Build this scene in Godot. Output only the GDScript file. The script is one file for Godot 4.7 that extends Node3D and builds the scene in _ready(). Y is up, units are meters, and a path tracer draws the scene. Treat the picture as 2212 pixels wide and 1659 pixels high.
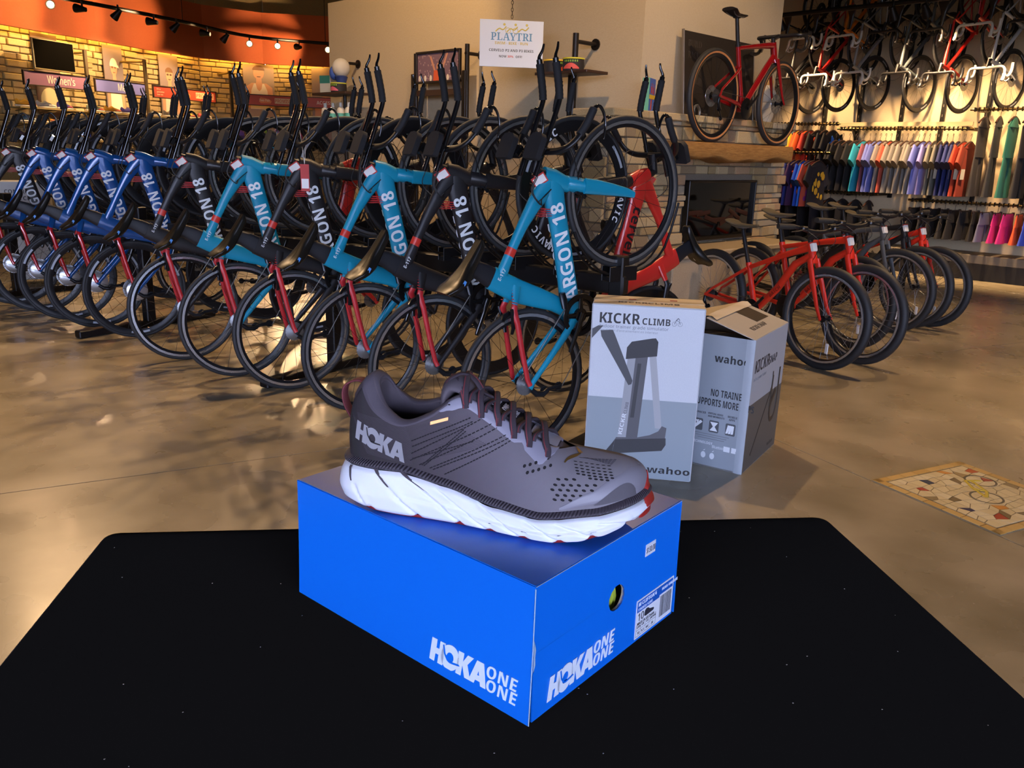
extends Node3D
# A bike and running shop: a running shoe on its box on a black table, a rack of triathlon bikes, a stone fireplace, clothes rails and a shoe wall.

class MB:
	var v := PackedVector3Array()
	var n := PackedVector3Array()
	var c := PackedColorArray()
	var uv := PackedVector2Array()
	var ix := PackedInt32Array()
	var x := Transform3D()
	var tint := Color.WHITE
	var colored := false
	func put(p: Vector3, nn: Vector3, t := Vector2.ZERO) -> int:
		v.append(x * p)
		n.append((x.basis * nn).normalized())
		uv.append(t)
		c.append(tint)
		return v.size() - 1
	func tri(a: int, b: int, d: int) -> void:
		var f := (v[d] - v[a]).cross(v[b] - v[a])
		if f.dot(n[a] + n[b] + n[d]) < 0.0:
			ix.append_array(PackedInt32Array([a, d, b]))
		else:
			ix.append_array(PackedInt32Array([a, b, d]))
	func face(p: Array, nn := Vector3.ZERO) -> void:
		if nn == Vector3.ZERO:
			nn = (p[1] - p[0]).cross(p[2] - p[0]).normalized()
		var s := []
		for q in p:
			s.append(put(q, nn))
		for i in range(1, p.size() - 1):
			tri(s[0], s[i], s[i + 1])
	# rows of points, smooth normals; wrap joins the last column to the first
	func grid(rows: Array, wrap := false, flip := false, cols: Array = []) -> void:
		var h := rows.size()
		var w: int = rows[0].size()
		var base := v.size()
		var seam: bool = rows[0][0].distance_to(rows[h - 1][0]) < 1e-7 and h > 3
		for i in h:
			for j in w:
				var j0 := j - 1
				var j1 := j + 1
				if wrap:
					j0 = (j - 1 + w) % w
					j1 = (j + 1) % w
				else:
					j0 = maxi(j0, 0)
					j1 = mini(j1, w - 1)
				var i0 := maxi(i - 1, 0)
				var i1 := mini(i + 1, h - 1)
				if seam and i == 0:
					i0 = h - 2
				if seam and i == h - 1:
					i1 = 1
				var du: Vector3 = rows[i][j1] - rows[i][j0]
				var dv: Vector3 = rows[i1][j] - rows[i0][j]
				if du.length() < 1e-9:
					var k := i1 if i == 0 else i0
					du = rows[k][j1] - rows[k][j0]
				var nn := du.cross(dv)
				if nn.length() < 1e-14:
					nn = Vector3.UP
				nn = nn.normalized()
				if flip:
					nn = -nn
				if cols.size():
					tint = cols[i][j]
				put(rows[i][j], nn, Vector2(float(j) / w, float(i) / (h - 1)))
		for i in h - 1:
			for j in (w if wrap else w - 1):
				var a := base + i * w + j
				var b := base + i * w + (j + 1) % w
				tri(a, b, a + w)
				tri(b, b + w, a + w)
	func box(o: Vector3, s: Vector3, bev := 0.0) -> void:
		var h := s * 0.5
		if bev <= 0.0:
			for k in 3:
				for sg in [-1.0, 1.0]:
					var a := Vector3.ZERO
					a[k] = sg
					var e := Vector3.ZERO
					e[(k + 1) % 3] = h[(k + 1) % 3]
					var f := Vector3.ZERO
					f[(k + 2) % 3] = h[(k + 2) % 3]
					var m := o + a * h[k]
					face([m - e - f, m + e - f, m + e + f, m - e + f], a)
			return
		var g := h - Vector3.ONE * bev
		for k in 3:
			var k1 := (k + 1) % 3
			var k2 := (k + 2) % 3
			for sg in [-1.0, 1.0]:
				var a := Vector3.ZERO
				a[k] = sg
				var e := Vector3.ZERO
				e[k1] = g[k1]
				var f := Vector3.ZERO
				f[k2] = g[k2]
				var m := o + a * h[k]
				face([m - e - f, m + e - f, m + e + f, m - e + f], a)
				for s2 in [-1.0, 1.0]:
					var b := Vector3.ZERO
					b[k1] = s2
					var p0 := o + a * h[k] + b * g[k1]
					var p1 := o + a * g[k] + b * h[k1]
					face([p0 - f, p0 + f, p1 + f, p1 - f], (a + b).normalized())
		for sx in [-1.0, 1.0]:
			for sy in [-1.0, 1.0]:
				for sz in [-1.0, 1.0]:
					var q := Vector3(sx, sy, sz)
					face([o + q * Vector3(h.x, g.y, g.z), o + q * Vector3(g.x, h.y, g.z), o + q * Vector3(g.x, g.y, h.z)], q.normalized())
	func tube(p: Array, r, seg := 8, flat := 1.0, closed := false, up := Vector3.ZERO) -> void:
		var m := p.size()
		var rows := []
		var t0: Vector3 = (p[1] - p[0]).normalized()
		var a := t0.cross(up) if up != Vector3.ZERO else (t0.cross(Vector3.UP) if absf(t0.y) < 0.9 else t0.cross(Vector3.RIGHT))
		a = a.normalized()
		for i in m:
			var d: Vector3
			if closed:
				d = p[(i + 1) % m] - p[(i - 1 + m) % m]
			else:
				d = p[mini(i + 1, m - 1)] - p[maxi(i - 1, 0)]
			d = d.normalized()
			if up != Vector3.ZERO:
				a = d.cross(up).normalized()
			else:
				a = (a - d * a.dot(d)).normalized()
			var b := a.cross(d)
			var rr: float = r[i] if r is Array else r
			var ring := []
			for k in seg:
				var q := TAU * k / seg
				ring.append(p[i] + a * cos(q) * rr + b * sin(q) * rr * flat)
			rows.append(ring)
		if closed:
			rows.append(rows[0].duplicate())
		grid(rows, true, false)
		if not closed:
			face(rows[0], (p[0] - p[1]).normalized())
			face(rows[m - 1], (p[m - 1] - p[m - 2]).normalized())
	# profile of (radius, height) turned round the y axis
	func lathe(pr: Array, seg := 24) -> void:
		for i in pr.size() - 1:
			var d: Vector2 = pr[i + 1] - pr[i]
			if d.length() < 1e-9:
				continue
			var nn := Vector2(d.y, -d.x).normalized()
			var n0 := nn
			var n1 := nn
			if i > 0:
				var e: Vector2 = pr[i] - pr[i - 1]
				var q := Vector2(e.y, -e.x).normalized()
				if q.dot(nn) > 0.7:
					n0 = (q + nn).normalized()
			if i < pr.size() - 2:
				var e: Vector2 = pr[i + 2] - pr[i + 1]
				var q := Vector2(e.y, -e.x).normalized()
				if q.dot(nn) > 0.7:
					n1 = (q + nn).normalized()
			var base := v.size()
			for k in seg + 1:
				var a := TAU * k / seg
				var c1 := cos(a)
				var s1 := sin(a)
				put(Vector3(pr[i].x * c1, pr[i].y, pr[i].x * s1), Vector3(n0.x * c1, n0.y, n0.x * s1))
				put(Vector3(pr[i + 1].x * c1, pr[i + 1].y, pr[i + 1].x * s1), Vector3(n1.x * c1, n1.y, n1.x * s1))
			for k in seg:
				var b := base + k * 2
				tri(b, b + 1, b + 2)
				tri(b + 1, b + 3, b + 2)
	# flat polygon in the xy plane, from depth z0 to z1
	func prism(p: PackedVector2Array, z0: float, z1: float, smooth := false) -> void:
		var t := Geometry2D.triangulate_polygon(p)
		for z in [z0, z1]:
			var nn := Vector3(0, 0, 1.0 if z == maxf(z0, z1) else -1.0)
			var s := []
			for q in p:
				s.append(put(Vector3(q.x, q.y, z), nn))
			for i in t.size() / 3:
				tri(s[t[i * 3]], s[t[i * 3 + 1]], s[t[i * 3 + 2]])
		if z0 == z1:
			return
		var cw := 1.0 if Geometry2D.is_polygon_clockwise(p) else -1.0
		var m := p.size()
		for i in m:
			var a := p[i]
			var b := p[(i + 1) % m]
			var d := b - a
			var nn := Vector3(-d.y, d.x, 0).normalized() * cw
			var na := nn
			var nb := nn
			if smooth:
				var e := a - p[(i - 1 + m) % m]
				var f := p[(i + 2) % m] - b
				na = (nn + Vector3(-e.y, e.x, 0).normalized() * cw).normalized()
				nb = (nn + Vector3(-f.y, f.x, 0).normalized() * cw).normalized()
			var s0 := put(Vector3(a.x, a.y, z0), na)
			var s1 := put(Vector3(b.x, b.y, z0), nb)
			var s2 := put(Vector3(b.x, b.y, z1), nb)
			var s3 := put(Vector3(a.x, a.y, z1), na)
			tri(s0, s1, s2)
			tri(s0, s2, s3)
	func ball(o: Vector3, r: Vector3, seg := 12) -> void:
		var base := v.size()
		var h := seg / 2
		for i in h + 1:
			for j in seg:
				var a := PI * i / h
				var b := TAU * j / seg
				var d := Vector3(sin(a) * cos(b), cos(a), sin(a) * sin(b))
				put(o + d * r, (d / r).normalized())
		for i in h:
			for j in seg:
				var a := base + i * seg + j
				var b := base + i * seg + (j + 1) % seg
				tri(a, b, a + seg)
				tri(b, b + seg, a + seg)
	# a bar of oval section in the xy plane; nodes are [x, y, half width in the plane, half thickness across]
	func strip(nd: Array, z := 0.0, seg := 12, z1 := 1e9, pw := 1.0) -> void:
		var rows := []
		var m := nd.size()
		for i in m:
			var d := Vector2(nd[mini(i + 1, m - 1)][0] - nd[maxi(i - 1, 0)][0], nd[mini(i + 1, m - 1)][1] - nd[maxi(i - 1, 0)][1]).normalized()
			var q := Vector2(-d.y, d.x)
			var zc := z if z1 > 1e8 else lerpf(z, z1, float(i) / (m - 1))
			var ring := []
			for k in seg:
				var a := TAU * k / seg
				var ca := cos(a)
				var sa := sin(a)
				ca = signf(ca) * pow(absf(ca), pw)
				sa = signf(sa) * pow(absf(sa), pw)
				ring.append(Vector3(nd[i][0] + q.x * ca * nd[i][2], nd[i][1] + q.y * ca * nd[i][2], zc + sa * nd[i][3]))
			rows.append(ring)
		grid(rows, true, false)
		var e := Vector3(nd[1][0] - nd[0][0], nd[1][1] - nd[0][1], 0).normalized()
		face(rows[0], -e)
		var f := Vector3(nd[m - 1][0] - nd[m - 2][0], nd[m - 1][1] - nd[m - 2][1], 0).normalized()
		face(rows[m - 1], f)
	func add(m: Mesh, t := Transform3D()) -> void:
		for k in m.get_surface_count():
			var s := m.surface_get_arrays(k)
			var vs: PackedVector3Array = s[Mesh.ARRAY_VERTEX]
			var ns: PackedVector3Array = s[Mesh.ARRAY_NORMAL]
			var base := v.size()
			for i in vs.size():
				put(t * vs[i], t.basis * ns[i])
			if s[Mesh.ARRAY_INDEX] == null:
				for i in vs.size():
					ix.append(base + i)
			else:
				for i in s[Mesh.ARRAY_INDEX]:
					ix.append(base + i)
	func mesh() -> ArrayMesh:
		var a := []
		a.resize(Mesh.ARRAY_MAX)
		a[Mesh.ARRAY_VERTEX] = v
		a[Mesh.ARRAY_NORMAL] = n
		a[Mesh.ARRAY_TEX_UV] = uv
		if colored:
			a[Mesh.ARRAY_COLOR] = c
		a[Mesh.ARRAY_INDEX] = ix
		var m := ArrayMesh.new()
		m.add_surface_from_arrays(Mesh.PRIMITIVE_TRIANGLES, a)
		return m

var rng := RandomNumberGenerator.new()
var mats := {}
var meshes := {}

func mat(hex: String, rough := 0.6, metal := 0.0, coat := 0.0) -> StandardMaterial3D:
	var key := "%s %.2f %.2f %.2f" % [hex, rough, metal, coat]
	if not mats.has(key):
		var m := StandardMaterial3D.new()
		m.albedo_color = Color(hex)
		m.roughness = rough
		m.metallic = metal
		if coat > 0.0:
			m.clearcoat_enabled = true
			m.clearcoat = coat
			m.clearcoat_roughness = 0.08
		mats[key] = m
	return mats[key]

func glow(hex: String, e: float) -> StandardMaterial3D:
	var key := "glow %s %.2f" % [hex, e]
	if not mats.has(key):
		var m := StandardMaterial3D.new()
		m.albedo_color = Color(hex)
		m.emission_enabled = true
		m.emission = Color(hex)
		m.emission_energy_multiplier = e
		mats[key] = m
	return mats[key]

func noise_tex(freq: float, lo: Color, hi: Color, sd := 1, oct := 4, size := 512, kind := FastNoiseLite.TYPE_SIMPLEX_SMOOTH, normal := 0.0) -> NoiseTexture2D:
	var f := FastNoiseLite.new()
	f.seed = sd
	f.frequency = freq
	f.fractal_octaves = oct
	f.noise_type = kind
	var t := NoiseTexture2D.new()
	t.width = size
	t.height = size
	t.seamless = true
	t.noise = f
	if normal > 0.0:
		t.as_normal_map = true
		t.bump_strength = normal
	else:
		var g := Gradient.new()
		g.set_color(0, lo)
		g.set_color(1, hi)
		t.color_ramp = g
	return t

# smooth seamless clouds computed to a picture
func cloud_tex(size: int, freq: float, lo: Color, hi: Color, sd: int, gain := 1.0) -> ImageTexture:
	var f := FastNoiseLite.new()
	f.seed = sd
	f.frequency = freq
	f.fractal_octaves = 5
	f.noise_type = FastNoiseLite.TYPE_SIMPLEX_SMOOTH
	var im := Image.create(size, size, false, Image.FORMAT_RGB8)
	var r := size / TAU
	for y in size:
		var cy := cos(TAU * y / size) * r
		var sy := sin(TAU * y / size) * r
		for x in size:
			# a torus in space keeps the edges joined
			var v := f.get_noise_3d(x * 1.0, y * 1.0, 0.0) if x < size - 64 and y < size - 64 else 0.0
			if x >= size - 64 or y >= size - 64:
				var u := clampf((x - size + 64) / 64.0, 0.0, 1.0)
				var w := clampf((y - size + 64) / 64.0, 0.0, 1.0)
				v = lerpf(lerpf(f.get_noise_3d(x, y, 0), f.get_noise_3d(x - size, y, 0), u), lerpf(f.get_noise_3d(x, y - size, 0), f.get_noise_3d(x - size, y - size, 0), u), w)
			im.set_pixel(x, y, lo.lerp(hi, clampf(0.5 + v * gain, 0.0, 1.0)))
	return ImageTexture.create_from_image(im)

# world-mapped surface with a mottled tone and fine relief
func stuffed(key: String, lo: String, hi: String, rough: float, scale: float, freq := 0.02, bump := 0.0, local := false) -> StandardMaterial3D:
	if not mats.has(key):
		var m := StandardMaterial3D.new()
		m.albedo_texture = noise_tex(freq, Color(lo), Color(hi), key.hash() % 1000, 5)
		m.roughness = rough
		m.uv1_triplanar = true
		m.uv1_world_triplanar = not local
		m.uv1_scale = Vector3.ONE * scale
		if bump > 0.0:
			m.normal_enabled = true
			m.normal_texture = noise_tex(freq * 2.0, Color.BLACK, Color.WHITE, 7, 5, 512, FastNoiseLite.TYPE_SIMPLEX_SMOOTH, 6.0)
			m.normal_scale = bump
		mats[key] = m
	return mats[key]

func meta(o: Node, label: String, category: String, group := "") -> void:
	o.set_meta("label", label)
	o.set_meta("category", category)
	if group:
		o.set_meta("group", group)

func numbered(nm: String) -> String:
	if not has_node(NodePath(nm)):
		return nm
	var k := 1
	if meshes.has("#" + nm):
		k = meshes["#" + nm] + 1
	while has_node(NodePath("%s_%03d" % [nm, k])):
		k += 1
	meshes["#" + nm] = k
	return "%s_%03d" % [nm, k]

func thing(nm: String, label: String, category: String, t := Transform3D(), group := "") -> Node3D:
	var o := Node3D.new()
	o.name = numbered(nm)
	add_child(o)
	o.transform = t
	if category:
		meta(o, label, category, group)
	return o

func part(nm: String, m, material: Material, parent: Node, t := Transform3D()) -> MeshInstance3D:
	var o := MeshInstance3D.new()
	var c := 0
	var n2 := nm
	while parent.has_node(NodePath(n2)):
		c += 1
		n2 = "%s_%03d" % [nm, c]
	o.name = n2
	o.mesh = m.mesh() if m is MB else m
	o.material_override = material
	o.transform = t
	parent.add_child(o)
	return o

func single(nm: String, m, material: Material, label: String, category: String, t := Transform3D(), group := "") -> MeshInstance3D:
	var o := part("x_tmp", m, material, self, t)
	o.name = numbered(nm)
	if category:
		meta(o, label, category, group)
	return o

func struct(nm: String, m, material: Material, t := Transform3D()) -> MeshInstance3D:
	var o := part("x_tmp", m, material, self, t)
	o.name = numbered(nm)
	o.set_meta("kind", "structure")
	return o

# frame with x along the given horizontal direction, y up
func yawed(at: Vector3, dir: Vector3) -> Transform3D:
	var d := dir.normalized()
	return Transform3D(Basis(d, Vector3.UP, d.cross(Vector3.UP)), at)

func turned(at: Vector3, deg: float) -> Transform3D:
	return Transform3D(Basis(Vector3.UP, deg_to_rad(deg)), at)

func words(s: String, cap: float, bold := true, depth := 0.0006, center := false, face := "Droid Sans") -> TextMesh:
	var key := "txt %s %.4f %s %s %s" % [s, cap, bold, center, face]
	if meshes.has(key):
		return meshes[key]
	var f := SystemFont.new()
	f.font_names = PackedStringArray([face])
	f.font_weight = 700 if bold else 400
	var t := TextMesh.new()
	t.font = f
	t.text = s
	t.font_size = 40
	t.pixel_size = cap / (0.714 * 40.0)
	t.depth = depth
	t.curve_step = 2.0
	t.horizontal_alignment = HORIZONTAL_ALIGNMENT_CENTER if center else HORIZONTAL_ALIGNMENT_LEFT
	t.vertical_alignment = VERTICAL_ALIGNMENT_CENTER
	meshes[key] = t
	return t

func v3(a: float, b: float, c: float) -> Vector3:
	return Vector3(a, b, c)

func pts2(a: Array) -> PackedVector2Array:
	var p := PackedVector2Array()
	for i in a.size() / 2:
		p.append(Vector2(a[i * 2], a[i * 2 + 1]))
	return p

func crom(p: Array, t: float) -> Vector3:
	var m := p.size() - 1
	var f := clampf(t, 0.0, 1.0) * m
	var i := mini(int(f), m - 1)
	var u := f - i
	var a: Vector3 = p[maxi(i - 1, 0)]
	var b: Vector3 = p[i]
	var c: Vector3 = p[i + 1]
	var d: Vector3 = p[mini(i + 2, m)]
	return b.cubic_interpolate(c, a, d, u)

func smooth_path(p: Array, m: int) -> Array:
	var o := []
	for i in m + 1:
		o.append(crom(p, float(i) / m))
	return o

func lut(k: Array, x: float) -> float:
	if x <= k[0][0]:
		return k[0][1]
	for i in k.size() - 1:
		if x <= k[i + 1][0]:
			return lerpf(k[i][1], k[i + 1][1], smoothstep(0.0, 1.0, (x - k[i][0]) / (k[i + 1][0] - k[i][0])) * 0.4 + 0.6 * (x - k[i][0]) / (k[i + 1][0] - k[i][0]))
	return k[k.size() - 1][1]
# ---- the room -------------------------------------------------------------------------
const WARM := "ffd09a"
var left_line := [Vector3(-11.3, 0, 3.0), Vector3(-6.76, 0, -11.39), Vector3(-6.51, 0, -12.18), Vector3(-6.24, 0, -12.89), Vector3(-5.89, 0, -14.04), Vector3(-5.44, 0, -14.98), Vector3(-4.63, 0, -15.65), Vector3(-3.51, 0, -15.85), Vector3(0.4, 0, -16.3)]
const CORNER := Vector3(0.94, 0, -6.85)
const EA := Vector3(-0.702, 0, -0.712)   # along the tan wall, away to the left
const NA := Vector3(-0.712, 0, 0.702)    # out of the tan wall
const EB := Vector3(0.712, 0, -0.702)    # along the fireplace wall, away to the right
const NB := Vector3(0.702, 0, 0.712)
const R0 := Vector3(4.1, 0, -12.2)       # the clothes and bike wall
const ER := Vector3(0.702, 0, 0.712)
const NR := Vector3(-0.712, 0, 0.702)

func on_a(s: float, y: float, off := 0.0) -> Vector3:
	return CORNER + EA * s + NA * off + Vector3(0, y, 0)

func on_r(s: float, y: float, off := 0.0) -> Vector3:
	return R0 + ER * s + NR * off + Vector3(0, y, 0)

# the fireplace's own frame: x along its face, y up, z out of it; x = 0 under the middle of the mantel bike
func fire() -> Transform3D:
	return Transform3D(Basis(EB, Vector3.UP, NB), Vector3(1.862, 0, -7.12))

# a place on the shoe wall: f counts the corners of left_line from the second one
func on_l(f: float, y: float, off := 0.0) -> Transform3D:
	var i := clampi(int(floorf(f)) + 1, 0, left_line.size() - 2)
	var a: Vector3 = left_line[i]
	var b: Vector3 = left_line[i + 1]
	var e := (b - a).normalized()
	var nn := Vector3(-e.z, 0, e.x)
	return Transform3D(Basis(e, Vector3.UP, nn), a + (b - a) * (f - (i - 1)) + nn * off + Vector3(0, y, 0))

func wall_between(nm: String, a: Vector3, b: Vector3, y0: float, y1: float, th: float, m: Material) -> MeshInstance3D:
	var k := MB.new()
	var l := a.distance_to(b)
	k.box(v3(l / 2, (y0 + y1) / 2, -th / 2), v3(l, y1 - y0, th))
	var e := (b - a).normalized()
	return struct(nm, k, m, Transform3D(Basis(e, Vector3.UP, Vector3(-e.z, 0, e.x)), a))

func build_camera_and_light() -> void:
	var cam := Camera3D.new()
	cam.name = "camera"
	var cp := cos(0.274094)
	var sp := sin(0.274094)
	var c := cos(0.0294996)
	var s := sin(0.0294996)
	var u := Vector3(0, cp, -sp)
	cam.transform = Transform3D(Basis(Vector3(c, 0, 0) + u * s, u * c - Vector3(s, 0, 0), Vector3(0, sp, cp)), Vector3(0, 1.321, 0))
	cam.fov = 50.3062
	cam.near = 0.05
	cam.far = 120.0
	add_child(cam)
	cam.current = true
	var we := WorldEnvironment.new()
	we.name = "environment"
	var e := Environment.new()
	e.background_mode = Environment.BG_SKY
	var sm := ProceduralSkyMaterial.new()
	sm.sky_top_color = Color("93a9e6")
	sm.sky_horizon_color = Color("ccd4f4")
	sm.ground_horizon_color = Color("b9bdbd")
	sm.ground_bottom_color = Color("8f8f88")
	sm.sky_curve = 0.3
	sm.sky_energy_multiplier = SKY_E
	sm.ground_energy_multiplier = SKY_E * 0.6
	e.sky = Sky.new()
	e.sky.sky_material = sm
	e.tonemap_mode = Environment.TONE_MAPPER_LINEAR
	e.tonemap_exposure = EXPO
	e.sdfgi_enabled = true
	e.ssao_enabled = true
	e.ssil_enabled = true
	we.environment = e
	add_child(we)

func spot(nm: String, at: Vector3, to: Vector3, e: float, ang := 38.0, hex := WARM, size := 0.03, parent: Node = self) -> void:
	var l := SpotLight3D.new()
	l.name = nm
	l.light_color = Color(hex)
	l.light_energy = e
	l.spot_angle = ang
	l.spot_angle_attenuation = 0.6
	l.spot_range = 25.0
	l.spot_attenuation = 2.0
	l.light_size = size
	l.shadow_enabled = true
	parent.add_child(l, true)
	l.look_at_from_position(at, to, Vector3.UP if absf((to - at).normalized().y) < 0.98 else Vector3.RIGHT)

func build_room() -> void:
	var floor_m := StandardMaterial3D.new()
	floor_m.albedo_texture = cloud_tex(768, 0.01, Color("7d735c"), Color("a59a83"), 11, 0.9)
	floor_m.roughness = 0.34
	floor_m.roughness_texture = cloud_tex(384, 0.03, Color(0.7, 0.7, 0.7), Color(1, 1, 1), 21, 0.9)
	floor_m.metallic_specular = 0.6
	floor_m.uv1_triplanar = true
	floor_m.uv1_world_triplanar = true
	floor_m.uv1_scale = Vector3.ONE * 0.22
	var base := MB.new()
	base.box(v3(0, -0.16, -7), v3(44, 0.3, 44))
	var fl := struct("floor", base, mat("3a352c", 0.9))
	var e1 := Vector3(0.89, 0, -0.456)
	var e2 := Vector3(0.456, 0, 0.89)
	var fb := Basis(e1, Vector3.UP, e2)
	var ds := [-18.0, -6.24, 2.91, 5.96, 9.01, 12.06, 22.0]
	for i in ds.size() - 1:
		var n0 := -3.49 if i < 2 else -3.82
		var nl := [-22.0, n0 - 6.1, n0, n0 + 6.1, 12.0]
		for j in nl.size() - 1:
			var k := MB.new()
			k.box(v3((ds[i] + ds[i + 1]) / 2, -0.05, (nl[j] + nl[j + 1]) / 2), v3(ds[i + 1] - ds[i] - 0.004, 0.1, nl[j + 1] - nl[j] - 0.004), 0.0015)
			part("slab", k, floor_m, fl, Transform3D(fb, Vector3.ZERO))
	var tan_m := stuffed("tan wall", "b2a182", "b9a889", 0.85, 1.0, 0.08, 0.12)
	var grey_m := stuffed("grey wall", "aaa08c", "b1a792", 0.85, 1.0, 0.08, 0.12)
	var dark_m := mat("26221d", 0.9)
	var side_m := stuffed("side wall", "9c8c6e", "a39375", 0.9, 1.0, 0.08)
	# tan partition and the taller fireplace wall behind it
	wall_between("wall_back", on_a(4.483, 0), CORNER, 0, 2.9, 0.16, tan_m)
	wall_between("wall_fireplace", CORNER + EB * 0.0005, CORNER + EB * 2.09, 0, 3.6, 0.16, grey_m)
	var cl := MB.new()
	cl.box(v3(0, 4.7, -7), v3(44, 0.2, 44))
	struct("ceiling", cl, mat("1c1a17", 0.9))
	# the clothes wall, with a side wall that closes the room
	wall_between("wall_right", on_r(-4.5, 0), on_r(6.5, 0), 0, 4.6, 0.2, stuffed("clothes wall", "b8a685", "bead8d", 0.85, 1.0, 0.08))
	wall_between("wall_side", on_r(6.5, 0), Vector3(on_r(6.5, 0).x + 1.2, 0, 3.0), 0, 4.6, 0.2, side_m)
	wall_between("wall_far", Vector3(0.4, 0, -16.6), on_r(-4.5, 0), 0, 4.6, 0.2, side_m)
	# storefront behind the viewer: piers, a sill and a lintel round one long window
	var zf := 3.0
	var pier := MB.new()
	pier.box(v3(-8.6, 2.3, zf + 0.1), v3(7.0, 4.6, 0.2))
	pier.box(v3(8.6, 2.3, zf + 0.1), v3(7.0, 4.6, 0.2))
	pier.box(v3(0, 0.1, zf + 0.1), v3(10.2, 0.2, 0.2))
	pier.box(v3(0, 3.9, zf + 0.1), v3(10.2, 1.4, 0.2))
	struct("wall_front", pier, side_m)
	var wn := MB.new()
	for i in 6:
		wn.box(v3(-5.1 + 2.04 * i, 1.7, zf + 0.1), v3(0.06, 3.0, 0.1))
	for y in [0.23, 2.3, 3.17]:
		wn.box(v3(0, y, zf + 0.1), v3(10.2, 0.06, 0.1))
	struct("window_1", wn, mat("3b3a38", 0.4, 0.6))
	# stone wall on the left, under an orange soffit
	var mortar := stuffed("mortar", "8a784e", "9c8a5e", 0.95, 2.0, 0.05, 0.5)
	var stone_m := []
	for i in 5:
		stone_m.append(stuffed("wallstone%d" % i, ["a08a5c", "94804f", "ab9766", "9c865a", "b3a06e"][i], ["b8a474", "ab9663", "c2ad7c", "b09a6a", "c9b583"][i], 0.9, 3.0, 0.04, 0.9))
	var org := stuffed("orange", "b8592a", "be5f2e", 0.8, 1.0, 0.05)
	var off := -0.3
	var total := 0
	var rest := MB.new()
	for i in range(0, left_line.size() - 1):
		var a: Vector3 = left_line[i]
		var b: Vector3 = left_line[i + 1]
		var e := (b - a).normalized()
		var nn := Vector3(-e.z, 0, e.x)
		var w := wall_between("wall_left" if i == 0 else "wall_left_facet", a + nn * off - e * 0.0, b + nn * off + e * 0.16, 0, 4.6, 0.2, mortar)
		wall_between("trim_soffit", a - e * 0.01, b + e * 0.01, 2.75, 3.6 if i > 3 else 4.3, 0.06, org)
		if i == 0 or i == left_line.size() - 2:
			continue
		var l := a.distance_to(b)
		var y := 1.05
		while y < 2.78:
			var h := rng.randf_range(0.07, 0.1)
			var s := rng.randf_range(-0.12, 0.0)
			while s < l + 0.1:
				var ln := rng.randf_range(0.13, 0.34)
				var s0 := maxf(s, 0.0) + 0.005
				var s1 := minf(s + ln, l + 0.12) - 0.005
				if s1 - s0 > 0.03:
					var k := MB.new() if total < 300 else rest
					var dp := rng.randf_range(0.025, 0.055)
					var bs := Basis(e, Vector3.UP, nn)
					k.x = Transform3D(bs, a + nn * off) if total >= 300 else Transform3D()
					k.box(v3((s0 + s1) / 2, y + h / 2 + rng.randf_range(-0.004, 0.004), dp / 2), v3(s1 - s0, h - 0.012, dp), 0.009)
					if total < 300:
						part("stone", k, stone_m[rng.randi() % 5], w)
					total += 1
				s += ln
			y += h
	var r := part("stones", rest, stone_m[0], get_node("wall_left_facet"))
	r.transform = get_node("wall_left_facet").transform.affine_inverse()
	r.set_meta("kind", "stuff")
	# cove lamps behind the soffit wash the stones
	for i in range(1, left_line.size() - 2):
		var t := on_l(i - 0.5, 2.86, -0.16)
		var l: float = left_line[i].distance_to(left_line[i + 1]) * 0.86
		var k := MB.new()
		k.box(Vector3.ZERO, v3(l, 0.03, 0.03), 0.006)
		single("cove_lamp", k, glow("ffc66a", 6.0), "slim warm strip lamp hidden behind the orange soffit", "lamp", t, "strip lamps behind the orange soffit")
		var al := AreaLight3D.new()
		al.name = "cove_light"
		al.area_size = Vector2(l, 0.06)
		al.light_color = Color("ffbe50")
		al.light_energy = COVE_E * l
		al.area_range = 12.0
		al.shadow_enabled = true
		add_child(al, true)
		al.transform = Transform3D(Basis(t.basis.x, t.basis.z, -t.basis.y) * Basis(Vector3.RIGHT, PI), t.origin - Vector3(0, 0.03, 0))
		al.look_at_from_position(t.origin - Vector3(0, 0.03, 0), t.origin - Vector3(0, 1, 0) , t.basis.z)

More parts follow.
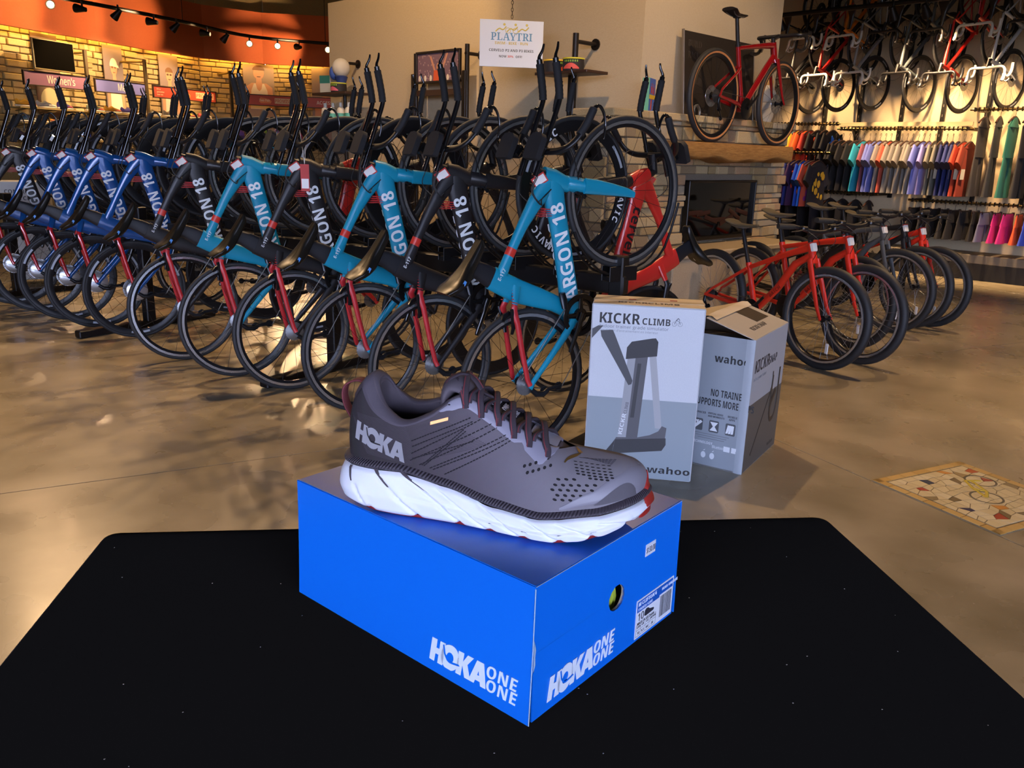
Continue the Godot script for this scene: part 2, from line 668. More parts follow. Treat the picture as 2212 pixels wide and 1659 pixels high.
func build_tracks() -> void:
	var metal := mat("2a2622", 0.5, 0.5)
	var rail := [v3(-7.6, 3.1, -8.6), v3(-5.91, 3.1, -11.64), v3(-5.13, 3.1, -13.32), v3(-4.6, 3.1, -14.75), v3(-3.46, 3.1, -15.45), v3(-2.4, 3.1, -15.8)]
	var k := MB.new()
	k.tube(smooth_path(rail, 30), 0.028, 6)
	var tr := single("track_rail", k, metal, "long curved dark track rail hung in front of the orange soffit", "light track")
	for p in [rail[1], rail[2], rail[4]]:
		var d := MB.new()
		d.tube([p, p + v3(0, 1.5, 0)], 0.006, 5)
		part("hanger_rod", d, metal, tr)
	var fx := [[-5.95, -11.16], [-5.74, -11.44], [-5.5, -11.95], [-5.24, -12.43], [-5.15, -13.03], [-4.89, -13.51], [-4.79, -14.13], [-4.55, -14.65], [-4.14, -14.86], [-3.81, -14.91], [-3.36, -15.19]]
	for i in fx.size():
		var at := v3(fx[i][0] - 0.0, 2.97, fx[i][1])
		var lit: bool = i in [0, 7, 8, 10]
		var on := on_l([-0.3, 0.2, 0.8, 1.4, 2.0, 2.6, 3.2, 3.9, 4.5, 5.1, 5.7][i], 3.1 if i % 2 == 1 else 1.9).origin
		if lit:
			on = v3(0, 0.6, -2.0) + v3(at.x * 0.25, 0, 0)
		lamp("track_spot", at, on, 0.055, SPOT_E * (0.35 if i % 2 == 1 else 1.0), lit, "track spotlights before the orange soffit", ["turned to the viewer and shining at the far left end", "second from the left end", "third from the left end", "fourth from the left end", "left of where the soffit bends", "just by the bend in the soffit", "right of the bend in the soffit", "shining first of the bright group on the right", "shining second of the bright group on the right", "next to last at the tan wall", "shining last beside the tan wall"][i])
	var ra := on_r(-1.2, 3.1, 1.3)
	var rb := on_r(4.5, 3.1, 1.3)
	var k2 := MB.new()
	k2.tube([ra, rb], 0.028, 6)
	single("track_rail", k2, metal, "straight dark track rail in front of the hanging road bikes", "light track")
	var rf := [0.139, 1.53, 1.889, 2.9]
	for i in rf.size():
		lamp("track_spot", on_r(rf[i], 2.97, 1.3), on_r(rf[i] + 0.35, 1.3 if i == 2 else 0.9, 0.1), 0.055, SPOT_E * 1.7, true, "track spotlights before the hanging bikes", ["shining beside the bar of the red mantel bike", "shining left of the pair over the grey hanging bike", "shining right of the pair over the grey hanging bike", "beyond the right edge over the dark suits"][i])
	# bare ceiling lamps beyond the soffit
	var cs := [[v3(-3.2, 4.3, -5.5), v3(-2.2, 0, -3.6)], [v3(0.6, 4.3, -5.6), v3(-0.4, 0, -3.2)], [v3(2.6, 4.3, -5.2), v3(2.2, 0, -3.6)], [v3(-1.6, 4.3, -7.6), v3(-1.8, 0, -4.6)], [v3(4.4, 4.3, -7.0), v3(3.6, 0, -6.2)], [v3(-5.0, 4.3, -8.2), v3(-3.6, 0, -5.6)], [v3(0.2, 4.3, -4.4), v3(0.0, 2.2, -8.2)], [v3(2.9, 4.3, -4.8), v3(1.9, 1.4, -7.2)], [v3(-1.8, 4.3, -6.6), v3(-1.2, 2.0, -9.2)]]
	for i in cs.size():
		lamp("ceiling_spot", cs[i][0], cs[i][1], 0.07, CEIL_E, true, "ceiling spotlights above the shop floor", ["aimed at the blue bikes", "aimed at the nearest bikes", "aimed at the floor mosaic", "behind the middle of the rack", "aimed at the flat-bar bikes", "at the far left", "aimed at the tan wall", "aimed at the mantel", "aimed at the pipe shelves"][i])

func lamp(nm: String, at: Vector3, to: Vector3, r: float, e: float, facing: bool, group: String, which: String) -> void:
	var d := (to - at).normalized()
	var s := Vector3.RIGHT if absf(d.x) < 0.9 else Vector3.FORWARD
	var z := s.cross(d).normalized()
	var t := thing(nm, ("small dark track spotlight, " if nm == "track_spot" else "round dark ceiling spotlight, ") + which, "spotlight", Transform3D(Basis(d.cross(z), d, z), at), group)
	var k := MB.new()
	k.lathe([Vector2(0, -0.1), Vector2(r * 0.5, -0.1), Vector2(r * 0.62, -0.06), Vector2(r, 0.03), Vector2(r, 0.05), Vector2(r * 0.9, 0.05), Vector2(r * 0.8, 0.01), Vector2(0, 0.0)], 16)
	part("shade", k, mat("231f1c", 0.45, 0.4), t)
	var b := MB.new()
	b.lathe([Vector2(0, 0.012), Vector2(r * 0.75, 0.012), Vector2(r * 0.75, 0.03), Vector2(0, 0.04)], 14)
	part("bulb", b, glow("ffd9a0", 14.0 if facing else 5.0), t)
	var h := MB.new()
	var up := t.transform.basis.inverse() * Vector3.UP
	h.tube([v3(0, -0.05, 0), v3(0, -0.05, 0) + up * (0.1 if nm == "track_spot" else 0.36)], 0.012, 6)
	part("stem", h, mat("231f1c", 0.45, 0.4), t)
	spot(nm + "_beam", at + d * 0.06, to + d * 0.3, e, 40.0 if nm == "track_spot" else 34.0, WARM, 0.04)
# ---- bikes: x forward, y up, z to the rider's right; the origin is the rear hub -----------
func put_bike(nm: String, hub: Vector3, heading: Vector3, tilt: float, label: String, group: String, lean := 0.0) -> Node3D:
	var f := heading.normalized() * cos(tilt) + Vector3.UP * sin(tilt)
	var u := -heading.normalized() * sin(tilt) + Vector3.UP * cos(tilt)
	var w := f.cross(u)
	if lean != 0.0:
		u = u.rotated(f, lean)
		w = w.rotated(f, lean)
	return thing(nm, label, "bike", Transform3D(Basis(f, u, w), hub), group)

# a wheel's four meshes, made once for each style and shared
func wheel_meshes(style: String) -> Dictionary:
	var key := "wheel " + style
	if meshes.has(key):
		return meshes[key]
	var ro := 0.338
	var a := 0.0125
	var rim_d := 0.026
	var n_sp := 20
	match style:
		"dark":
			rim_d = 0.032
		"deep":
			rim_d = 0.062
		"far":
			rim_d = 0.045
		"gravel":
			ro = 0.35
			a = 0.02
			n_sp = 24
		"hybrid":
			ro = 0.34
			a = 0.026
			rim_d = 0.02
			n_sp = 28
	var d := {}
	var prof := func(list: Array, seg: int) -> MB:
		var m := MB.new()
		var q := []
		for p in list:
			q.append(Vector2(p[0], p[1]))
		m.lathe(q, seg)
		return m
	# profiles run round the axle (y here), turned to z when placed
	var ri := ro - 2.0 * a
	var tyre := []
	for i in 13:
		var t := -2.5 + 5.0 * i / 12.0
		tyre.append([ro - a + a * cos(t), a * sin(t) * 1.04])
	d.tyre = prof.call(tyre, 48).mesh()
	var w := a * 0.82
	if style == "gravel":
		d.wall = prof.call([[ro - a * 1.25, -a * 1.06], [ro - a * 1.9, -a * 0.86], [ro - a * 1.9, a * 0.86], [ro - a * 1.25, a * 1.06], [ro - a * 1.6, 0.0], [ro - a * 1.25, -a * 1.06]], 48).mesh()
	d.rim = prof.call([[ri + 0.004, -w], [ri - 0.012, -w], [ri - rim_d, -w * 0.45], [ri - rim_d, w * 0.45], [ri - 0.012, w], [ri + 0.004, w]], 48).mesh()
	if style == "alloy" or style == "hybrid":
		d.track = prof.call([[ri + 0.003, -w - 0.0006], [ri - 0.0105, -w - 0.0006], [ri - 0.0105, w + 0.0006], [ri + 0.003, w + 0.0006], [ri + 0.003, -w - 0.0006]], 48).mesh()
	var sp := MB.new()
	for i in n_sp:
		var b := TAU * i / n_sp
		var sd := 1.0 if i % 2 == 0 else -1.0
		var tw := (0.42 if (i / 2) % 2 == 0 else -0.42)
		var p0 := Vector3(cos(b + tw) * 0.02, 0.026 * sd, sin(b + tw) * 0.02)
		var p1 := Vector3(cos(b) * (ri - rim_d + 0.004), 0.0, sin(b) * (ri - rim_d + 0.004))
		sp.tube([p0, p1], 0.0011 if style != "hybrid" else 0.0013, 4)
	d.spokes = sp.mesh()
	d.hub = prof.call([[0.0, -0.052], [0.008, -0.052], [0.009, -0.036], [0.023, -0.031], [0.023, -0.026], [0.012, -0.02], [0.011, 0.02], [0.023, 0.026], [0.023, 0.031], [0.009, 0.036], [0.008, 0.052], [0.0, 0.052]], 16).mesh()
	meshes[key] = d
	return d

func add_wheel(o: Node3D, nm: String, at: Vector3, style: String, yaw := 0.0) -> Node3D:
	var d := wheel_meshes(style)
	var w := Node3D.new()
	w.name = nm
	o.add_child(w)
	w.transform = Transform3D(Basis(Vector3.UP, yaw) * Basis(Vector3.RIGHT, PI / 2), at)
	part("tyre", d.tyre, mat("1f2124", 0.62), w)
	var rim_m := mat("17181b", 0.3, 0.2)
	if style == "gravel":
		part("tyre_wall", d.wall, mat("b07a4c", 0.7), w)
	if d.has("track"):
		part("brake_track", d.track, mat("c3cad2", 0.22, 0.9), w)
	part("rim", d.rim, rim_m, w)
	part("spokes", d.spokes, mat("1b1b1d", 0.35, 0.6) if style != "hybrid" else mat("8d9095", 0.3, 0.8), w)
	part("hub", d.hub, mat("202226", 0.3, 0.7), w)
	if style == "dark" or style == "far":
		var key := "patch " + style
		if not meshes.has(key):
			var m := MB.new()
			for g in [[0.3, 0.72], [2.35, 2.75], [4.5, 4.9]]:
				var rows := []
				for i in 9:
					var q: float = lerpf(g[0], g[1], i / 8.0)
					rows.append([Vector3(cos(q) * 0.307, 0.0108, sin(q) * 0.307), Vector3(cos(q) * 0.293, 0.0106, sin(q) * 0.293)])
				m.grid(rows)
				for r in rows:
					r[0].y = -r[0].y
					r[1].y = -r[1].y
				m.grid(rows)
			meshes[key] = m.mesh()
		part("rim_decal", meshes[key], mat("9aa2ac", 0.4), w)
	return w

func tt_meshes() -> Dictionary:
	if meshes.has("tt"):
		return meshes["tt"]
	var d := {}
	var m := MB.new()
	# down tube, top tube, seat tube, head tube
	m.strip([[0.806, 0.375, 0.05, 0.026], [0.755, 0.335, 0.052, 0.025], [0.69, 0.262, 0.046, 0.023], [0.6, 0.163, 0.045, 0.022], [0.51, 0.07, 0.047, 0.022], [0.44, 0.0, 0.05, 0.026], [0.39, -0.055, 0.045, 0.034]], 0.0, 16, 1e9, 0.8)
	m.strip([[0.82, 0.39, 0.036, 0.024], [0.74, 0.397, 0.042, 0.022], [0.67, 0.403, 0.034, 0.019], [0.56, 0.402, 0.024, 0.017], [0.45, 0.392, 0.021, 0.016], [0.36, 0.38, 0.026, 0.016], [0.3, 0.372, 0.03, 0.015]], 0.0, 14, 1e9, 0.8)
	m.strip([[0.305, 0.415, 0.05, 0.016], [0.312, 0.35, 0.05, 0.017], [0.325, 0.26, 0.052, 0.018], [0.352, 0.16, 0.046, 0.02], [0.375, 0.07, 0.038, 0.024], [0.39, -0.03, 0.036, 0.03], [0.395, -0.085, 0.03, 0.034]], 0.0, 14, 1e9, 0.8)
	m.strip([[0.795, 0.435, 0.034, 0.026], [0.812, 0.38, 0.04, 0.028], [0.826, 0.32, 0.036, 0.028], [0.834, 0.295, 0.032, 0.026]], 0.0, 14)
	var bbs := MB.new()
	m.x = Transform3D(Basis(Vector3.RIGHT, PI / 2), v3(0.395, -0.07, 0))
	m.lathe([Vector2(0, -0.04), Vector2(0.026, -0.04), Vector2(0.028, -0.036), Vector2(0.028, 0.036), Vector2(0.026, 0.04), Vector2(0, 0.04)], 18)
	m.x = Transform3D()
	# stay roots
	for s in [-1.0, 1.0]:
		m.strip([[0.34, 0.29, 0.024, 0.01], [0.3, 0.278, 0.02, 0.01], [0.262, 0.268, 0.015, 0.009]], 0.012 * s, 10, 0.034 * s)
	d.frame = m.mesh()
	m = MB.new()
	for s in [-1.0, 1.0]:
		m = MB.new()
		m.strip([[0.385, -0.06, 0.024, 0.012], [0.3, -0.052, 0.02, 0.011], [0.17, -0.03, 0.016, 0.01], [0.02, -0.003, 0.013, 0.008], [-0.012, 0.0, 0.014, 0.006]], 0.036 * s, 10, 0.066 * s)
		d["chain" + str(int(s))] = m.mesh()
		m = MB.new()
		m.strip([[0.262, 0.268, 0.015, 0.01], [0.238, 0.262, 0.017, 0.01], [0.2, 0.218, 0.014, 0.009], [0.1, 0.12, 0.013, 0.009], [0.015, 0.03, 0.012, 0.008], [0.0, 0.008, 0.012, 0.007]], 0.036 * s, 10, 0.066 * s)
		d["stay" + str(int(s))] = m.mesh()
		m = MB.new()
		for q in 5:
			m.strip([[0.272 + q * 0.011, 0.262 + q * 0.004, 0.0022, 0.001], [0.262 + q * 0.012, 0.292 + q * 0.003, 0.0022, 0.001]], (0.0405 - q * 0.0056) * s, 6)
		d["staystripe" + str(int(s))] = m.mesh()
	m = MB.new()
	m.strip([[0.832, 0.315, 0.032, 0.03], [0.852, 0.272, 0.036, 0.05], [0.868, 0.236, 0.034, 0.058]], 0.0, 14)
	for s in [-1.0, 1.0]:
		m.strip([[0.862, 0.25, 0.034, 0.012], [0.895, 0.19, 0.033, 0.011], [0.935, 0.11, 0.027, 0.009], [0.972, 0.03, 0.02, 0.007], [0.987, -0.012, 0.014, 0.006]], 0.047 * s, 12, 0.054 * s)
	d.fork = m.mesh()
	m = MB.new()
	m.strip([[0.305, 0.412, 0.046, 0.014], [0.302, 0.46, 0.042, 0.014], [0.296, 0.5, 0.036, 0.014], [0.288, 0.53, 0.04, 0.016], [0.285, 0.542, 0.046, 0.016]], 0.0, 12, 1e9, 0.8)
	d.post = m.mesh()
	# saddle: two-pronged nose, dished top, dropped tail
	m = MB.new()
	var rows := []
	for i in 15:
		var t := i / 14.0
		var xx := lerpf(0.405, 0.135, t)
		var hw := lut([[0.0, 0.022], [0.08, 0.031], [0.45, 0.038], [0.7, 0.062], [0.88, 0.074], [1.0, 0.054]], t)
		var yt := 0.562 + 0.022 * t + 0.012 * smoothstep(0.75, 1.0, t) - 0.006 * sin(t * PI)
		var th := lut([[0.0, 0.016], [0.1, 0.032], [0.6, 0.042], [1.0, 0.024]], t)
		var ring := []
		for k in 16:
			var q := TAU * k / 16
			var dip := 0.0
			if sin(q) > 0.3:
				dip = -0.009 * exp(-pow(cos(q) * hw / 0.011, 2.0)) * (1.0 - smoothstep(0.55, 0.95, t))
			ring.append(v3(xx, yt + th * (sin(q) * 0.5 - 0.5) * (1.5 if sin(q) < 0 and absf(cos(q)) > 0.6 else 1.0) + dip, cos(q) * hw))
		rows.append(ring)
	m.grid(rows, true)
	m.face(rows[0], Vector3.RIGHT)
	m.face(rows[14], Vector3.LEFT)
	d.saddle = m.mesh()
	m = MB.new()
	for s in [-1.0, 1.0]:
		m.tube(smooth_path([v3(0.375, 0.552, 0.012 * s), v3(0.34, 0.532, 0.016 * s), v3(0.25, 0.536, 0.022 * s), v3(0.19, 0.546, 0.03 * s), v3(0.165, 0.565, 0.034 * s)], 14), 0.0035, 6)
	m.box(v3(0.285, 0.538, 0), v3(0.045, 0.014, 0.05), 0.003)
	d.rails = m.mesh()
	m = MB.new()
	m.box(v3(0.205, 0.553, 0.062), v3(0.03, 0.013, 0.003), 0.001)
	d.badge = m.mesh()
	# drive
	m = MB.new()
	m.x = Transform3D(Basis(Vector3.RIGHT, PI / 2), v3(0.395, -0.07, 0.048))
	m.lathe([Vector2(0.096, -0.003), Vector2(0.098, 0.0), Vector2(0.096, 0.003), Vector2(0.076, 0.003), Vector2(0.074, 0.0), Vector2(0.076, -0.003), Vector2(0.096, -0.003)], 40)
	m.lathe([Vector2(0.078, -0.012), Vector2(0.079, -0.009), Vector2(0.078, -0.006), Vector2(0.064, -0.006), Vector2(0.064, -0.012), Vector2(0.078, -0.012)], 36)
	m.lathe([Vector2(0, -0.012), Vector2(0.03, -0.012), Vector2(0.032, 0.006), Vector2(0, 0.01)], 20)
	m.x = Transform3D()
	for i in 4:
		var q := 0.6 + TAU * i / 4
		m.strip([[0.395 + cos(q) * 0.02, -0.07 + sin(q) * 0.02, 0.016, 0.006], [0.395 + cos(q) * 0.055, -0.07 + sin(q) * 0.055, 0.011, 0.005], [0.395 + cos(q) * 0.078, -0.07 + sin(q) * 0.078, 0.012, 0.004]], 0.049, 8)
	d.ring = m.mesh()
	m = MB.new()
	m.strip([[0.405, -0.067, 0.017, 0.007], [0.33, -0.083, 0.013, 0.006], [0.233, -0.1, 0.012, 0.006], [0.222, -0.102, 0.01, 0.005]], 0.062, 10, 0.07)
	m.strip([[0.385, -0.073, 0.017, 0.007], [0.46, -0.058, 0.013, 0.006], [0.557, -0.04, 0.012, 0.006], [0.568, -0.038, 0.01, 0.005]], -0.062, 10, -0.07)
	d.cranks = m.mesh()
	m = MB.new()
	m.x = Transform3D(Basis(Vector3.RIGHT, PI / 2), v3(0, 0, 0.0))
	for i in 9:
		var r := 0.052 - i * 0.0035
		var y := 0.021 + i * 0.0034
		m.lathe([Vector2(0, y), Vector2(r - 0.004, y), Vector2(r, y + 0.0006), Vector2(r, y + 0.0016), Vector2(r - 0.004, y + 0.0022), Vector2(0, y + 0.0022)], 22)
	d.cassette = m.mesh()
	m = MB.new()
	m.strip([[-0.012, -0.01, 0.011, 0.008], [-0.016, -0.05, 0.014, 0.012], [0.0, -0.085, 0.015, 0.014], [0.028, -0.1, 0.012, 0.01]], 0.062, 10, 0.056)
	m.strip([[0.012, -0.085, 0.012, 0.004], [0.045, -0.125, 0.01, 0.004], [0.075, -0.165, 0.012, 0.004]], 0.048, 8, 0.042)
	for p in [v3(0.018, -0.092, 0.044), v3(0.07, -0.16, 0.038)]:
		m.x = Transform3D(Basis(Vector3.RIGHT, PI / 2), p)
		m.lathe([Vector2(0, -0.003), Vector2(0.02, -0.003), Vector2(0.022, 0), Vector2(0.02, 0.003), Vector2(0, 0.003)], 14)
	m.x = Transform3D()
	d.mech = m.mesh()
	m = MB.new()
	m.tube([v3(0.005, 0.04, 0.034), v3(0.39, 0.026, 0.048)], 0.004, 4, 0.6)
	m.tube([v3(0.385, -0.166, 0.048), v3(0.075, -0.178, 0.038), v3(0.052, -0.15, 0.038), v3(0.034, -0.105, 0.044), v3(0.0, -0.036, 0.034)], 0.004, 4, 0.6)
	d.chain = m.mesh()
	# brakes
	m = MB.new()
	m.strip([[0.226, 0.245, 0.012, 0.012], [0.2, 0.262, 0.012, 0.02], [0.176, 0.27, 0.01, 0.03]], 0.0, 10)
	for s in [-1.0, 1.0]:
		m.strip([[0.235, 0.28, 0.009, 0.006], [0.205, 0.245, 0.011, 0.007], [0.175, 0.214, 0.011, 0.006], [0.15, 0.2, 0.008, 0.005]], 0.05 * s, 8, 0.026 * s)
		m.strip([[0.862, 0.27, 0.01, 0.006], [0.84, 0.232, 0.011, 0.006], [0.835, 0.2, 0.01, 0.005]], 0.03 * s, 8, 0.024 * s)
	m.box(v3(0.83, 0.25, 0), v3(0.024, 0.03, 0.066), 0.006)
	m.strip([[0.43, 0.07, 0.016, 0.012], [0.405, 0.05, 0.02, 0.014], [0.375, 0.028, 0.016, 0.01]], 0.03, 8, 0.05)
	d.brake = m.mesh()
	# cockpit
	m = MB.new()
	m.tube([v3(0.797, 0.43, 0), v3(0.787, 0.462, 0), v3(0.79, 0.48, 0)], [0.022, 0.02, 0.02], 12)
	m.strip([[0.776, 0.474, 0.02, 0.02], [0.81, 0.487, 0.02, 0.021], [0.85, 0.502, 0.022, 0.024], [0.868, 0.508, 0.018, 0.028]], 0.0, 12)
	d.stem = m.mesh()
	m = MB.new()
	for s in [-1.0, 1.0]:
		m.tube(smooth_path([v3(0.858, 0.508, 0.0), v3(0.858, 0.508, 0.06 * s), v3(0.864, 0.507, 0.13 * s), v3(0.89, 0.503, 0.175 * s), v3(0.935, 0.499, 0.195 * s), v3(1.0, 0.497, 0.2 * s)], 16), 0.016, 10, 0.62, false, Vector3.UP)
	d.bar = m.mesh()
	for s in [-1.0, 1.0]:
		m = MB.new()
		m.tube(smooth_path([v3(0.945, 0.499, 0.196 * s), v3(1.0, 0.497, 0.2 * s), v3(1.05, 0.502, 0.202 * s), v3(1.068, 0.504, 0.203 * s)], 10), [0.0165, 0.0175, 0.0165, 0.0175, 0.0165, 0.0175, 0.0165, 0.0175, 0.0165, 0.0165, 0.012], 10)
		d["grip" + str(int(s))] = m.mesh()
		m = MB.new()
		m.tube(smooth_path([v3(1.06, 0.505, 0.203 * s), v3(1.088, 0.49, 0.205 * s), v3(1.08, 0.455, 0.207 * s), v3(1.045, 0.42, 0.21 * s), v3(0.995, 0.398, 0.213 * s)], 14), [0.012, 0.012, 0.011, 0.01, 0.009, 0.009, 0.008, 0.008, 0.007, 0.007, 0.006, 0.006, 0.006, 0.006, 0.005], 8, 0.7)
		d["lever" + str(int(s))] = m.mesh()
		m = MB.new()
		m.tube(smooth_path([v3(0.745, 0.5, 0.056 * s), v3(0.9, 0.535, 0.056 * s), v3(1.045, 0.568, 0.056 * s), v3(1.075, 0.584, 0.056 * s), v3(1.1, 0.607, 0.056 * s)], 18), 0.011, 10)
		d["ext" + str(int(s))] = m.mesh()
		m = MB.new()
		var gp := smooth_path([v3(1.062, 0.575, 0.056 * s), v3(1.09, 0.598, 0.056 * s), v3(1.13, 0.636, 0.056 * s), v3(1.166, 0.672, 0.055 * s)], 16)
		var gr := []
		for i in gp.size():
			gr.append(0.0163 + 0.0011 * (i % 2))
		m.tube(gp, gr, 10)
		d["extgrip" + str(int(s))] = m.mesh()
		m = MB.new()
		m.tube([v3(1.163, 0.669, 0.055 * s), v3(1.178, 0.684, 0.055 * s)], 0.0125, 10)
		m.tube(smooth_path([v3(1.176, 0.682, 0.055 * s), v3(1.188, 0.69, 0.055 * s), v3(1.216, 0.694, 0.05 * s), v3(1.238, 0.704, 0.048 * s)], 8), [0.009, 0.008, 0.007, 0.0065, 0.006, 0.006, 0.0055, 0.005, 0.004], 8)
		d["shift" + str(int(s))] = m.mesh()
		m = MB.new()
		var pad := PackedVector2Array()
		for q in [[-0.055, -0.036], [-0.05, -0.044], [0.03, -0.048], [0.05, -0.03], [0.054, 0.0], [0.05, 0.03], [0.03, 0.046], [-0.05, 0.046], [-0.056, 0.038]]:
			pad.append(Vector2(q[0], q[1] * s))
		m.x = Transform3D(Basis(Vector3.RIGHT, PI / 2).rotated(Vector3.BACK, 0.2), v3(0.828, 0.582, 0.098 * s))
		m.prism(pad, 0.0, -0.026, true)
		d["pad" + str(int(s))] = m.mesh()
		m = MB.new()
		m.box(v3(0.828, 0.556, 0.08 * s), v3(0.05, 0.03, 0.05), 0.006)
		m.tube([v3(0.85, 0.545, 0.056 * s), v3(0.856, 0.515, 0.04 * s)], 0.014, 8)
		d["clamp" + str(int(s))] = m.mesh()
	m = MB.new()
	for q in [[0.06, 0.2, 0.07], [-0.06, 0.19, 0.02], [0.05, 0.15, -0.05]]:
		m.tube(smooth_path([v3(0.75, 0.49, q[0]), v3(0.69, 0.475, q[0] * 0.9), v3(0.665, 0.43 - q[1] * 0.1, q[0] * 0.6 + 0.03), v3(0.7, 0.4, 0.03), v3(0.76, 0.38, 0.027)], 14), 0.0022, 5)
	m.tube(smooth_path([v3(0.87, 0.51, 0.1), v3(0.92, 0.44, 0.09), v3(0.9, 0.34, 0.05), v3(0.85, 0.26, 0.03)], 14), 0.0022, 5)
	d.cables = m.mesh()
	m = MB.new()
	for q in 4:
		var p := PackedVector2Array([Vector2(0.672 - q * 0.012, 0.368 - q * 0.001), Vector2(0.665 - q * 0.012, 0.372), Vector2(0.69 - q * 0.007, 0.315 - q * 0.006 + 0.016), Vector2(0.697 - q * 0.007, 0.31 - q * 0.006 + 0.016)])
		m.prism(p, 0.0205 + 0.0, 0.0245, false)
		m.prism(p, -0.0205, -0.0245, false)
	d.flash = m.mesh()
	m = MB.new()
	m.strip([[0.425, 0.389, 0.0225, 0.0172], [0.46, 0.393, 0.0226, 0.0175]], 0.0, 14, 1e9, 0.8)
	d.band = m.mesh()
	m = MB.new()
	m.box(v3(0.0, 0.0, 0.0), v3(0.062, 0.046, 0.002))
	d.tag = m.mesh()
	m = MB.new()
	m.box(v3(0.0, 0.0, 0.0012), v3(0.052, 0.034, 0.0012))
	d.tagface = m.mesh()
	m = MB.new()
	m.x = Transform3D(Basis(Vector3.RIGHT, PI / 2), Vector3.ZERO)
	m.lathe([Vector2(0.03, -0.022), Vector2(0.08, -0.022), Vector2(0.081, -0.0205), Vector2(0.08, -0.019), Vector2(0.03, -0.019)], 28)
	d.rotor = m.mesh()
	m = MB.new()
	m.x = Transform3D(Basis(Vector3.RIGHT, PI / 2), Vector3.ZERO)
	m.lathe([Vector2(0, 0.058), Vector2(0.03, 0.058), Vector2(0.068, 0.05), Vector2(0.07, 0.048), Vector2(0.03, 0.052), Vector2(0, 0.052)], 28)
	d.disc = m.mesh()
	meshes["tt"] = d
	return d

# colour, lettering, and details of one triathlon bike
func tt_bike(o: Node3D, frame_m: Material, cfg: Dictionary) -> void:
	var d := tt_meshes()
	var black := mat("141518", 0.38, 0.0)
	var gloss := mat("101113", 0.14, 0.0, 0.6)
	var stay_m: Material = cfg.get("stay", mat("b5262c", 0.35, 0.0, 0.3))
	var fr := part("frame", d.frame, frame_m, o)
	if cfg.get("text", true):
		var tm := words("ARGON 18", 0.068, true, 0.0012)
		var tb := Basis(v3(0.672, 0.74, 0), v3(-0.74, 0.672, 0), v3(0, 0, 1))
		part("lettering", tm, mat("dde3e6", 0.5), fr, Transform3D(tb * Basis.from_scale(v3(0.95, 1.0, 1.0)), v3(0.432, -0.004, 0.0262)))
		part("lettering", tm, mat("dde3e6", 0.5), fr, Transform3D(Basis(-tb.x * 0.95, tb.y, -tb.z), v3(0.72, 0.3, -0.0262)))
		part("red_flash", d.flash, mat("b3262b", 0.4), fr)
	if cfg.get("band", true):
		part("red_band", d.band, mat("c23227", 0.35), fr)
		part("model_lettering", words("E-117", 0.016, true, 0.0006), mat("d5d8da", 0.5), fr, Transform3D(Basis(v3(1, 0.02, 0), v3(-0.02, 1, 0), v3(0, 0, 1)), v3(0.31, 0.385, 0.0165)))
	for s in [1, -1]:
		part("chainstay", d["chain" + str(s)], frame_m, o)
		var st := part("seatstay", d["stay" + str(s)], stay_m, o)
		if cfg.get("band", true):
			part("stripe", d["staystripe" + str(s)], stay_m, st)
	part("fork", d.fork, cfg.get("fork", frame_m), o)
	part("seatpost", d.post, mat("191b20", 0.42), o)
	var sd := part("saddle", d.saddle, mat("141310", 0.33), o)
	part("saddle_rails", d.rails, mat("b9bcc2", 0.25, 0.9), sd)
	part("badge", d.badge, mat("4d8fd6", 0.4), sd)
	part("chainring", d.ring, mat("121214", 0.25, 0.3), o)
	part("cranks", d.cranks, gloss, o)
	part("cassette", d.cassette, mat("a9adb0", 0.3, 0.9), o)
	part("derailleur", d.mech, mat("2a2c30", 0.25, 0.6), o)
	part("chain", d.chain, mat("8b8983", 0.35, 0.85), o)
	part("brakes", d.brake, mat("1d1f23", 0.25, 0.5), o)
	part("stem", d.stem, black, o)
	part("base_bar", d.bar, black, o)
	for s in [1, -1]:
		part("grip", d["grip" + str(s)], mat("161619", 0.75), o)
		part("brake_lever", d["lever" + str(s)], gloss, o)
		var ex := part("aero_extension", d["ext" + str(s)], gloss, o)
		part("extension_grip", d["extgrip" + str(s)], mat("141416", 0.8), ex)
		part("shift_lever", d["shift" + str(s)], gloss, ex)
		var pd := part("armrest", d["pad" + str(s)], mat("17171a", 0.85), o)
		part("armrest_bracket", d["clamp" + str(s)], gloss, pd)
	part("cables", d.cables, black, o)
	if cfg.get("tag", true):
		var tg := part("price_tag", d.tag, mat("b8332f", 0.5), o, Transform3D(Basis(v3(0.3, 0.95, 0.0), v3(-0.85, 0.27, -0.45), v3(-0.43, 0.13, 0.89)).orthonormalized() * Basis(Vector3.BACK, -PI / 2), v3(0.762, 0.445, 0.014)))
		part("label_face", d.tagface, mat("e8e6e2", 0.6), tg)
	add_wheel(o, "rear_wheel", Vector3.ZERO, cfg.get("rear", "alloy"))
	add_wheel(o, "front_wheel", v3(0.985, 0, 0), cfg.get("front", "alloy"))
	if cfg.get("disc", false):
		part("brake_rotor", d.rotor, mat("b9bdc2", 0.25, 0.9), o)
		part("rotor_cover", d.disc, mat("c4c8cc", 0.3, 0.8), o)

